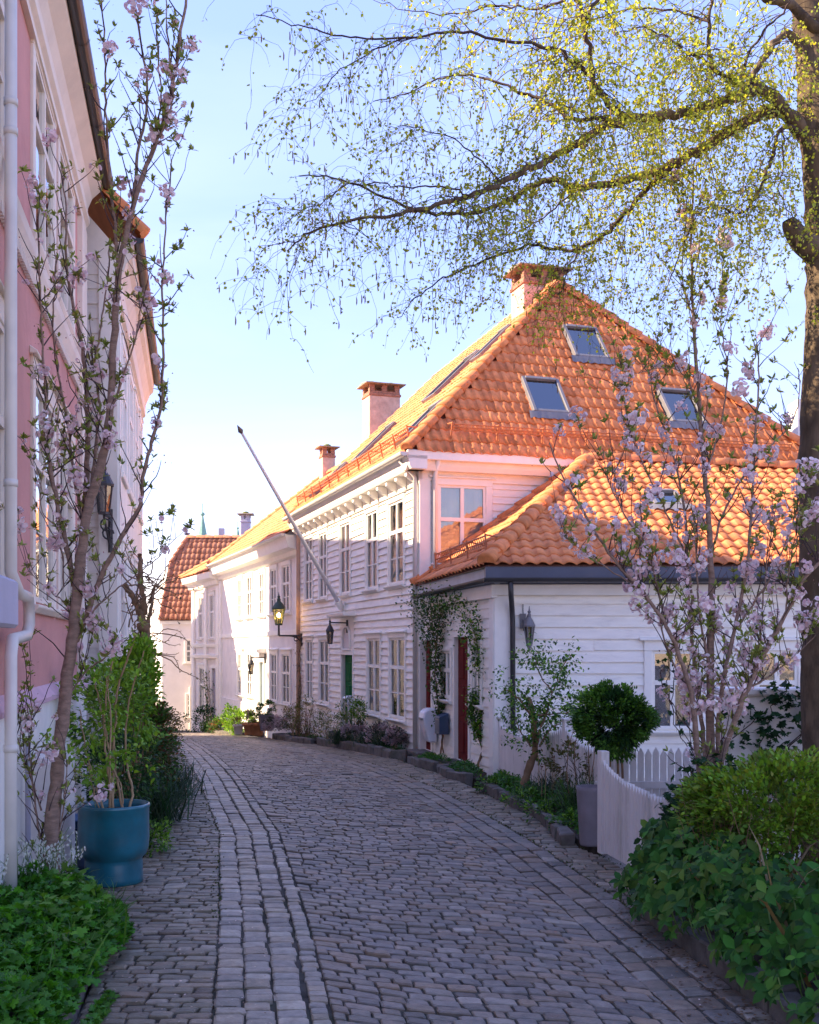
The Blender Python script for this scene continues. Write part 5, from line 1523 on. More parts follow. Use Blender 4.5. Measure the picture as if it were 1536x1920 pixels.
# whitewashed gate pier at the left
t = thing('gate_pier', 'low whitewashed pier with sloped top behind the left cherry trunk', 'pier', (-2.92, 9.15, 0))
mb = MB(); mb.hexa([(-3.06, 9.0, -0.1), (-2.79, 9.0, -0.1), (-2.79, 9.5, -0.1), (-3.06, 9.5, -0.1), (-3.06, 9.0, 1.06), (-2.79, 9.0, 1.0), (-2.79, 9.5, 1.0), (-3.06, 9.5, 1.06)]); mb.build('pier_body', PLASTER, t, bevel=0.025)
mb = MB(); mb.box(-3.07, -2.78, 8.99, 9.51, -0.1, 0.12); mb.build('base_course', KERB, t, bevel=0.01)

# ------------------------------------------------------------------ pots
def potmesh(t, prof, c, mat, soil_r, soil_z, n=40, name='pot'):
    mb = MB(); mb.lathe(prof, c, n); mb.F = [f for f in mb.F if len(f) == 4]
    o = mb.build(name, mat, t, smooth=True)
    mb = MB(); mb.lathe([(soil_r, soil_z), (soil_r * 0.5, soil_z + 0.015), (0, soil_z + 0.02)], c, 16); mb.F = [f for f in mb.F if len(f) == 4]; mb.build('potting_soil', SOIL, t)
    return o
POTC = Vector((-2.40, 9.22, 0.0))
tealpot = thing('planter', 'big teal glazed planter stepped in at its foot, bare tan stems rising from it', 'planter', POTC)
prof = [(0.0, 0.01), (0.225, 0.0), (0.236, 0.012), (0.232, 0.05), (0.230, 0.165), (0.226, 0.192), (0.232, 0.205), (0.262, 0.235), (0.278, 0.29), (0.283, 0.36), (0.281, 0.60), (0.288, 0.612), (0.288, 0.632), (0.278, 0.64), (0.262, 0.636), (0.256, 0.60), (0.256, 0.50)]
potmesh(tealpot, prof, POTC, TEAL, 0.256, 0.575, 56)
c = Vector((-2.83, 9.75, 0)); t = thing('bowl', 'small blue glazed bowl on a stand half hidden behind the teal planter', 'bowl', c)
mb = MB(); mb.lathe([(0.08, 0.36), (0.16, 0.385), (0.215, 0.44), (0.222, 0.452), (0.205, 0.45), (0.15, 0.41), (0.0, 0.39)], c, 28); mb.build('bowl_body', BLUEGLAZE, t, smooth=True)
mb = MB(); mb.lathe([(0.12, 0.0), (0.10, 0.05), (0.085, 0.36)], c, 20); mb.build('stand', NAVY, t, smooth=True)
def small_pot(px, py, y, r, h, mat, label, name='flower_pot', cat='flower pot', flare=1.15, group=None):
    q = P(px, py, y); c = Vector((q.x, y, float(zg(y)))) if py is None else Vector((q.x, y, q.z))
    t = thing(name, label, cat, c, group)
    potmesh(t, [(0, 0), (r * 0.72, 0), (r * 0.75, h * 0.1), (r * 0.97, h * 0.76), (r * flare, h * 0.78), (r * flare, h * 0.97), (r * 1.05, h), (r * 0.93, h * 0.98), (r * 0.88, h * 0.8)], c, mat, r * 0.9, h * 0.86, 20)
    return t, c
gz = lambda y: float(zg(y))
pot1, pc1 = small_pot(469, 1378, 33.0, 0.20, 0.36, TERRA, 'left terracotta pot of the pair near the sunlit wall')
pot2, pc2 = small_pot(483, 1379, 33.0, 0.21, 0.38, TERRA, 'right terracotta pot of the pair, beside the grey pot')
pot3, pc3 = small_pot(447, 1377, 33.6, 0.15, 0.30, PIPE, 'small pale clay pot left of the two terracotta pots')
pot4, pc4 = small_pot(499, 1370, 32.4, 0.22, 0.46, GREYPOT, 'grey pot holding a clipped green ball, beside the terracotta pots', flare=1.02)
pot5c = Vector((1.72, 10.78, 0.03)); pot5 = thing('planter', 'tall plain grey planter standing against the white gate post', 'planter', pot5c)
potmesh(pot5, [(0, 0), (0.10, 0), (0.105, 0.02), (0.135, 0.52), (0.14, 0.56), (0.125, 0.56), (0.12, 0.5)], pot5c, GREYPOT, 0.122, 0.51, 28)
# ------------------------------------------------------------------ plants
def stuff_leaves(name, parent, parts, mat=None, kind='stuff'):
    V, F, C = join(parts)
    return mesh_obj(name, V, F, mat or LEAF, parent, C, kind=kind)

def branch_obj(name, parent, path, r0, r1, mat, sides=10, power=1.0, knob=0.0):
    n = len(path); t = np.linspace(0, 1, n)
    rad = r0 + (r1 - r0) * t ** power
    if knob: rad = rad * (1 + rng.normal(0, knob, n))
    V, F = tubes([(path, rad)], sides)
    return mesh_obj(name, V, F, mat, parent, smooth=True)

def px_path(pts, depth, n=5, wob=0.0):
    """points given where the photograph shows them, each at its own distance"""
    out = []
    for i, p in enumerate(pts):
        y = depth(i / max(1, len(pts) - 1)) if callable(depth) else depth
        out.append(tuple(P(p[0], p[1], p[2] if len(p) > 2 else y)))
    return smooth_path(out, n, wob)

GREEN = [(0.045, 0.12, 0.02), (0.07, 0.16, 0.025), (0.035, 0.09, 0.02)]
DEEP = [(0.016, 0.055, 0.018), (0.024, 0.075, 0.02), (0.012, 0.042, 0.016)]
LIME = [(0.18, 0.35, 0.03), (0.24, 0.40, 0.035), (0.13, 0.28, 0.025)]
YELLOWG = [(0.16, 0.20, 0.028), (0.20, 0.22, 0.03), (0.11, 0.16, 0.025)]
BRONZE = [(0.12, 0.09, 0.035), (0.09, 0.06, 0.03), (0.13, 0.12, 0.04)]
GREYG = [(0.055, 0.085, 0.06), (0.07, 0.10, 0.075), (0.045, 0.075, 0.05)]
PINKP = [(0.90, 0.76, 0.77), (0.93, 0.85, 0.84), (0.86, 0.66, 0.69), (0.94, 0.89, 0.88)]
CHERRYL = [(0.24, 0.31, 0.06), (0.32, 0.37, 0.09), (0.18, 0.26, 0.05), (0.30, 0.26, 0.10)]
BIRCHG = [(0.40, 0.46, 0.07), (0.50, 0.50, 0.08), (0.33, 0.41, 0.07), (0.24, 0.33, 0.07)]

# -- blossom clusters and leaf rosettes shared by the two cherries
def blossom_meshes(k, nf, rad):
    ms = []
    for q in range(k):
        parts = []
        n = nf + int(rng.integers(-3, 4))
        c = rng.normal(0, 1, (n, 3)); c = unit(c) * (rng.random((n, 1)) ** 0.4) * rad * np.array([1, 1, 0.8])
        d = unit(c + np.array([0, 0, -0.15 * rad]) + rng.normal(0, 0.25 * rad, c.shape))
        for lay_, sz in ((0, 1.0), (1, 0.7)):
            # a flower opens along its own axis: template lies flat, so turn y sideways and use up = axis
            side = unit(np.cross(d, rng.normal(0, 1, d.shape)))
            s = rng.uniform(0.028, 0.038, n) * sz
            x = side; z = d; y = np.cross(z, x)
            tv, tf = TPL_FLOWER
            V = (c + d * 0.004 * lay_)[:, None, :] + s[:, None, None] * (tv[None, :, 0:1] * x[:, None] + tv[None, :, 1:2] * y[:, None] + tv[None, :, 2:3] * z[:, None])
            kk = len(tv)
            F = (tf[None] + (np.arange(n) * kk)[:, None, None]).reshape(-1, 3)
            C = np.repeat(shades(n, PINKP, 0.06), kk, axis=0).reshape(n, kk, 3)
            C[:, 0::5] *= np.array([0.97, 0.86, 0.88])
            parts.append((V.reshape(-1, 3), F, C.reshape(-1, 3)))
        V, F, C = join(parts)
        me = bpy.data.meshes.new('blossom'); me.from_pydata(V.tolist(), [], F.tolist()); me.update()
        a = me.color_attributes.new('tint', 'FLOAT_COLOR', 'POINT')
        a.data.foreach_set('color', np.concatenate([C, np.ones((len(C), 1))], 1).astype(np.float32).ravel())
        me.materials.append(PETAL); ms.append(me)
    return ms
BLOOM = blossom_meshes(6, 22, 0.072)
BLOOMS = blossom_meshes(4, 5, 0.030)

def rosettes(points, n_leaf, size, palette, spread=0.7, tpl=TPL_NARROW):
    pts = np.repeat(np.asarray(points), n_leaf, axis=0)
    d = rng.normal(0, spread, pts.shape); d[:, 2] += 0.75
    return leaves(pts, d, rng.uniform(0.6, 1.15, len(pts)) * size, tpl, shades(len(pts), palette, 0.2))

def cherry(name, label, base, leaders, blooms, parent_r, leaf_n, twig_n, bloom_zone, small_share, leaf_size=0.06):
    t = thing(name, label, 'tree', base)
    allp = []
    for i, (pts, r0, r1, depth) in enumerate(leaders):
        path = px_path(pts, depth, 6, 0.004)
        branch_obj('trunk' if i == 0 else 'branch', t, path, r0 * (1.08 if i == 0 else 0.78), r1 * 0.8, BARK, 12 if r0 > 0.03 else 7, power=0.6 if i == 0 else 1.0, knob=0.04)
        lo = 0 if i else int(len(path) * 0.35)
        for q in range(lo, len(path)): allp.append((path[q], r0 + (r1 - r0) * q / len(path)))
    # twigs: short, steep, a little crooked
    lines, tips = [], []
    cand = [p for p in allp if p[1] < 0.045]
    for k in range(twig_n):
        p, r = cand[rng.integers(len(cand))]
        L = rng.uniform(0.10, 0.55)
        d = unit(np.array([rng.normal(0, 0.55), rng.normal(0, 0.55), rng.uniform(0.5, 1.3)]))
        m = 5; q = [np.array(p)]
        for j in range(m):
            d = unit(d + rng.normal(0, 0.13, 3) + np.array([0, 0, 0.08])); q.append(q[-1] + d * L / m)
        lines.append((np.array(q), np.linspace(min(0.006, r * 0.6), 0.0018, m + 1)))
        for j in range(1, m + 1):
            if rng.random() < 0.6: tips.append(q[j])
        tips.append(q[-1])
    V, F = tubes(lines, 4)
    mesh_obj('twigs', V, F, TWIG, t, kind='stuff')
    tips = np.array(tips + [p[0] for p in cand if rng.random() < 0.35])
    # tufts of narrow leaves
    idx = rng.integers(0, len(tips), leaf_n)
    stuff_leaves('foliage', t, [rosettes(tips[idx] + rng.normal(0, 0.012, (leaf_n, 3)), 6, leaf_size, CHERRYL, 0.6)])
    # buds
    idx = rng.integers(0, len(tips), leaf_n)
    stuff_leaves('buds', t, [leaves(tips[idx] + rng.normal(0, 0.03, (leaf_n, 3)), rng.normal(0, 1, (leaf_n, 3)), rng.uniform(0.012, 0.02, leaf_n), TPL_DIAMOND, shades(leaf_n, [(0.45, 0.2, 0.28), (0.3, 0.16, 0.12)]))])
    placed = 0; tries = 0; used = []
    while placed < blooms and tries < blooms * 30:
        tries += 1
        p = tips[rng.integers(len(tips))]
        w = bloom_zone(p)
        if rng.random() > w: continue
        if any((p[0] - u[0]) ** 2 + (p[2] - u[2]) ** 2 < 0.0028 for u in used): continue
        used.append(p)
        small = rng.random() < small_share
        o = bpy.data.objects.new('blossom', random.choice(BLOOMS if small else BLOOM))
        link(o, t)
        s = rng.uniform(0.75, 1.25)
        o.location = Vector(p) - ORG[t]; o.rotation_euler = (rng.uniform(0, 6.3), rng.uniform(0, 6.3), rng.uniform(0, 6.3)); o.scale = (s, s, s)
        placed += 1
    return t

# left cherry: slim trunk leaning over the street-side bed
dl = lambda a, b: (lambda u: a + (b - a) * u)
cherry('cherry_tree', 'slender cherry tree with sparse pink blossom in front of the pink house', (-2.68, 8.5, 0.0), [
    ([(90, 1700), (96, 1620), (98, 1560), (106, 1450), (122, 1310), (138, 1180), (150, 1060), (166, 950), (190, 870), (205, 780), (213, 640), (222, 520), (236, 440), (268, 330), (308, 225), (330, 120), (350, -10)], 0.068, 0.012, dl(8.5, 8.3)),
    ([(150, 1060), (158, 980), (162, 900), (165, 800), (160, 700), (150, 630), (128, 520), (124, 400), (118, 330)], 0.036, 0.006, dl(8.5, 8.8)),
    ([(140, 1100), (120, 1000), (108, 950), (94, 870), (82, 800), (86, 750), (80, 650), (74, 520), (72, 390)], 0.026, 0.005, dl(8.5, 8.2)),
    ([(128, 1240), (160, 1160), (190, 1080), (235, 995), (264, 945), (270, 885), (284, 830), (302, 760), (306, 650), (304, 540), (310, 430), (322, 300)], 0.028, 0.005, dl(8.5, 8.0)),
    ([(224, 510), (214, 400), (204, 300), (198, 190), (196, 90), (190, -10)], 0.017, 0.006, dl(8.35, 8.3)),
    ([(250, 390), (258, 290), (276, 200), (270, 110), (252, 20), (246, -20)], 0.016, 0.006, dl(8.35, 8.5)),
    ([(285, 280), (310, 235), (325, 170), (316, 90), (310, -10)], 0.011, 0.005, dl(8.3, 8.1)),
    ([(290, 270), (302, 190), (296, 100), (290, 0)], 0.010, 0.004, dl(8.3, 8.4)),
    ([(168, 940), (180, 840), (186, 760), (178, 690), (188, 620), (200, 540), (206, 460)], 0.018, 0.005, dl(8.5, 8.8)),
    ([(160, 1000), (140, 900), (128, 800), (110, 700), (100, 600), (105, 500), (98, 420)], 0.016, 0.004, dl(8.5, 8.7)),
    ([(205, 780), (225, 720), (250, 650), (262, 580), (255, 520)], 0.012, 0.004, dl(8.4, 8.2)),
    ([(135, 1200), (190, 1130), (240, 1090), (290, 1050), (330, 1010)], 0.009, 0.003, dl(8.5, 8.2)),
    ([(140, 1160), (120, 1130), (90, 1105), (62, 1080), (50, 1060)], 0.007, 0.003, dl(8.5, 8.3)),
    ([(120, 1320), (160, 1260), (200, 1230), (212, 1200), (195, 1160)], 0.008, 0.003, dl(8.5, 8.2)),
    ([(80, 1640), (74, 1560), (62, 1480), (55, 1400), (60, 1330), (56, 1250)], 0.012, 0.004, dl(8.5, 8.4)),
    ([(78, 1520), (60, 1460), (40, 1410), (26, 1350), (20, 1300)], 0.009, 0.003, dl(8.5, 8.3)),
    ([(100, 1600), (115, 1540), (122, 1480), (128, 1420)], 0.010, 0.004, dl(8.5, 8.4)),
    ([(120, 1100), (112, 1000), (80, 960), (78, 900), (92, 840)], 0.008, 0.003, dl(8.5, 8.3)),
], 165, 0.02, 950, 360, lambda p: 0.85 if p[2] > 1.9 else 0.35, 0.72, leaf_size=0.055)

# right cherry: many stems from one stool behind the hedge
cherry('cherry_tree', 'broad many-stemmed cherry tree thick with pale pink blossom before the annex', (2.42, 9.15, 0.0), [
    ([(1338, 1600), (1335, 1480), (1332, 1380), (1332, 1260), (1334, 1130), (1330, 1000), (1320, 870), (1310, 740), (1300, 600), (1296, 450), (1302, 300)], 0.050, 0.008, dl(9.2, 9.4)),
    ([(1316, 1600), (1312, 1460), (1306, 1380), (1296, 1300), (1272, 1225), (1250, 1175), (1205, 1110), (1150, 1050), (1098, 965), (1056, 895), (1030, 830)], 0.034, 0.006, dl(9.1, 8.7)),
    ([(1326, 1590), (1322, 1420), (1312, 1320), (1300, 1220), (1290, 1100), (1284, 960), (1262, 850), (1230, 760), (1215, 690)], 0.028, 0.005, dl(9.2, 9.6)),
    ([(1346, 1560), (1350, 1440), (1372, 1370), (1402, 1290), (1440, 1215), (1474, 1150), (1512, 1080), (1560, 1040), (1600, 1020)], 0.036, 0.010, dl(9.1, 8.6)),
    ([(1344, 1580), (1345, 1420), (1352, 1300), (1378, 1180), (1400, 1070), (1410, 950), (1416, 820), (1424, 690), (1414, 640)], 0.028, 0.005, dl(9.2, 9.0)),
    ([(1300, 1180), (1290, 1060), (1250, 960), (1210, 880), (1180, 800), (1165, 700)], 0.014, 0.004, dl(9.3, 9.0)),
    ([(1330, 1060), (1350, 980), (1390, 900), (1440, 840), (1480, 800), (1500, 740), (1496, 690)], 0.014, 0.004, dl(9.3, 9.6)),
    ([(1320, 900), (1350, 800), (1364, 700), (1352, 610), (1360, 540)], 0.012, 0.003, dl(9.3, 9.1)),
    ([(1250, 1175), (1220, 1050), (1170, 960), (1140, 900), (1130, 840)], 0.012, 0.004, dl(9.0, 8.8)),
    ([(1200, 1105), (1130, 1060), (1090, 1030), (1050, 1000)], 0.008, 0.003, dl(8.9, 8.6)),
    ([(1310, 760), (1280, 700), (1240, 690), (1190, 700), (1155, 690)], 0.008, 0.003, dl(9.35, 9.1)),
    ([(1380, 1180), (1440, 1090), (1480, 1000), (1500, 930), (1530, 880)], 0.012, 0.004, dl(9.1, 8.8)),
    ([(1474, 1150), (1480, 1060), (1500, 1000), (1540, 960)], 0.010, 0.004, dl(8.8, 8.6)),
    ([(1400, 1290), (1440, 1270), (1490, 1230), (1530, 1190)], 0.012, 0.004, dl(9.1, 8.9)),
    ([(1300, 1300), (1262, 1240), (1240, 1180), (1236, 1110), (1220, 1050)], 0.012, 0.004, dl(9.1, 8.9)),
    ([(1345, 1450), (1385, 1330), (1420, 1240), (1430, 1130), (1440, 1040), (1456, 950)], 0.016, 0.004, dl(9.2, 9.3)),
    ([(1300, 600), (1280, 520), (1284, 430), (1270, 360)], 0.008, 0.003, dl(9.4, 9.3)),
    ([(1332, 1260), (1312, 1150), (1306, 1040), (1296, 940)], 0.014, 0.004, dl(9.2, 9.1)),
], 235, 0.02, 1000, 430, lambda p: (1.0 if 1.3 < p[2] < 4.0 else 0.3), 0.25, leaf_size=0.062)

# -- the birch at the right edge
birch = thing('birch_tree', 'old birch with dark furrowed trunk at the right edge, fresh leaves over the street', 'tree', (3.50, 9.6, 0.0))
def with_depth(pts, ys):
    return [(p[0], p[1], y) for p, y in zip(pts, np.interp(np.linspace(0, 1, len(pts)), np.linspace(0, 1, len(ys)), ys))]
tr = px_path(with_depth([(1552, 1640), (1550, 1450), (1547, 1250), (1543, 1050), (1540, 880), (1546, 700), (1552, 560), (1548, 470), (1545, 380), (1538, 280), (1530, 190), (1524, 90), (1508, -60), (1500, -300)], [9.6, 9.6, 9.6]), 9.6, 8, 0.004)
branch_obj('trunk', birch, tr, 0.205, 0.13, BIRCHBARK, 24, 1.0, 0.03)
V, F = tubes([(smooth_path([tuple(P(1530, 470, 9.55)), tuple(P(1503, 452, 9.45)), tuple(P(1484, 425, 9.4)), tuple(P(1478, 412, 9.38))], 4), np.array([0.13] + list(np.linspace(0.115, 0.05, 12))))], 10)
mesh_obj('branch_stub', V, F, BIRCHBARK, birch, smooth=True)
limbs = [
    ([(1520, 260), (1478, 212), (1442, 176), (1410, 170), (1360, 186), (1300, 206), (1240, 218), (1180, 223), (1130, 236), (1090, 265), (1050, 287), (1000, 312), (940, 342), (880, 366), (800, 390), (740, 402), (660, 412), (580, 436), (540, 470)], 0.075, 0.006, [9.6, 9.0, 8.2, 7.8]),
    ([(1516, 270), (1462, 208), (1412, 222), (1362, 250), (1318, 277), (1270, 302), (1230, 322), (1180, 336), (1130, 346), (1082, 352), (1040, 336), (1006, 346), (960, 374), (900, 396), (830, 400), (760, 388), (690, 356), (610, 330), (560, 330)], 0.070, 0.005, [9.6, 9.3, 9.2, 9.4]),
    ([(1272, 300), (1222, 346), (1182, 390), (1150, 425), (1102, 460), (1060, 468), (1000, 460), (950, 473), (890, 496), (830, 522), (780, 560), (745, 596)], 0.034, 0.004, [9.25, 9.6, 10.0]),
    ([(1176, 222), (1150, 202), (1126, 176), (1114, 146), (1105, 100), (1095, 36), (1080, -10), (1060, -80)], 0.034, 0.015, [8.4, 8.2, 8.0]),
    ([(1106, 132), (1084, 124), (1050, 96), (1010, 86), (940, 74), (870, 60), (800, 66), (720, 72), (640, 70), (560, 50), (480, 28)], 0.022, 0.004, [8.2, 7.9, 7.6]),
    ([(1096, 36), (1120, 2), (1140, -40)], 0.02, 0.01, [8.0, 8.2]),
    ([(1140, 226), (1066, 222), (1040, 200), (1000, 180), (940, 158), (880, 142), (820, 150), (760, 176), (700, 190)], 0.022, 0.004, [8.3, 8.5, 9.0]),
    ([(1520, 120), (1482, 64), (1456, 78), (1430, 112), (1406, 150), (1388, 157), (1360, 141), (1338, 128), (1330, 90), (1334, 20), (1340, -40)], 0.045, 0.014, [9.6, 9.2, 8.8]),
    ([(1338, 130), (1312, 106), (1290, 102), (1262, 80), (1230, 60), (1190, 52), (1150, 60)], 0.016, 0.004, [8.9, 8.6, 8.3]),
    ([(1388, 156), (1400, 110), (1432, 60), (1470, 20), (1490, -20)], 0.016, 0.008, [9.0, 8.7]),
    ([(1515, 250), (1466, 240), (1450, 290), (1432, 340), (1410, 380), (1392, 398), (1372, 400), (1346, 388), (1320, 392), (1296, 410)], 0.028, 0.004, [9.55, 9.2, 8.9]),
    ([(1410, 380), (1396, 352), (1386, 372), (1376, 398)], 0.010, 0.004, [9.1, 9.0]),
    ([(1540, 60), (1480, 12), (1430, -10), (1380, -40)], 0.06, 0.04, [9.5, 9.0]),
    ([(1086, 464), (1062, 515), (1052, 552), (1046, 590)], 0.011, 0.003, [9.7, 9.6]),
    ([(1094, 466), (1096, 510), (1108, 550), (1114, 590)], 0.006, 0.002, [9.7, 9.8]),
    ([(1400, 220), (1330, 250), (1260, 240), (1200, 260), (1140, 280), (1080, 300)], 0.012, 0.003, [9.2, 9.9, 10.4]),
    ([(1060, 0), (1000, 20), (930, 10), (860, 26), (780, 20), (700, 0)], 0.014, 0.003, [8.6, 9.2]),
    ([(1330, 40), (1270, 20), (1200, 16), (1130, 30), (1060, 50), (990, 40)], 0.014, 0.003, [8.8, 9.6]),
    ([(940, 342), (900, 300), (850, 262), (790, 240), (730, 236)], 0.010, 0.003, [8.3, 8.8]),
    ([(1082, 352), (1030, 400), (980, 430), (920, 440), (860, 436)], 0.010, 0.003, [9.3, 9.8]),
    ([(1465, 240), (1470, 300), (1462, 350), (1480, 400), (1500, 430)], 0.010, 0.003, [9.3, 9.0]),
    ([(1300, 420), (1270, 480), (1250, 540), (1230, 580)], 0.008, 0.003, [9.0, 9.5]),
    ([(880, 366), (820, 350), (760, 352), (700, 340), (640, 352), (590, 386), (540, 392), (495, 370)], 0.009, 0.002, [8.1, 7.9, 7.7]),
    ([(760, 70), (700, 96), (640, 130), (600, 180), (560, 200)], 0.008, 0.002, [7.9, 8.2]),
]
ends = []
for pts, r0, r1, ys in limbs:
    path = px_path(with_depth(pts, ys), 9, 5, 0.008); r0 *= 0.8; r1 *= 0.8
    branch_obj('limb' if r0 > 0.02 else 'branch', birch, path, r0, r1, BIRCHBARK if r0 > 0.03 else TWIG, 12 if r0 > 0.03 else 7, 0.8, 0.05)
    m = len(path)
    for q in range(m):
        rr = r0 + (r1 - r0) * q / m
        if rr < 0.05 and path[q][2] > 3.6: ends.append((path[q], rr, q / m))
lines, leafp, leafd, catk = [], [], [], []
def hang(p, L, drift, rr):
    """a thin birch twig: out a little, then down"""
    d = unit(np.array([drift[0], drift[1], rng.uniform(-0.25, 0.5)]))
    m = max(5, int(L / 0.06)); q = [np.array(p, float)]
    for j in range(m):
        d = unit(d + rng.normal(0, 0.20, 3) + np.array([0, 0, -0.21])); q.append(q[-1] + d * L / m)
    q = np.array(q); lines.append((q, np.linspace(rr * 0.75, 0.001, len(q))))
    return q
def dress(q, dens, start=0.35):
    m = len(q)
    for j in range(int(m * start), m):
        k = rng.poisson(dens)
        for _ in range(k):
            leafp.append(q[j] + rng.normal(0, 0.016, 3)); leafd.append(rng.normal(0, 0.6, 3) + np.array([0, 0, -0.3]))
for k in range(950):
    p, rr, u = ends[rng.integers(len(ends))]
    sx = (p[0] / p[1]) * FPX + 768; 
    L = rng.uniform(0.3, 1.25) * (0.7 if sx < 800 or (1215 - (p[2] - CAM_H) / p[1] * FPX) > 425 else 1.0)
    q = hang(p + rng.normal(0, 0.01, 3), L, rng.normal(0, 1, 2) + np.array([-0.25, 0]), min(0.0055, rr * 0.5))
    sparse = sx < 820 or (1215 - (p[2] - CAM_H) / p[1] * FPX) > 425
    dress(q, 0.55 if sparse else (1.9 if sx > 1000 else 1.2))
    for _ in range(rng.integers(1, 4)):
        j = rng.integers(1, len(q))
        q2 = hang(q[j], rng.uniform(0.12, 0.45), rng.normal(0, 1, 2), 0.0022)
        dress(q2, 0.75 if sparse else (2.1 if sx > 1000 else 1.45), 0.1)
        if rng.random() < 0.4: catk.append(q2[-1])
V, F = tubes(lines, 3)
mesh_obj('twigs', V, F, TWIG, birch, kind='stuff')
leafp, leafd = np.array(leafp), np.array(leafd)
stuff_leaves('foliage', birch, [leaves(leafp, leafd, rng.uniform(0.018, 0.036, len(leafp)), (TPL_DIAMOND[0] * np.array([1.25, 1, 1]), TPL_DIAMOND[1]), shades(len(leafp), BIRCHG, 0.2), jitter=2.0)], LEAFB)
catk = np.array(catk)
cl = [(np.array([c, c + np.array([0.003, 0, -0.022]), c + np.array([0.002, 0.002, -0.045]), c + np.array([0, 0, -0.06])]), np.array([0.002, 0.0045, 0.0045, 0.001])) for c in catk]
V, F = tubes(cl, 4); mesh_obj('catkins', V, F, BROWNSTEM, birch, kind='stuff')
N_BIRCH = len(leafp)

# ------------------------------------------------------------------ generic shrubs and clumps
def shrub(name, label, base, center, radii, n, size, palette, tpl=TPL_LEAF, clumps_n=40, clump_r=0.12, stems=6, stem_mat=None, mat=None, cat='shrub', group=None, flowers=None, stem_r=0.008, flat=-0.75):
    t = thing(name, label, cat, base, group)
    p, d = clumps(center, radii, clumps_n, n, clump_r, flat)
    parts = [leaves(p, d + rng.normal(0, 0.35, d.shape), rng.uniform(0.65, 1.2, n) * size, tpl, shades(n, palette, 0.22))]
    stuff_leaves('foliage', t, parts, mat)
    if stems:
        L = []
        for k in range(stems):
            e = np.array(center) + np.array([rng.normal(0, 0.45), rng.normal(0, 0.45), rng.uniform(0.1, 0.8)]) * np.array(radii)
            b = np.array(base) + np.array([rng.normal(0, 0.05), rng.normal(0, 0.05), 0.0])
            m = (b + e) / 2 + np.array([rng.normal(0, 0.06), rng.normal(0, 0.06), 0])
            q = smooth_path([b, m, e], 5, 0.006); L.append((q, np.linspace(stem_r, stem_r * 0.35, len(q))))
        V, F = tubes(L, 5); mesh_obj('stems', V, F, stem_mat or BROWNSTEM, t, smooth=True)
    if flowers:
        fn, fs, fpal = flowers
        p, d = clumps(center, np.array(radii) * 1.04, clumps_n, fn, clump_r * 0.8, flat)
        k = rng.random(fn) < 0.9
        stuff_leaves('flowers', t, [leaves(p, d, np.full(fn, fs), (TPL_FLOWER[0], TPL_FLOWER[1]), shades(fn, fpal, 0.1))], PETAL)
    return t

def grass_clump(name, label, base, r, n, length, palette, spread=0.55, cat='plant', group=None, flowers=None):
    t = thing(name, label, cat, base, group)
    p = np.array(base) + np.stack([rng.normal(0, r, n), rng.normal(0, r, n), np.zeros(n)], -1)
    d = rng.normal(0, spread, (n, 3)); d[:, 2] = 1.0
    V, F, C = leaves(p, d, rng.uniform(0.55, 1.1, n) * length, TPL_BLADE, shades(n, palette, 0.2))
    mesh_obj('blades', V, F, LEAF, t, C, kind='stuff')
    if flowers:
        k, fs, fpal, fh = flowers
        q = np.array(base) + np.stack([rng.normal(0, r * 1.3, k), rng.normal(0, r * 1.3, k), rng.uniform(0.7, 1.05, k) * fh], -1)
        st = [(np.stack([np.array([x[0] * 1.0, x[1], base[2]]), x]), np.array([0.004, 0.003])) for x in q]
        V, F = tubes(st, 4); mesh_obj('stalks', V, F, TANSTEM, t, kind='stuff')
        stuff_leaves('flowers', t, [leaves(np.repeat(q, 4, 0) + rng.normal(0, fs * 0.4, (4 * k, 3)), rng.normal(0, 1, (4 * k, 3)), np.full(4 * k, fs), TPL_DIAMOND, shades(4 * k, fpal, 0.12))], PETAL)
    return t

def carpet(name, poly, n, size, palette, h, tpl=TPL_LOBED, mat=None, z0=0.06, edge=0.35, up=0.9):
    """low ground cover over a bed, highest in the middle"""
    poly = np.array(poly); lo, hi = poly.min(0), poly.max(0)
    pts = []
    while len(pts) < n:
        q = lo + rng.random((n, 2)) * (hi - lo)
        pts += [tuple(v) for v in q if inside(v, poly.tolist())]
    pts = np.array(pts[:n])
    dmin = np.full(n, 9.0)
    for a, b in zip(poly, np.roll(poly, -1, 0)):
        ab = b - a; tt = np.clip(((pts - a) @ ab) / (ab @ ab), 0, 1)
        dmin = np.minimum(dmin, np.linalg.norm(pts - (a + tt[:, None] * ab), axis=1))
    hump = np.clip(dmin / edge, 0, 1) ** 0.6 * (0.75 + 0.25 * np.sin(pts[:, 0] * 9) * np.cos(pts[:, 1] * 7)) * h
    z = zg(pts[:, 1]) + z0 + hump * rng.random(n) ** 0.35
    d = rng.normal(0, 0.75, (n, 3)); d[:, 2] = np.abs(rng.normal(0.25, 0.3, n))
    V, F, C = leaves(np.stack([pts[:, 0], pts[:, 1], z], -1), d, rng.uniform(0.6, 1.2, n) * size, tpl, shades(n, palette, 0.22))
    o = mesh_obj(name, V, F, mat or LEAF, None, C); o['kind'] = 'stuff'
    return o

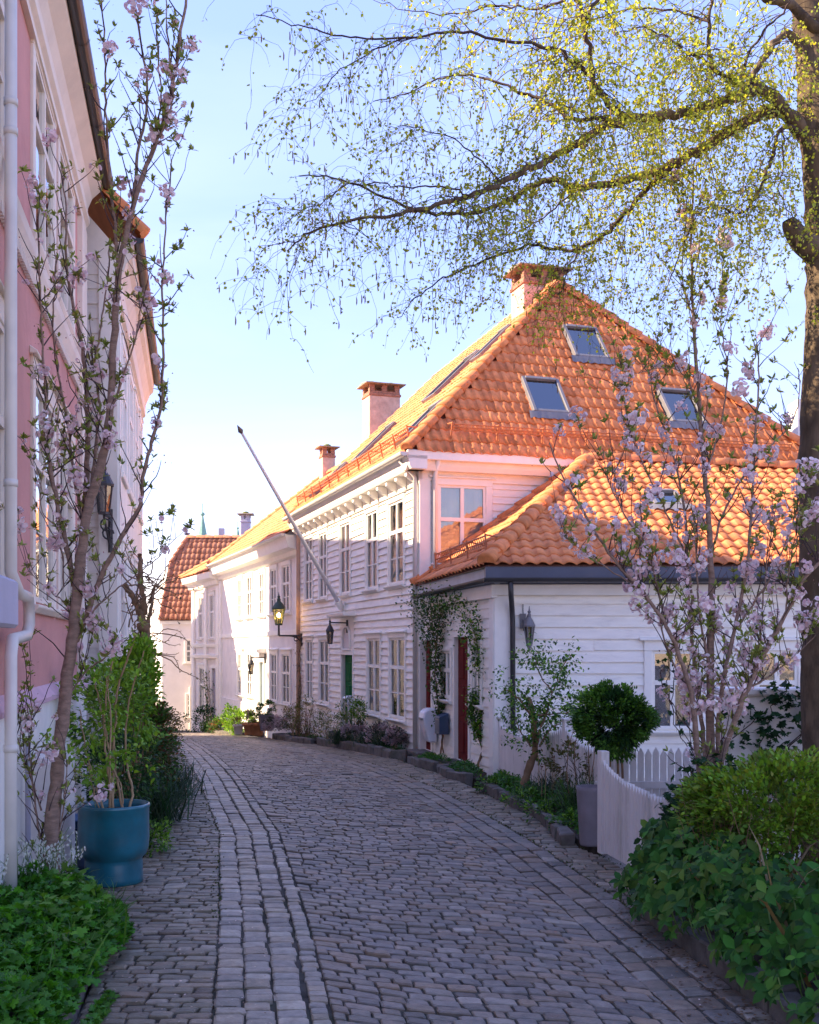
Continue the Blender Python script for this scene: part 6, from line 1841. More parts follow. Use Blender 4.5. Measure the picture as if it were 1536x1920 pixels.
# left foreground: lobed celandine leaves and white bluebells round the cherry's foot
carpet('ground_cover', [(-1.60, 4.9), (-1.72, 5.8), (-1.76, 6.5), (-1.78, 7.2), (-1.98, 7.9), (-2.6, 8.45), (-3.1, 8.4), (-2.95, 6.8), (-2.6, 4.9)], 9000, 0.066, [(0.05, 0.20, 0.012), (0.08, 0.26, 0.015), (0.035, 0.14, 0.012)], 0.32)
carpet('edge_weeds', [(-1.50, 5.2), (-1.62, 6.2), (-1.66, 6.25), (-1.62, 5.2)], 420, 0.045, [(0.05, 0.18, 0.015), (0.07, 0.2, 0.02)], 0.08, z0=0.0)
bb = 0
for (x, y, k) in ((-2.72, 8.15, 26), (-2.98, 7.9, 18), (-2.86, 7.4, 16), (-2.50, 8.25, 14), (-2.70, 6.9, 10)):
    lab = ['white bluebells in a clump left of the cherry trunk', 'white bluebells against the plinth at the left edge', 'white bluebells at the left edge in front of the downpipe', 'white bluebells just right of the left cherry trunk', 'white bluebells lowest at the left edge among lobed leaves'][bb]; bb += 1
    t = thing('bluebell_clump', lab, 'flowers', (x, y, 0.08), 'white bluebells in the left bed')
    L, fp = [], []
    for i in range(k):
        b = np.array([x + rng.normal(0, 0.10), y + rng.normal(0, 0.10), 0.1]); h = rng.uniform(0.32, 0.46)
        lean = rng.normal(0, 0.12, 2)
        q = smooth_path([b, b + np.array([lean[0] * 0.3, lean[1] * 0.3, h * 0.6]), b + np.array([lean[0], lean[1], h])], 5); L.append((q, np.linspace(0.004, 0.002, len(q))))
        for j in range(5, len(q)):
            for _ in range(2): fp.append(q[j] + rng.normal(0, 0.010, 3))
    V, F = tubes(L, 4); mesh_obj('stalks', V, F, material('pale_green_stalk', (0.13, 0.20, 0.06), 0.6) if 'pale_green_stalk' not in MATS else MATS['pale_green_stalk'], t, kind='stuff')
    fp = np.array(fp); dd = rng.normal(0, 0.5, fp.shape); dd[:, 2] = -1
    stuff_leaves('flowers', t, [leaves(fp, dd, rng.uniform(0.022, 0.032, len(fp)), (TPL_DIAMOND[0] * np.array([1.0, 1, 1]), TPL_DIAMOND[1]), shades(len(fp), [(0.72, 0.74, 0.62), (0.78, 0.78, 0.72)], 0.06))], PETAL)
    p = np.array([x, y, 0.1]) + rng.normal(0, 0.10, (40, 3)) * np.array([1, 1, 0]); d = rng.normal(0, 0.5, (40, 3)); d[:, 2] = 1
    stuff_leaves('blades', t, [leaves(p, d, rng.uniform(0.2, 0.34, 40), TPL_BLADE, shades(40, GREEN))])

def blades_over(name, pts, n, length, palette, tpl=TPL_BLADE):
    pts = np.array(pts); i = rng.integers(0, len(pts), n)
    p = np.stack([pts[i, 0] + rng.normal(0, 0.10, n), pts[i, 1] + rng.normal(0, 0.16, n), np.full(n, 0.08)], -1); p[:, 2] += zg(p[:, 1])
    d = rng.normal(0, 0.55, (n, 3)); d[:, 2] = 0.9
    V, F, C = leaves(p, d, rng.uniform(0.5, 1.1, n) * length, tpl, shades(n, palette, 0.25)); o = mesh_obj(name, V, F, LEAF, None, C); o['kind'] = 'stuff'
blades_over('long_grass', [(-1.98, 7.0), (-2.05, 7.4), (-2.15, 7.7), (-2.1, 6.5), (-2.4, 6.9), (-2.0, 6.1)], 260, 0.32, [(0.06, 0.17, 0.02), (0.10, 0.20, 0.03), (0.05, 0.12, 0.03)])
carpet('tall_weeds', [(-1.78, 6.2), (-1.82, 7.2), (-2.1, 8.0), (-2.6, 8.2), (-2.5, 6.6)], 420, 0.078, [(0.07, 0.22, 0.015), (0.10, 0.26, 0.02), (0.12, 0.24, 0.04)], 0.42, tpl=TPL_LOBED, z0=0.1)
blades_over('dead_stalks', [(2.3, 7.2), (2.6, 7.6), (2.9, 7.4), (2.2, 6.4), (2.7, 6.6)], 110, 0.75, [(0.22, 0.15, 0.07), (0.16, 0.10, 0.05)])
# stems and leaves of the teal planter's shrub
t = thing('potted_shrub', 'tall lime green shrub growing from the teal planter', 'shrub', (POTC.x, POTC.y, 0.58))
tops = []
for (pts, r) in (
    ([(232, 1534), (222, 1470), (204, 1400), (190, 1330), (176, 1270)], 0.011), ([(216, 1534), (206, 1460), (196, 1380), (200, 1300), (212, 1240)], 0.012),
    ([(210, 1534), (212, 1450), (214, 1380), (220, 1300), (240, 1230), (256, 1190)], 0.013), ([(206, 1534), (206, 1440), (208, 1350), (200, 1270)], 0.010),
    ([(238, 1530), (248, 1490), (240, 1440), (234, 1380), (246, 1300), (270, 1220)], 0.012), ([(200, 1534), (184, 1490), (170, 1440), (158, 1390), (150, 1330)], 0.010),
    ([(228, 1532), (229, 1480), (218, 1450), (216, 1400)], 0.007), ([(190, 1532), (176, 1480), (166, 1440), (150, 1420)], 0.007)):
    q = px_path(pts, lambda u: 9.22 + 0.15 * math.sin(u * 3 + len(pts)), 6, 0.004)
    branch_obj('stem', t, q, r, r * 0.45, TANSTEM, 7)
    for v in q[int(len(q) * 0.45):]: tops.append(v)
tops = np.array(tops)
idx = rng.integers(0, len(tops), 46); cc = tops[idx] + rng.normal(0, 1, (46, 3)) * np.array([0.16, 0.16, 0.09])
rp = np.repeat(cc, 18, 0) + rng.normal(0, 0.04, (46 * 18, 3)); rd = rng.normal(0, 0.8, rp.shape); rd[:, 2] += 0.15
stuff_leaves('foliage', t, [leaves(rp, rd, rng.uniform(0.035, 0.07, len(rp)), TPL_LEAF, shades(len(rp), LIME, 0.2))])

# the shrubs down the left side
def at(px, py, y): return np.array(P(px, py, y))
c = at(210, 1330, 11.2)
shrub('leafy_shrub', 'bright green leafy shrub against the pink house behind the teal planter', (c[0], c[1], 0.0), c, (0.42, 0.4, 0.50), 2000, 0.06, LIME + GREEN[:1], clumps_n=60, clump_r=0.12, stems=9)
c = at(254, 1300, 12.6)
shrub('leafy_shrub', 'tall lime green climber heaped on the brown pollard stump', (c[0], c[1], 0.0), c, (0.26, 0.3, 0.68), 3600, 0.066, LIME, clumps_n=60, clump_r=0.13, stems=8)
c = at(268, 1405, 13.2)
shrub('leafy_shrub', 'green shrub with red and orange young leaves right of the teal planter', (c[0], c[1], 0.0), c, (0.42, 0.4, 0.55), 3600, 0.06, GREEN + [(0.16, 0.06, 0.03)], clumps_n=60, clump_r=0.13, stems=8)
c = at(225, 1450, 10.6)
shrub('leafy_shrub', 'low dark green shrub tucked right behind the teal planter', (c[0], c[1], 0.0), c, (0.38, 0.25, 0.36), 1800, 0.05, GREEN + DEEP, clumps_n=40, clump_r=0.12, stems=5)
c = at(300, 1412, 16.0)
shrub('brown_shrub', 'brown twiggy shrub hanging over the left pavement', (c[0], c[1], 0.0), c, (0.32, 0.6, 0.58), 3200, 0.035, BRONZE, tpl=TPL_DIAMOND, clumps_n=70, clump_r=0.13, stems=26, stem_r=0.006)
c = at(272, 1380, 17.5)
shrub('brown_shrub', 'dark reddish brown shrub farther back along the left wall', (c[0], c[1], 0.0), c, (0.5, 0.6, 0.65), 2600, 0.04, BRONZE + [(0.05, 0.03, 0.02)], tpl=TPL_DIAMOND, clumps_n=60, clump_r=0.15, stems=20, stem_r=0.006)
g = at(290, 1560, 12.3); grass_clump('grass_clump', 'dark strap-leaved grass clump beyond the teal planter', (g[0], g[1], 0.04), 0.16, 420, 0.55, GREYG + DEEP, 0.5)
g = at(315, 1520, 14.2); grass_clump('grass_clump', 'arching strap-leaved grass clump by the pavement edge, farther than the first', (g[0], g[1], 0.04), 0.16, 360, 0.5, GREYG + DEEP, 0.5)
c = at(300, 1580, 10.6); shrub('leafy_weed', 'bright green weed at the pavement edge right of the teal planter', (c[0] - 0.05, c[1], 0.0), (c[0] - 0.03, c[1], 0.13), (0.11, 0.28, 0.16), 700, 0.045, LIME + GREEN, clumps_n=20, clump_r=0.07, stems=0, cat='plant')
# pollarded brown stump with whippy shoots
t = thing('pollard_tree', 'pollarded brown tree stump with bare twining shoots on the left side of the street', 'tree', (-3.55, 15.2, 0.0))
for pts, r0, r1 in (([(282, 1500), (280, 1350), (276, 1220), (268, 1170)], 0.10, 0.07), ([(272, 1180), (258, 1140), (244, 1110), (232, 1096)], 0.05, 0.035), ([(272, 1180), (268, 1130), (264, 1080), (262, 1040)], 0.05, 0.03), ([(272, 1200), (280, 1150), (290, 1100)], 0.03, 0.02)):
    branch_obj('trunk' if r0 > 0.08 else 'branch', t, px_path(pts, 15.2, 6, 0.012), r0, r1, BROWNSTEM, 10, knob=0.1)
L, tp = [], []
for k in range(46):
    b = at(rng.uniform(240, 290), rng.uniform(1080, 1230), 15.2 + rng.normal(0, 0.15)); d = unit(np.array([rng.normal(0.35, 0.6), rng.normal(0, 0.4), rng.uniform(-0.1, 1.0)])); q = [b]
    for j in range(9):
        d = unit(d + rng.normal(0, 0.35, 3)); q.append(q[-1] + d * rng.uniform(0.05, 0.11))
    L.append((np.array(q), np.linspace(0.011, 0.003, 10))); tp += q[4:]
V, F = tubes(L, 5); mesh_obj('shoots', V, F, BROWNSTEM, t, kind='stuff')
tp = np.array(tp); stuff_leaves('buds', t, [leaves(tp, rng.normal(0, 1, tp.shape), rng.uniform(0.02, 0.045, len(tp)), TPL_DIAMOND, shades(len(tp), YELLOWG + BRONZE))])

# ------------------------------------------------------------------ right-hand hedge bed
# broad-leaved perennial spilling over the kerb: the nearest leaves are objects of their own
t = thing('leafy_perennial', 'dense dark green broad-leaved plants spilling over the kerb at the lower right', 'plant', (2.4, 6.8, 0.1))
HED = interp([(4.6, 1.98), (5.9, 1.84), (7.2, 1.66), (8.1, 1.58), (9.2, 2.0)])
n = 1020
ys = 4.9 + 3.7 * rng.random(n); uu = rng.random(n) ** 0.9
xs = HED(ys) - 0.10 + uu * np.interp(ys, [4.9, 7.0, 8.6], [1.5, 1.1, 0.5])
hh_ = 0.20 + 0.36 * np.clip(uu * 1.3 / 0.4, 0, 1) ** 0.6 + 0.11 * np.sin(xs * 6 + ys * 4) * np.cos(ys * 5.3)
zz = hh_ * (0.35 + 0.65 * rng.random(n) ** 0.5)
cen = np.stack([xs, ys, zz], -1)
out = np.stack([-0.8 * (1 - uu), np.full(n, -0.45), np.full(n, 0.55)], -1)
PP, DD, UU, SS = [], [], [], []
for i in range(n):
    ax = unit(out[i] + rng.normal(0, 0.25, 3))
    s1 = unit(np.cross(ax, rng.normal(0, 1, 3))); s2 = np.cross(ax, s1)
    k = rng.integers(3, 7); sz = rng.uniform(0.045, 0.115)
    for j in range(k):
        a = 2 * math.pi * j / k + rng.normal(0, 0.2)
        dd = unit(s1 * math.cos(a) + s2 * math.sin(a) + ax * 0.25 + np.array([0, 0, -0.18]))
        PP.append(cen[i]); DD.append(dd); UU.append(ax); SS.append(sz * rng.uniform(0.8, 1.1))
PP, DD, UU, SS = map(np.array, (PP, DD, UU, SS))
CC = shades(len(PP), [(0.020, 0.085, 0.010), (0.032, 0.120, 0.012), (0.014, 0.058, 0.010), (0.050, 0.155, 0.018), (0.085, 0.15, 0.02)], 0.22)
lv, lf, lc = leaves(PP, DD, SS, TPL_LEAF, CC, UU, 0.25)
kv = len(TPL_LEAF[0]); kf = len(TPL_LEAF[1])
depth = np.where(PP[:, 1] < 5.35, 99, PP[:, 1]) - 1.3 * PP[:, 2] + 0.6 * (PP[:, 0] - HED(PP[:, 1]))
order = np.argsort(depth)
big = order[:300]
for i in big:
    mesh_obj('leaf', lv[i * kv:(i + 1) * kv], TPL_LEAF[1], LEAFG, t, lc[i * kv:(i + 1) * kv], True, origin=tuple(PP[i]))
rest = np.sort(order[300:])
vi = (rest[:, None] * kv + np.arange(kv)).ravel()
mesh_obj('foliage', lv[vi], (TPL_LEAF[1][None] + (np.arange(len(rest)) * kv)[:, None, None]).reshape(-1, 3), LEAFG, t, lc[vi], True, kind='stuff')
stl = [(smooth_path([np.array([c_[0] + 0.1, c_[1] + 0.08, 0.1]), c_ * np.array([1, 1, 0.6]) + np.array([0.04, 0.02, 0]), c_], 3), np.array([0.005] * 7)) for c_ in cen[::3]]
V, F = tubes(stl, 4); mesh_obj('stalks', V, F, MATS['pale_green_stalk'], t, kind='stuff')

# yellow-green clipped shrub with brown twigs above it
c = np.array([2.66, 8.05, 0.60])
t = shrub('spirea_shrub', 'yellow-green fine-leaved shrub with brown twigs under the right cherry', (2.9, 8.8, 0.1), c, (0.80, 0.62, 0.50), 17000, 0.048, YELLOWG + LIME + LIME[:1], clumps_n=150, clump_r=0.11, stems=0, tpl=TPL_LEAF, flat=-0.35)
L = []
for k in range(240):
    b = np.array([rng.uniform(1.95, 3.3), rng.uniform(7.5, 8.4), rng.uniform(0.1, 0.4)]); e = b + np.array([rng.normal(0, 0.14), rng.normal(-0.06, 0.1), rng.uniform(0.25, 0.6)])
    L.append((smooth_path([b, (b + e) / 2 + rng.normal(0, 0.02, 3), e], 3), np.linspace(0.0045, 0.0015, 7)))
V, F = tubes(L, 4); mesh_obj('twigs', V, F, BROWNSTEM, t, kind='stuff')
c = np.array([2.15, 8.6, 0.42])
shrub('spirea_shrub', 'small tawny twiggy shrub at the foot of the right cherry stems', (2.2, 8.6, 0.1), c, (0.22, 0.2, 0.24), 700, 0.036, YELLOWG + BRONZE, clumps_n=25, clump_r=0.08, stems=14, tpl=TPL_NARROW)
# ivy over the gate end, and on the garden wall
def ivy(label, pts_fn, n, size, stems):
    q = pts_fn(n)
    t = thing('ivy', label, 'ivy', tuple(q.mean(0) * np.array([1, 1, 0])))
    d = rng.normal(0, 0.6, q.shape); d[:, 1] -= 0.5; d[:, 2] -= 0.25
    stuff_leaves('foliage', t, [leaves(q, d, rng.uniform(0.6, 1.2, n) * size, TPL_LOBED, shades(n, DEEP + [(0.02, 0.06, 0.025)], 0.25))], LEAFG)
    V, F = tubes(stems, 5); mesh_obj('stems', V, F, TWIG, t, kind='stuff')
def ivy_a(n):
    a = rng.random(n); return np.stack([2.02 + 0.42 * a + rng.normal(0, 0.09, n), 8.55 + 0.35 * a + rng.normal(0, 0.12, n), 0.35 + 0.72 * rng.random(n) * (0.5 + 0.5 * a) + rng.normal(0, 0.04, n)], -1)
ivy('dark glossy ivy heaped over the low end of the white gate', ivy_a, 1300, 0.08, [(smooth_path([np.array([2.3, 8.75, 0.1]), np.array([2.2 + rng.normal(0, .1), 8.6, 0.4]), np.array([2.15 + rng.normal(0, .15), 8.55, 0.8])], 4), np.full(9, 0.006)) for _ in range(6)])
IVC = [(smooth_path([np.array([3.0 + 0.3 * k, 10.40, 0.3]), np.array([3.05 + 0.3 * k + rng.normal(0, .15), 10.41, 0.8]), np.array([3.1 + 0.3 * k + rng.normal(0, .3), 10.41, 1.3]), np.array([3.3 + 0.3 * k + rng.normal(0, .3), 10.38, 1.55])], 5, 0.01), np.linspace(0.008, 0.003, 16)) for k in range(-1, 5)]
ivp = np.concatenate([c_[0] for c_ in IVC])
def ivy_b(n):
    q = ivp[rng.integers(0, len(ivp), n)] + rng.normal(0, 1, (n, 3)) * np.array([0.10, 0.02, 0.10]); q[:, 1] = np.minimum(q[:, 1], 10.40) - 0.02; return q
ivy('dark ivy trailing up the whitewashed garden wall', ivy_b, 700, 0.085, IVC)
STR = [smooth_path([np.array(P(1320 + 8 * k, 1440, 9.6)), np.array(P(1272 + 6 * k, 1370 - 5 * k, 9.6)), np.array(P(1262 - 9 * k, 1290, 9.6)), np.array(P(1270 - 14 * k, 1215 + 12 * k, 9.6))], 6, 0.01) for k in range(3)]
stq = np.concatenate(STR)
ivy('ivy and dead strands hanging by the annex window, behind the right cherry', lambda n: stq[rng.integers(0, len(stq), n)] + rng.normal(0, 0.016, (n, 3)), 46, 0.055, [(q_, np.full(len(q_), 0.004)) for q_ in STR])

# box ball and the rose bed along the fence
c = at(1153, 1352, 10.85)
t = shrub('box_ball', 'clipped dark green box ball rising behind the white picket fence', (c[0], c[1], 0.0), c, (0.40, 0.38, 0.33), 11000, 0.036, [(0.05, 0.13, 0.02), (0.035, 0.095, 0.018), (0.07, 0.17, 0.02), (0.12, 0.25, 0.03)], clumps_n=110, clump_r=0.075, stems=0, mat=LEAFG, flat=-1)
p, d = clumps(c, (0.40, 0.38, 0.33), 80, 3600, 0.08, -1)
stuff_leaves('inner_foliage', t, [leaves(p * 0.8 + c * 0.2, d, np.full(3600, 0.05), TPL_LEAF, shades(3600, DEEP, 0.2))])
L = [(smooth_path([np.array([c[0] + dx, c[1], 0.0]), np.array([c[0] + dx * 0.7, c[1], 0.5]), np.array([c[0] + dx * 0.5, c[1], 1.0])], 4), np.full(9, 0.012)) for dx in (-0.08, 0.05, 0.12)]
V, F = tubes(L, 6); mesh_obj('stems', V, F, BROWNSTEM, t, smooth=True)

t = thing('rose_bush', 'old rose bush with thick twisted brown trunk in the bed before the fence', 'shrub', (1.52, 14.2, 0.08))
RT = []
for pts, r0, r1 in (([(980, 1480), (992, 1440), (1004, 1400), (1000, 1340), (990, 1310)], 0.055, 0.03), ([(1004, 1400), (1020, 1350), (1036, 1300), (1050, 1260), (1072, 1226)], 0.022, 0.005), ([(1000, 1350), (980, 1320), (960, 1300), (945, 1290)], 0.018, 0.005), ([(1036, 1300), (1010, 1262), (1004, 1230), (1012, 1222)], 0.010, 0.004), ([(1002, 1340), (1030, 1340), (1070, 1335), (1100, 1330)], 0.012, 0.005), ([(995, 1400), (975, 1370), (965, 1345)], 0.012, 0.005), ([(1012, 1400), (1030, 1370), (1060, 1350)], 0.014, 0.005)):
    q = px_path(pts, lambda u: 14.2 + 0.2 * u, 5, 0.008); branch_obj('trunk' if r0 > 0.05 else 'branch', t, q, r0, r1, BROWNSTEM, 9, knob=0.1); RT += list(q[3:])
RT = np.array(RT); idx = rng.integers(0, len(RT), 240); cc = RT[idx] + rng.normal(0, 1, (240, 3)) * np.array([0.14, 0.14, 0.12]); cc = cc[cc[:, 2] > 0.45]
rp = np.repeat(cc, 12, 0) + rng.normal(0, 0.04, (len(cc) * 12, 3)); rd = rng.normal(0, 0.8, rp.shape)
stuff_leaves('foliage', t, [leaves(rp, rd, rng.uniform(0.035, 0.065, len(rp)), TPL_LEAF, shades(len(rp), GREEN + LIME[:1], 0.22))])
c = at(1095, 1322, 12.6); shrub('leafy_shrub', 'small bright green sprig between the rose bush and the box ball', (c[0], c[1], 0), c, (0.16, 0.14, 0.12), 420, 0.05, LIME + GREEN, clumps_n=14, clump_r=0.07, stems=4)
g = at(1036, 1505, 13.6); grass_clump('lavender_clump', 'grey-green lavender clump with brown spikes before the fence', (g[0], g[1], 0.1), 0.13, 330, 0.34, GREYG, 0.45, flowers=(16, 0.03, [(0.12, 0.05, 0.03), (0.18, 0.09, 0.05)], 0.48))
g = at(1090, 1515, 12.4); grass_clump('strap_leaf_clump', 'arching grey-green daffodil leaves beside the grey planter', (g[0], g[1], 0.1), 0.12, 260, 0.46, GREYG + GREEN, 0.5)
c = at(1072, 1430, 12.9); shrub('thin_rose', 'thin upright rose with reddish stems near the grey planter', (c[0], c[1], 0.1), c, (0.25, 0.12, 0.28), 420, 0.05, [(0.09, 0.11, 0.03), (0.13, 0.09, 0.03)], clumps_n=30, clump_r=0.06, stems=9, stem_mat=TWIG, stem_r=0.006)
carpet('rose_bed_weeds', [(1.66, 10.95), (1.44, 12.7), (1.14, 14.2), (1.0, 15.2), (1.28, 16.4), (1.70, 14.3), (2.08, 12.4), (2.2, 11.1)], 4600, 0.05, [(0.05, 0.16, 0.015), (0.07, 0.2, 0.02), (0.035, 0.11, 0.015)], 0.20, tpl=TPL_LEAF, edge=0.2)
for k, (px, py, y, lab) in enumerate(((950, 1470, 15.3, 'bright green weeds at the rose bed end near the annex corner'), (1015, 1560, 12.4, 'dark green tuft growing in the kerb below the lavender'), (1070, 1550, 11.6, 'mossy green tuft by the kerb next to the grey planter'), (925, 1500, 14.9, 'small green tuft at the far end of the rose bed kerb'), (975, 1525, 13.4, 'low green tuft hanging over the middle of the rose bed kerb'))):
    c = at(px, py, y); shrub('leafy_weed', lab, (c[0], c[1], 0), (c[0], c[1], 0.13), (0.20, 0.16, 0.10), 420, 0.045, LIME[:1] + GREEN, clumps_n=16, clump_r=0.06, stems=0, cat='plant', group='weeds along the rose bed')

# climbing roses over the annex doors
def climber(label, paths, y_off, n, size, pal, spread):
    b = paths[0][0][0]; q0 = P(b[0], b[1], b[2])
    t = thing('climbing_rose', label, 'climber', (q0.x, q0.y, 0.0))
    pts = []
    for pp, r in paths:
        q = px_path(pp, 18, 5, 0.01); branch_obj('stem', t, q, r, r * 0.4, BROWNSTEM, 6); pts += list(q[4:])
    pts = np.array(pts); pts = pts[pts[:, 2] > 0.5]
    idx = rng.integers(0, len(pts), n); w = np.clip((pts[idx, 2:3] - 0.4) / 2.2, 0.3, 1)
    q = pts[idx] + rng.normal(0, 1, (n, 3)) * spread * w
    stuff_leaves('foliage', t, [leaves(q, rng.normal(0, 0.8, q.shape), rng.uniform(0.6, 1.2, n) * size, TPL_LEAF, shades(n, pal, 0.25))])
climber('climbing rose up the annex wall beside the far red door', [([(826, 1415, 19.6), (832, 1370, 19.6), (836, 1300, 19.6), (822, 1240, 19.7), (812, 1180, 19.7), (806, 1130, 19.8)], 0.018), ([(832, 1412, 19.5), (826, 1340, 19.6), (816, 1280, 19.6), (818, 1200, 19.6), (830, 1150, 19.5), (850, 1130, 19.3)], 0.013), ([(812, 1180, 19.7), (800, 1140, 19.9), (788, 1125, 20.1)], 0.008), ([(816, 1160, 19.6), (840, 1135, 19.2), (866, 1130, 18.8)], 0.009)], 0, 3600, 0.06, GREEN + [(0.07, 0.10, 0.03), (0.06, 0.09, 0.045)], 0.16)
climber('climbing rose arching over the near red door of the annex', [([(896, 1440, 17.5), (905, 1400, 17.5), (898, 1370, 17.5), (910, 1330, 17.5), (920, 1270, 17.4), (918, 1200, 17.5), (908, 1160, 17.6), (880, 1130, 18.2), (850, 1128, 18.7)], 0.020), ([(904, 1410, 17.5), (890, 1360, 17.6), (886, 1330, 17.6), (890, 1300, 17.6)], 0.010), ([(918, 1300, 17.4), (900, 1250, 17.5), (893, 1200, 17.6), (880, 1165, 17.9)], 0.009)], 0, 3200, 0.06, GREEN + LIME[:1], 0.15)
carpet('bed_grass', [(0.92, 16.15), (0.64, 16.6), (0.56, 17.5), (0.9, 17.7), (1.1, 16.9)], 900, 0.055, [(0.05, 0.17, 0.015), (0.035, 0.12, 0.015), (0.045, 0.11, 0.04)], 0.16, tpl=TPL_NARROW, edge=0.15)
carpet('bed_grass', [(0.5, 18.1), (0.26, 18.5), (0.08, 19.5), (0.4, 19.7), (0.72, 18.4)], 900, 0.055, [(0.06, 0.19, 0.015), (0.045, 0.14, 0.015)], 0.16, tpl=TPL_NARROW, edge=0.15)

# beds under the big white house
def ga(px, y, h): q = P(px, 1215, y); return (q.x, y, float(zg(y)) + h)
PALEF = [(0.55, 0.42, 0.42), (0.62, 0.52, 0.50), (0.48, 0.34, 0.36)]
for px, y, rx, rz, lab in ((668, 23.6, 0.30, 0.24, 'pale flowered heather mound under the windows right of the green door'), (712, 22.5, 0.30, 0.24, 'pale flowered heather mound in the middle of the near bed'), (742, 21.7, 0.22, 0.20, 'pale flowered heather mound at the near end of the long bed'), (530, 30.4, 0.45, 0.30, 'pale flowered heather mound at the far end by the grey pot'), (512, 31.2, 0.35, 0.26, 'pale flowered heather mound below the lit street lamp')):
    c = ga(px, y, rz * 0.9 + 0.12); shrub('heather', lab, (c[0], c[1], float(zg(y))), c, (rx, rx, rz), 900, 0.05, [(0.03, 0.05, 0.025), (0.05, 0.06, 0.03)], tpl=TPL_NARROW, clumps_n=30, clump_r=0.09, stems=0, cat='plant', group='heather mounds under the big white house', flowers=(700, 0.035, PALEF), flat=-0.3)
for px, y, rx, rz, h, pal, lab, k in ((578, 28.6, 0.42, 0.50, 0.62, BRONZE + YELLOWG, 'brown twiggy bush below the left pair of windows', 30), (552, 29.6, 0.30, 0.36, 0.55, YELLOWG + BRONZE, 'yellow-green twiggy bush at the lamp corner', 16), (650, 24.6, 0.26, 0.52, 0.55, GREEN + YELLOWG, 'upright green shrub in front of the green door', 12), (618, 26.9, 0.34, 0.34, 0.5, YELLOWG + GREEN, 'loose yellow-green shrub left of the green door', 14), (672, 23.9, 0.16, 0.22, 0.82, GREEN + LIME, 'leafy sprig round the white mailbox post', 6)):
    c = ga(px, y, h); shrub('bed_shrub', lab, (c[0], c[1], float(zg(y))), c, (rx, rx, rz), 900, 0.055, pal, clumps_n=46, clump_r=0.10, stems=k, stem_r=0.007, stem_mat=BROWNSTEM if k > 20 else TANSTEM, tpl=TPL_NARROW)
for px, y, lab in ((640, 24.4, 'dark strap-leaved clump beside the green door shrub'), (725, 22.1, 'dark strap-leaved clump between the two near heather mounds'), (690, 23.0, 'dark strap-leaved clump behind the long kerb')):
    c = ga(px, y, 0.1); grass_clump('strap_leaf_clump', lab, c, 0.12, 240, 0.42, GREYG + DEEP, 0.45, group='strap-leaved clumps under the big white house')
carpet('bed_plants', [(-0.24, 20.8), (-1.05, 23.4), (-1.95, 26.2), (-1.6, 26.5), (-0.55, 23.4), (0.05, 21.0)], 2200, 0.06, DEEP + GREEN + [(0.10, 0.05, 0.03)], 0.16, tpl=TPL_LEAF, edge=0.2)
carpet('bed_plants', [(-2.4, 27.4), (-3.5, 30.9), (-3.2, 31.1), (-2.3, 28.5), (-1.9, 27.3)], 1300, 0.06, DEEP + GREEN + [(0.10, 0.05, 0.03)], 0.16, tpl=TPL_LEAF, edge=0.2)
# bare climber on the far corner of the big house
t = thing('bare_climber', 'nearly bare brown climber up the downpipe under the street lamp', 'climber', (*fA.pt(LA - 0.3, 0.08, 0)[:2], -0.55))
L, tp = [], []
for k in range(4):
    s = LA - 0.3 + rng.normal(0, 0.08); q = [np.array(fA.pt(s + rng.normal(0, 0.10) * (z > 0), 0.07 + abs(rng.normal(0, 0.03)), z)) for z in np.linspace(-0.5, 2.3, 9)]
    q = smooth_path(q, 3, 0.01); L.append((q, np.linspace(0.012, 0.005, len(q)))); tp += list(q[6:])
V, F = tubes(L, 5); mesh_obj('stems', V, F, BROWNSTEM, t, smooth=True)
tp = np.array(tp); tp = np.repeat(tp, 2, 0) + rng.normal(0, 0.07, (2 * len(tp), 3)); stuff_leaves('foliage', t, [leaves(tp, rng.normal(0, 1, tp.shape), rng.uniform(0.03, 0.06, len(tp)), TPL_LEAF, shades(len(tp), BRONZE + [(0.08, 0.09, 0.03)]))])
# planting at the far bend
c = pc4 + Vector((0, 0, 0.62)); shrub('clipped_ball', 'clipped green ball growing in the grey pot by the plastered house', tuple(pc4 + Vector((0, 0, 0.42))), tuple(c), (0.27, 0.27, 0.26), 1300, 0.05, GREEN, clumps_n=40, clump_r=0.06, stems=0)
c = pc1 + Vector((0, 0, 0.50)); shrub('potted_plant', 'pale flowering plant in the left terracotta pot', tuple(pc1 + Vector((0, 0, 0.32))), tuple(c), (0.22, 0.2, 0.2), 260, 0.07, LIME + YELLOWG, clumps_n=14, clump_r=0.08, stems=3, cat='plant', flowers=(60, 0.05, [(0.7, 0.6, 0.4), (0.6, 0.4, 0.35)]))
c = pc2 + Vector((0, 0, 0.50)); shrub('potted_plant', 'low green plant in the right terracotta pot', tuple(pc2 + Vector((0, 0, 0.34))), tuple(c), (0.2, 0.2, 0.16), 260, 0.06, GREEN + YELLOWG, clumps_n=14, clump_r=0.08, stems=3, cat='plant')
c = pc3 + Vector((0, 0, 0.40)); shrub('potted_plant', 'reddish plant in the small pale clay pot', tuple(pc3 + Vector((0, 0, 0.26))), tuple(c), (0.16, 0.16, 0.14), 180, 0.06, [(0.2, 0.08, 0.05), (0.1, 0.12, 0.03)], clumps_n=10, clump_r=0.07, stems=2, cat='plant')
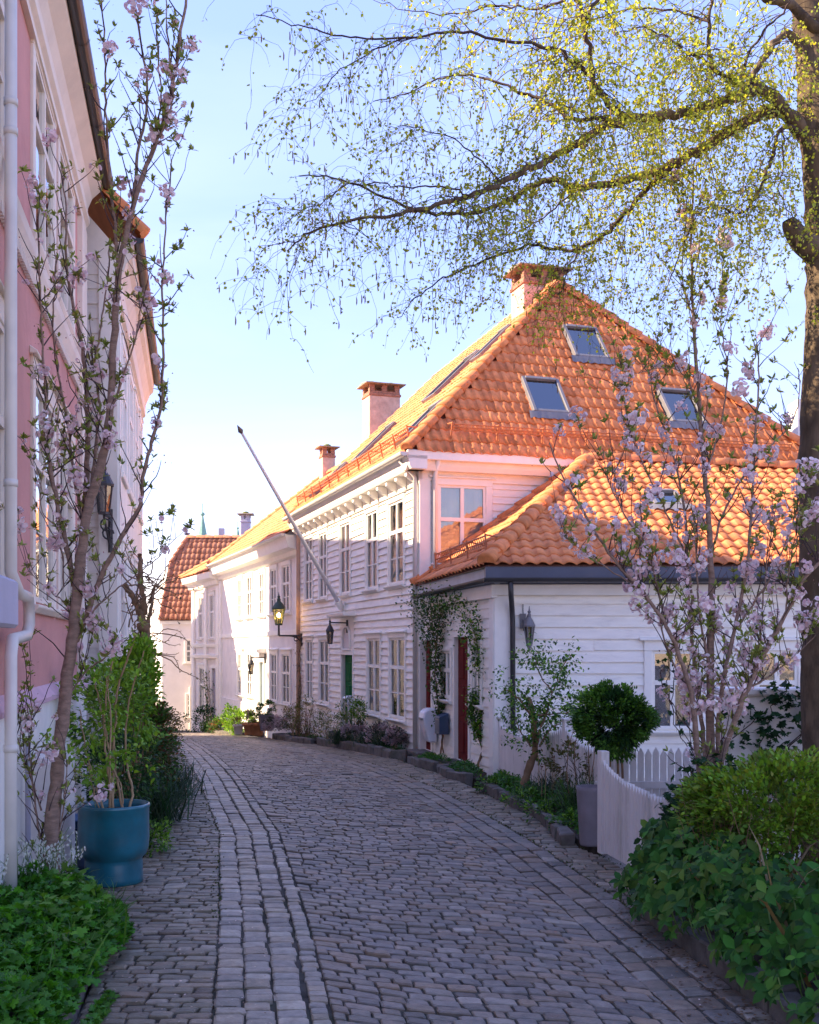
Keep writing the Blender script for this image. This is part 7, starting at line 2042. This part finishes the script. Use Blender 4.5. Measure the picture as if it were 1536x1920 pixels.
for px, y, rx, rz, pal, lab in ((452, 35.8, 0.5, 0.42, LIME, 'sunlit lime green mound against the plastered wall'), (435, 37.5, 0.38, 0.55, LIME + GREEN, 'tall bright green plant by the narrow house doorway'), (412, 39.0, 0.5, 0.26, GREEN + [(0.2, 0.06, 0.04)], 'low green and red planting before the pilastered house'), (379, 41.5, 0.62, 0.52, DEEP, 'dark green round bush at the bend of the street'), (398, 40.5, 0.4, 0.28, GREEN, 'small green bush right of the dark round one')):
    c = ga(px, y, rz * 0.75); shrub('bend_bush', lab, (c[0], c[1], float(zg(y))), c, (rx, rx, rz), 1000, 0.09, pal, clumps_n=36, clump_r=0.15, stems=0)
L = [(smooth_path([np.array(fD.pt(0.9 + 0.25 * k, 0.15, -1.3)), np.array(fD.pt(0.9 + 0.2 * k, 0.2, -0.2)), np.array(fD.pt(1.0 + 0.3 * k, 0.22, 0.9))], 5, 0.03), np.linspace(0.02, 0.006, 11)) for k in range(4)]
t = thing('wall_climber', 'thin climber with few leaves beside the narrow house door', 'climber', fD.pt(1.0, 0.15, -1.3))
V, F = tubes(L, 5); mesh_obj('stems', V, F, BROWNSTEM, t, smooth=True)
tp = np.concatenate([l[0] for l in L]); tp = np.repeat(tp, 5, 0) + rng.normal(0, 0.12, (5 * len(tp), 3)); stuff_leaves('foliage', t, [leaves(tp, rng.normal(0, 1, tp.shape), rng.uniform(0.06, 0.11, len(tp)), TPL_LEAF, shades(len(tp), GREEN))])
print('birch leaves', N_BIRCH)

# fallen petals and bits of leaf in the gutters and along the kerbs
def litter(n, xs_fn, y0, y1, pal, size, name):
    y = y0 + (y1 - y0) * rng.random(n) ** 1.3
    p = np.stack([xs_fn(y) , y, zg(y) + 0.008], -1)
    d = rng.normal(0, 1, (n, 3)); d[:, 2] *= 0.12
    V, F, C = leaves(p, d, rng.uniform(0.5, 1.2, n) * size, TPL_DIAMOND, shades(n, pal, 0.2), jitter=0.4)
    o = mesh_obj(name, V, F, LEAF, None, C); o['kind'] = 'stuff'
litter(520, lambda y: PR(y) - np.abs(rng.normal(0, 0.16, len(y))), 5.2, 9.5, [(0.16, 0.09, 0.05), (0.10, 0.06, 0.035), (0.24, 0.15, 0.09)], 0.032, 'fallen_leaves')
litter(420, lambda y: L0(y) - 0.9 * rng.random(len(y)) ** 1.5 + 0.3, 5.2, 13, [(0.70, 0.55, 0.55), (0.55, 0.42, 0.38), (0.2, 0.13, 0.08)], 0.016, 'fallen_petals')
litter(500, lambda y: GR(y) + 0.25 * rng.normal(0, 1, len(y)), 5.2, 14, [(0.60, 0.48, 0.48), (0.22, 0.16, 0.10), (0.16, 0.10, 0.06)], 0.016, 'fallen_petals')
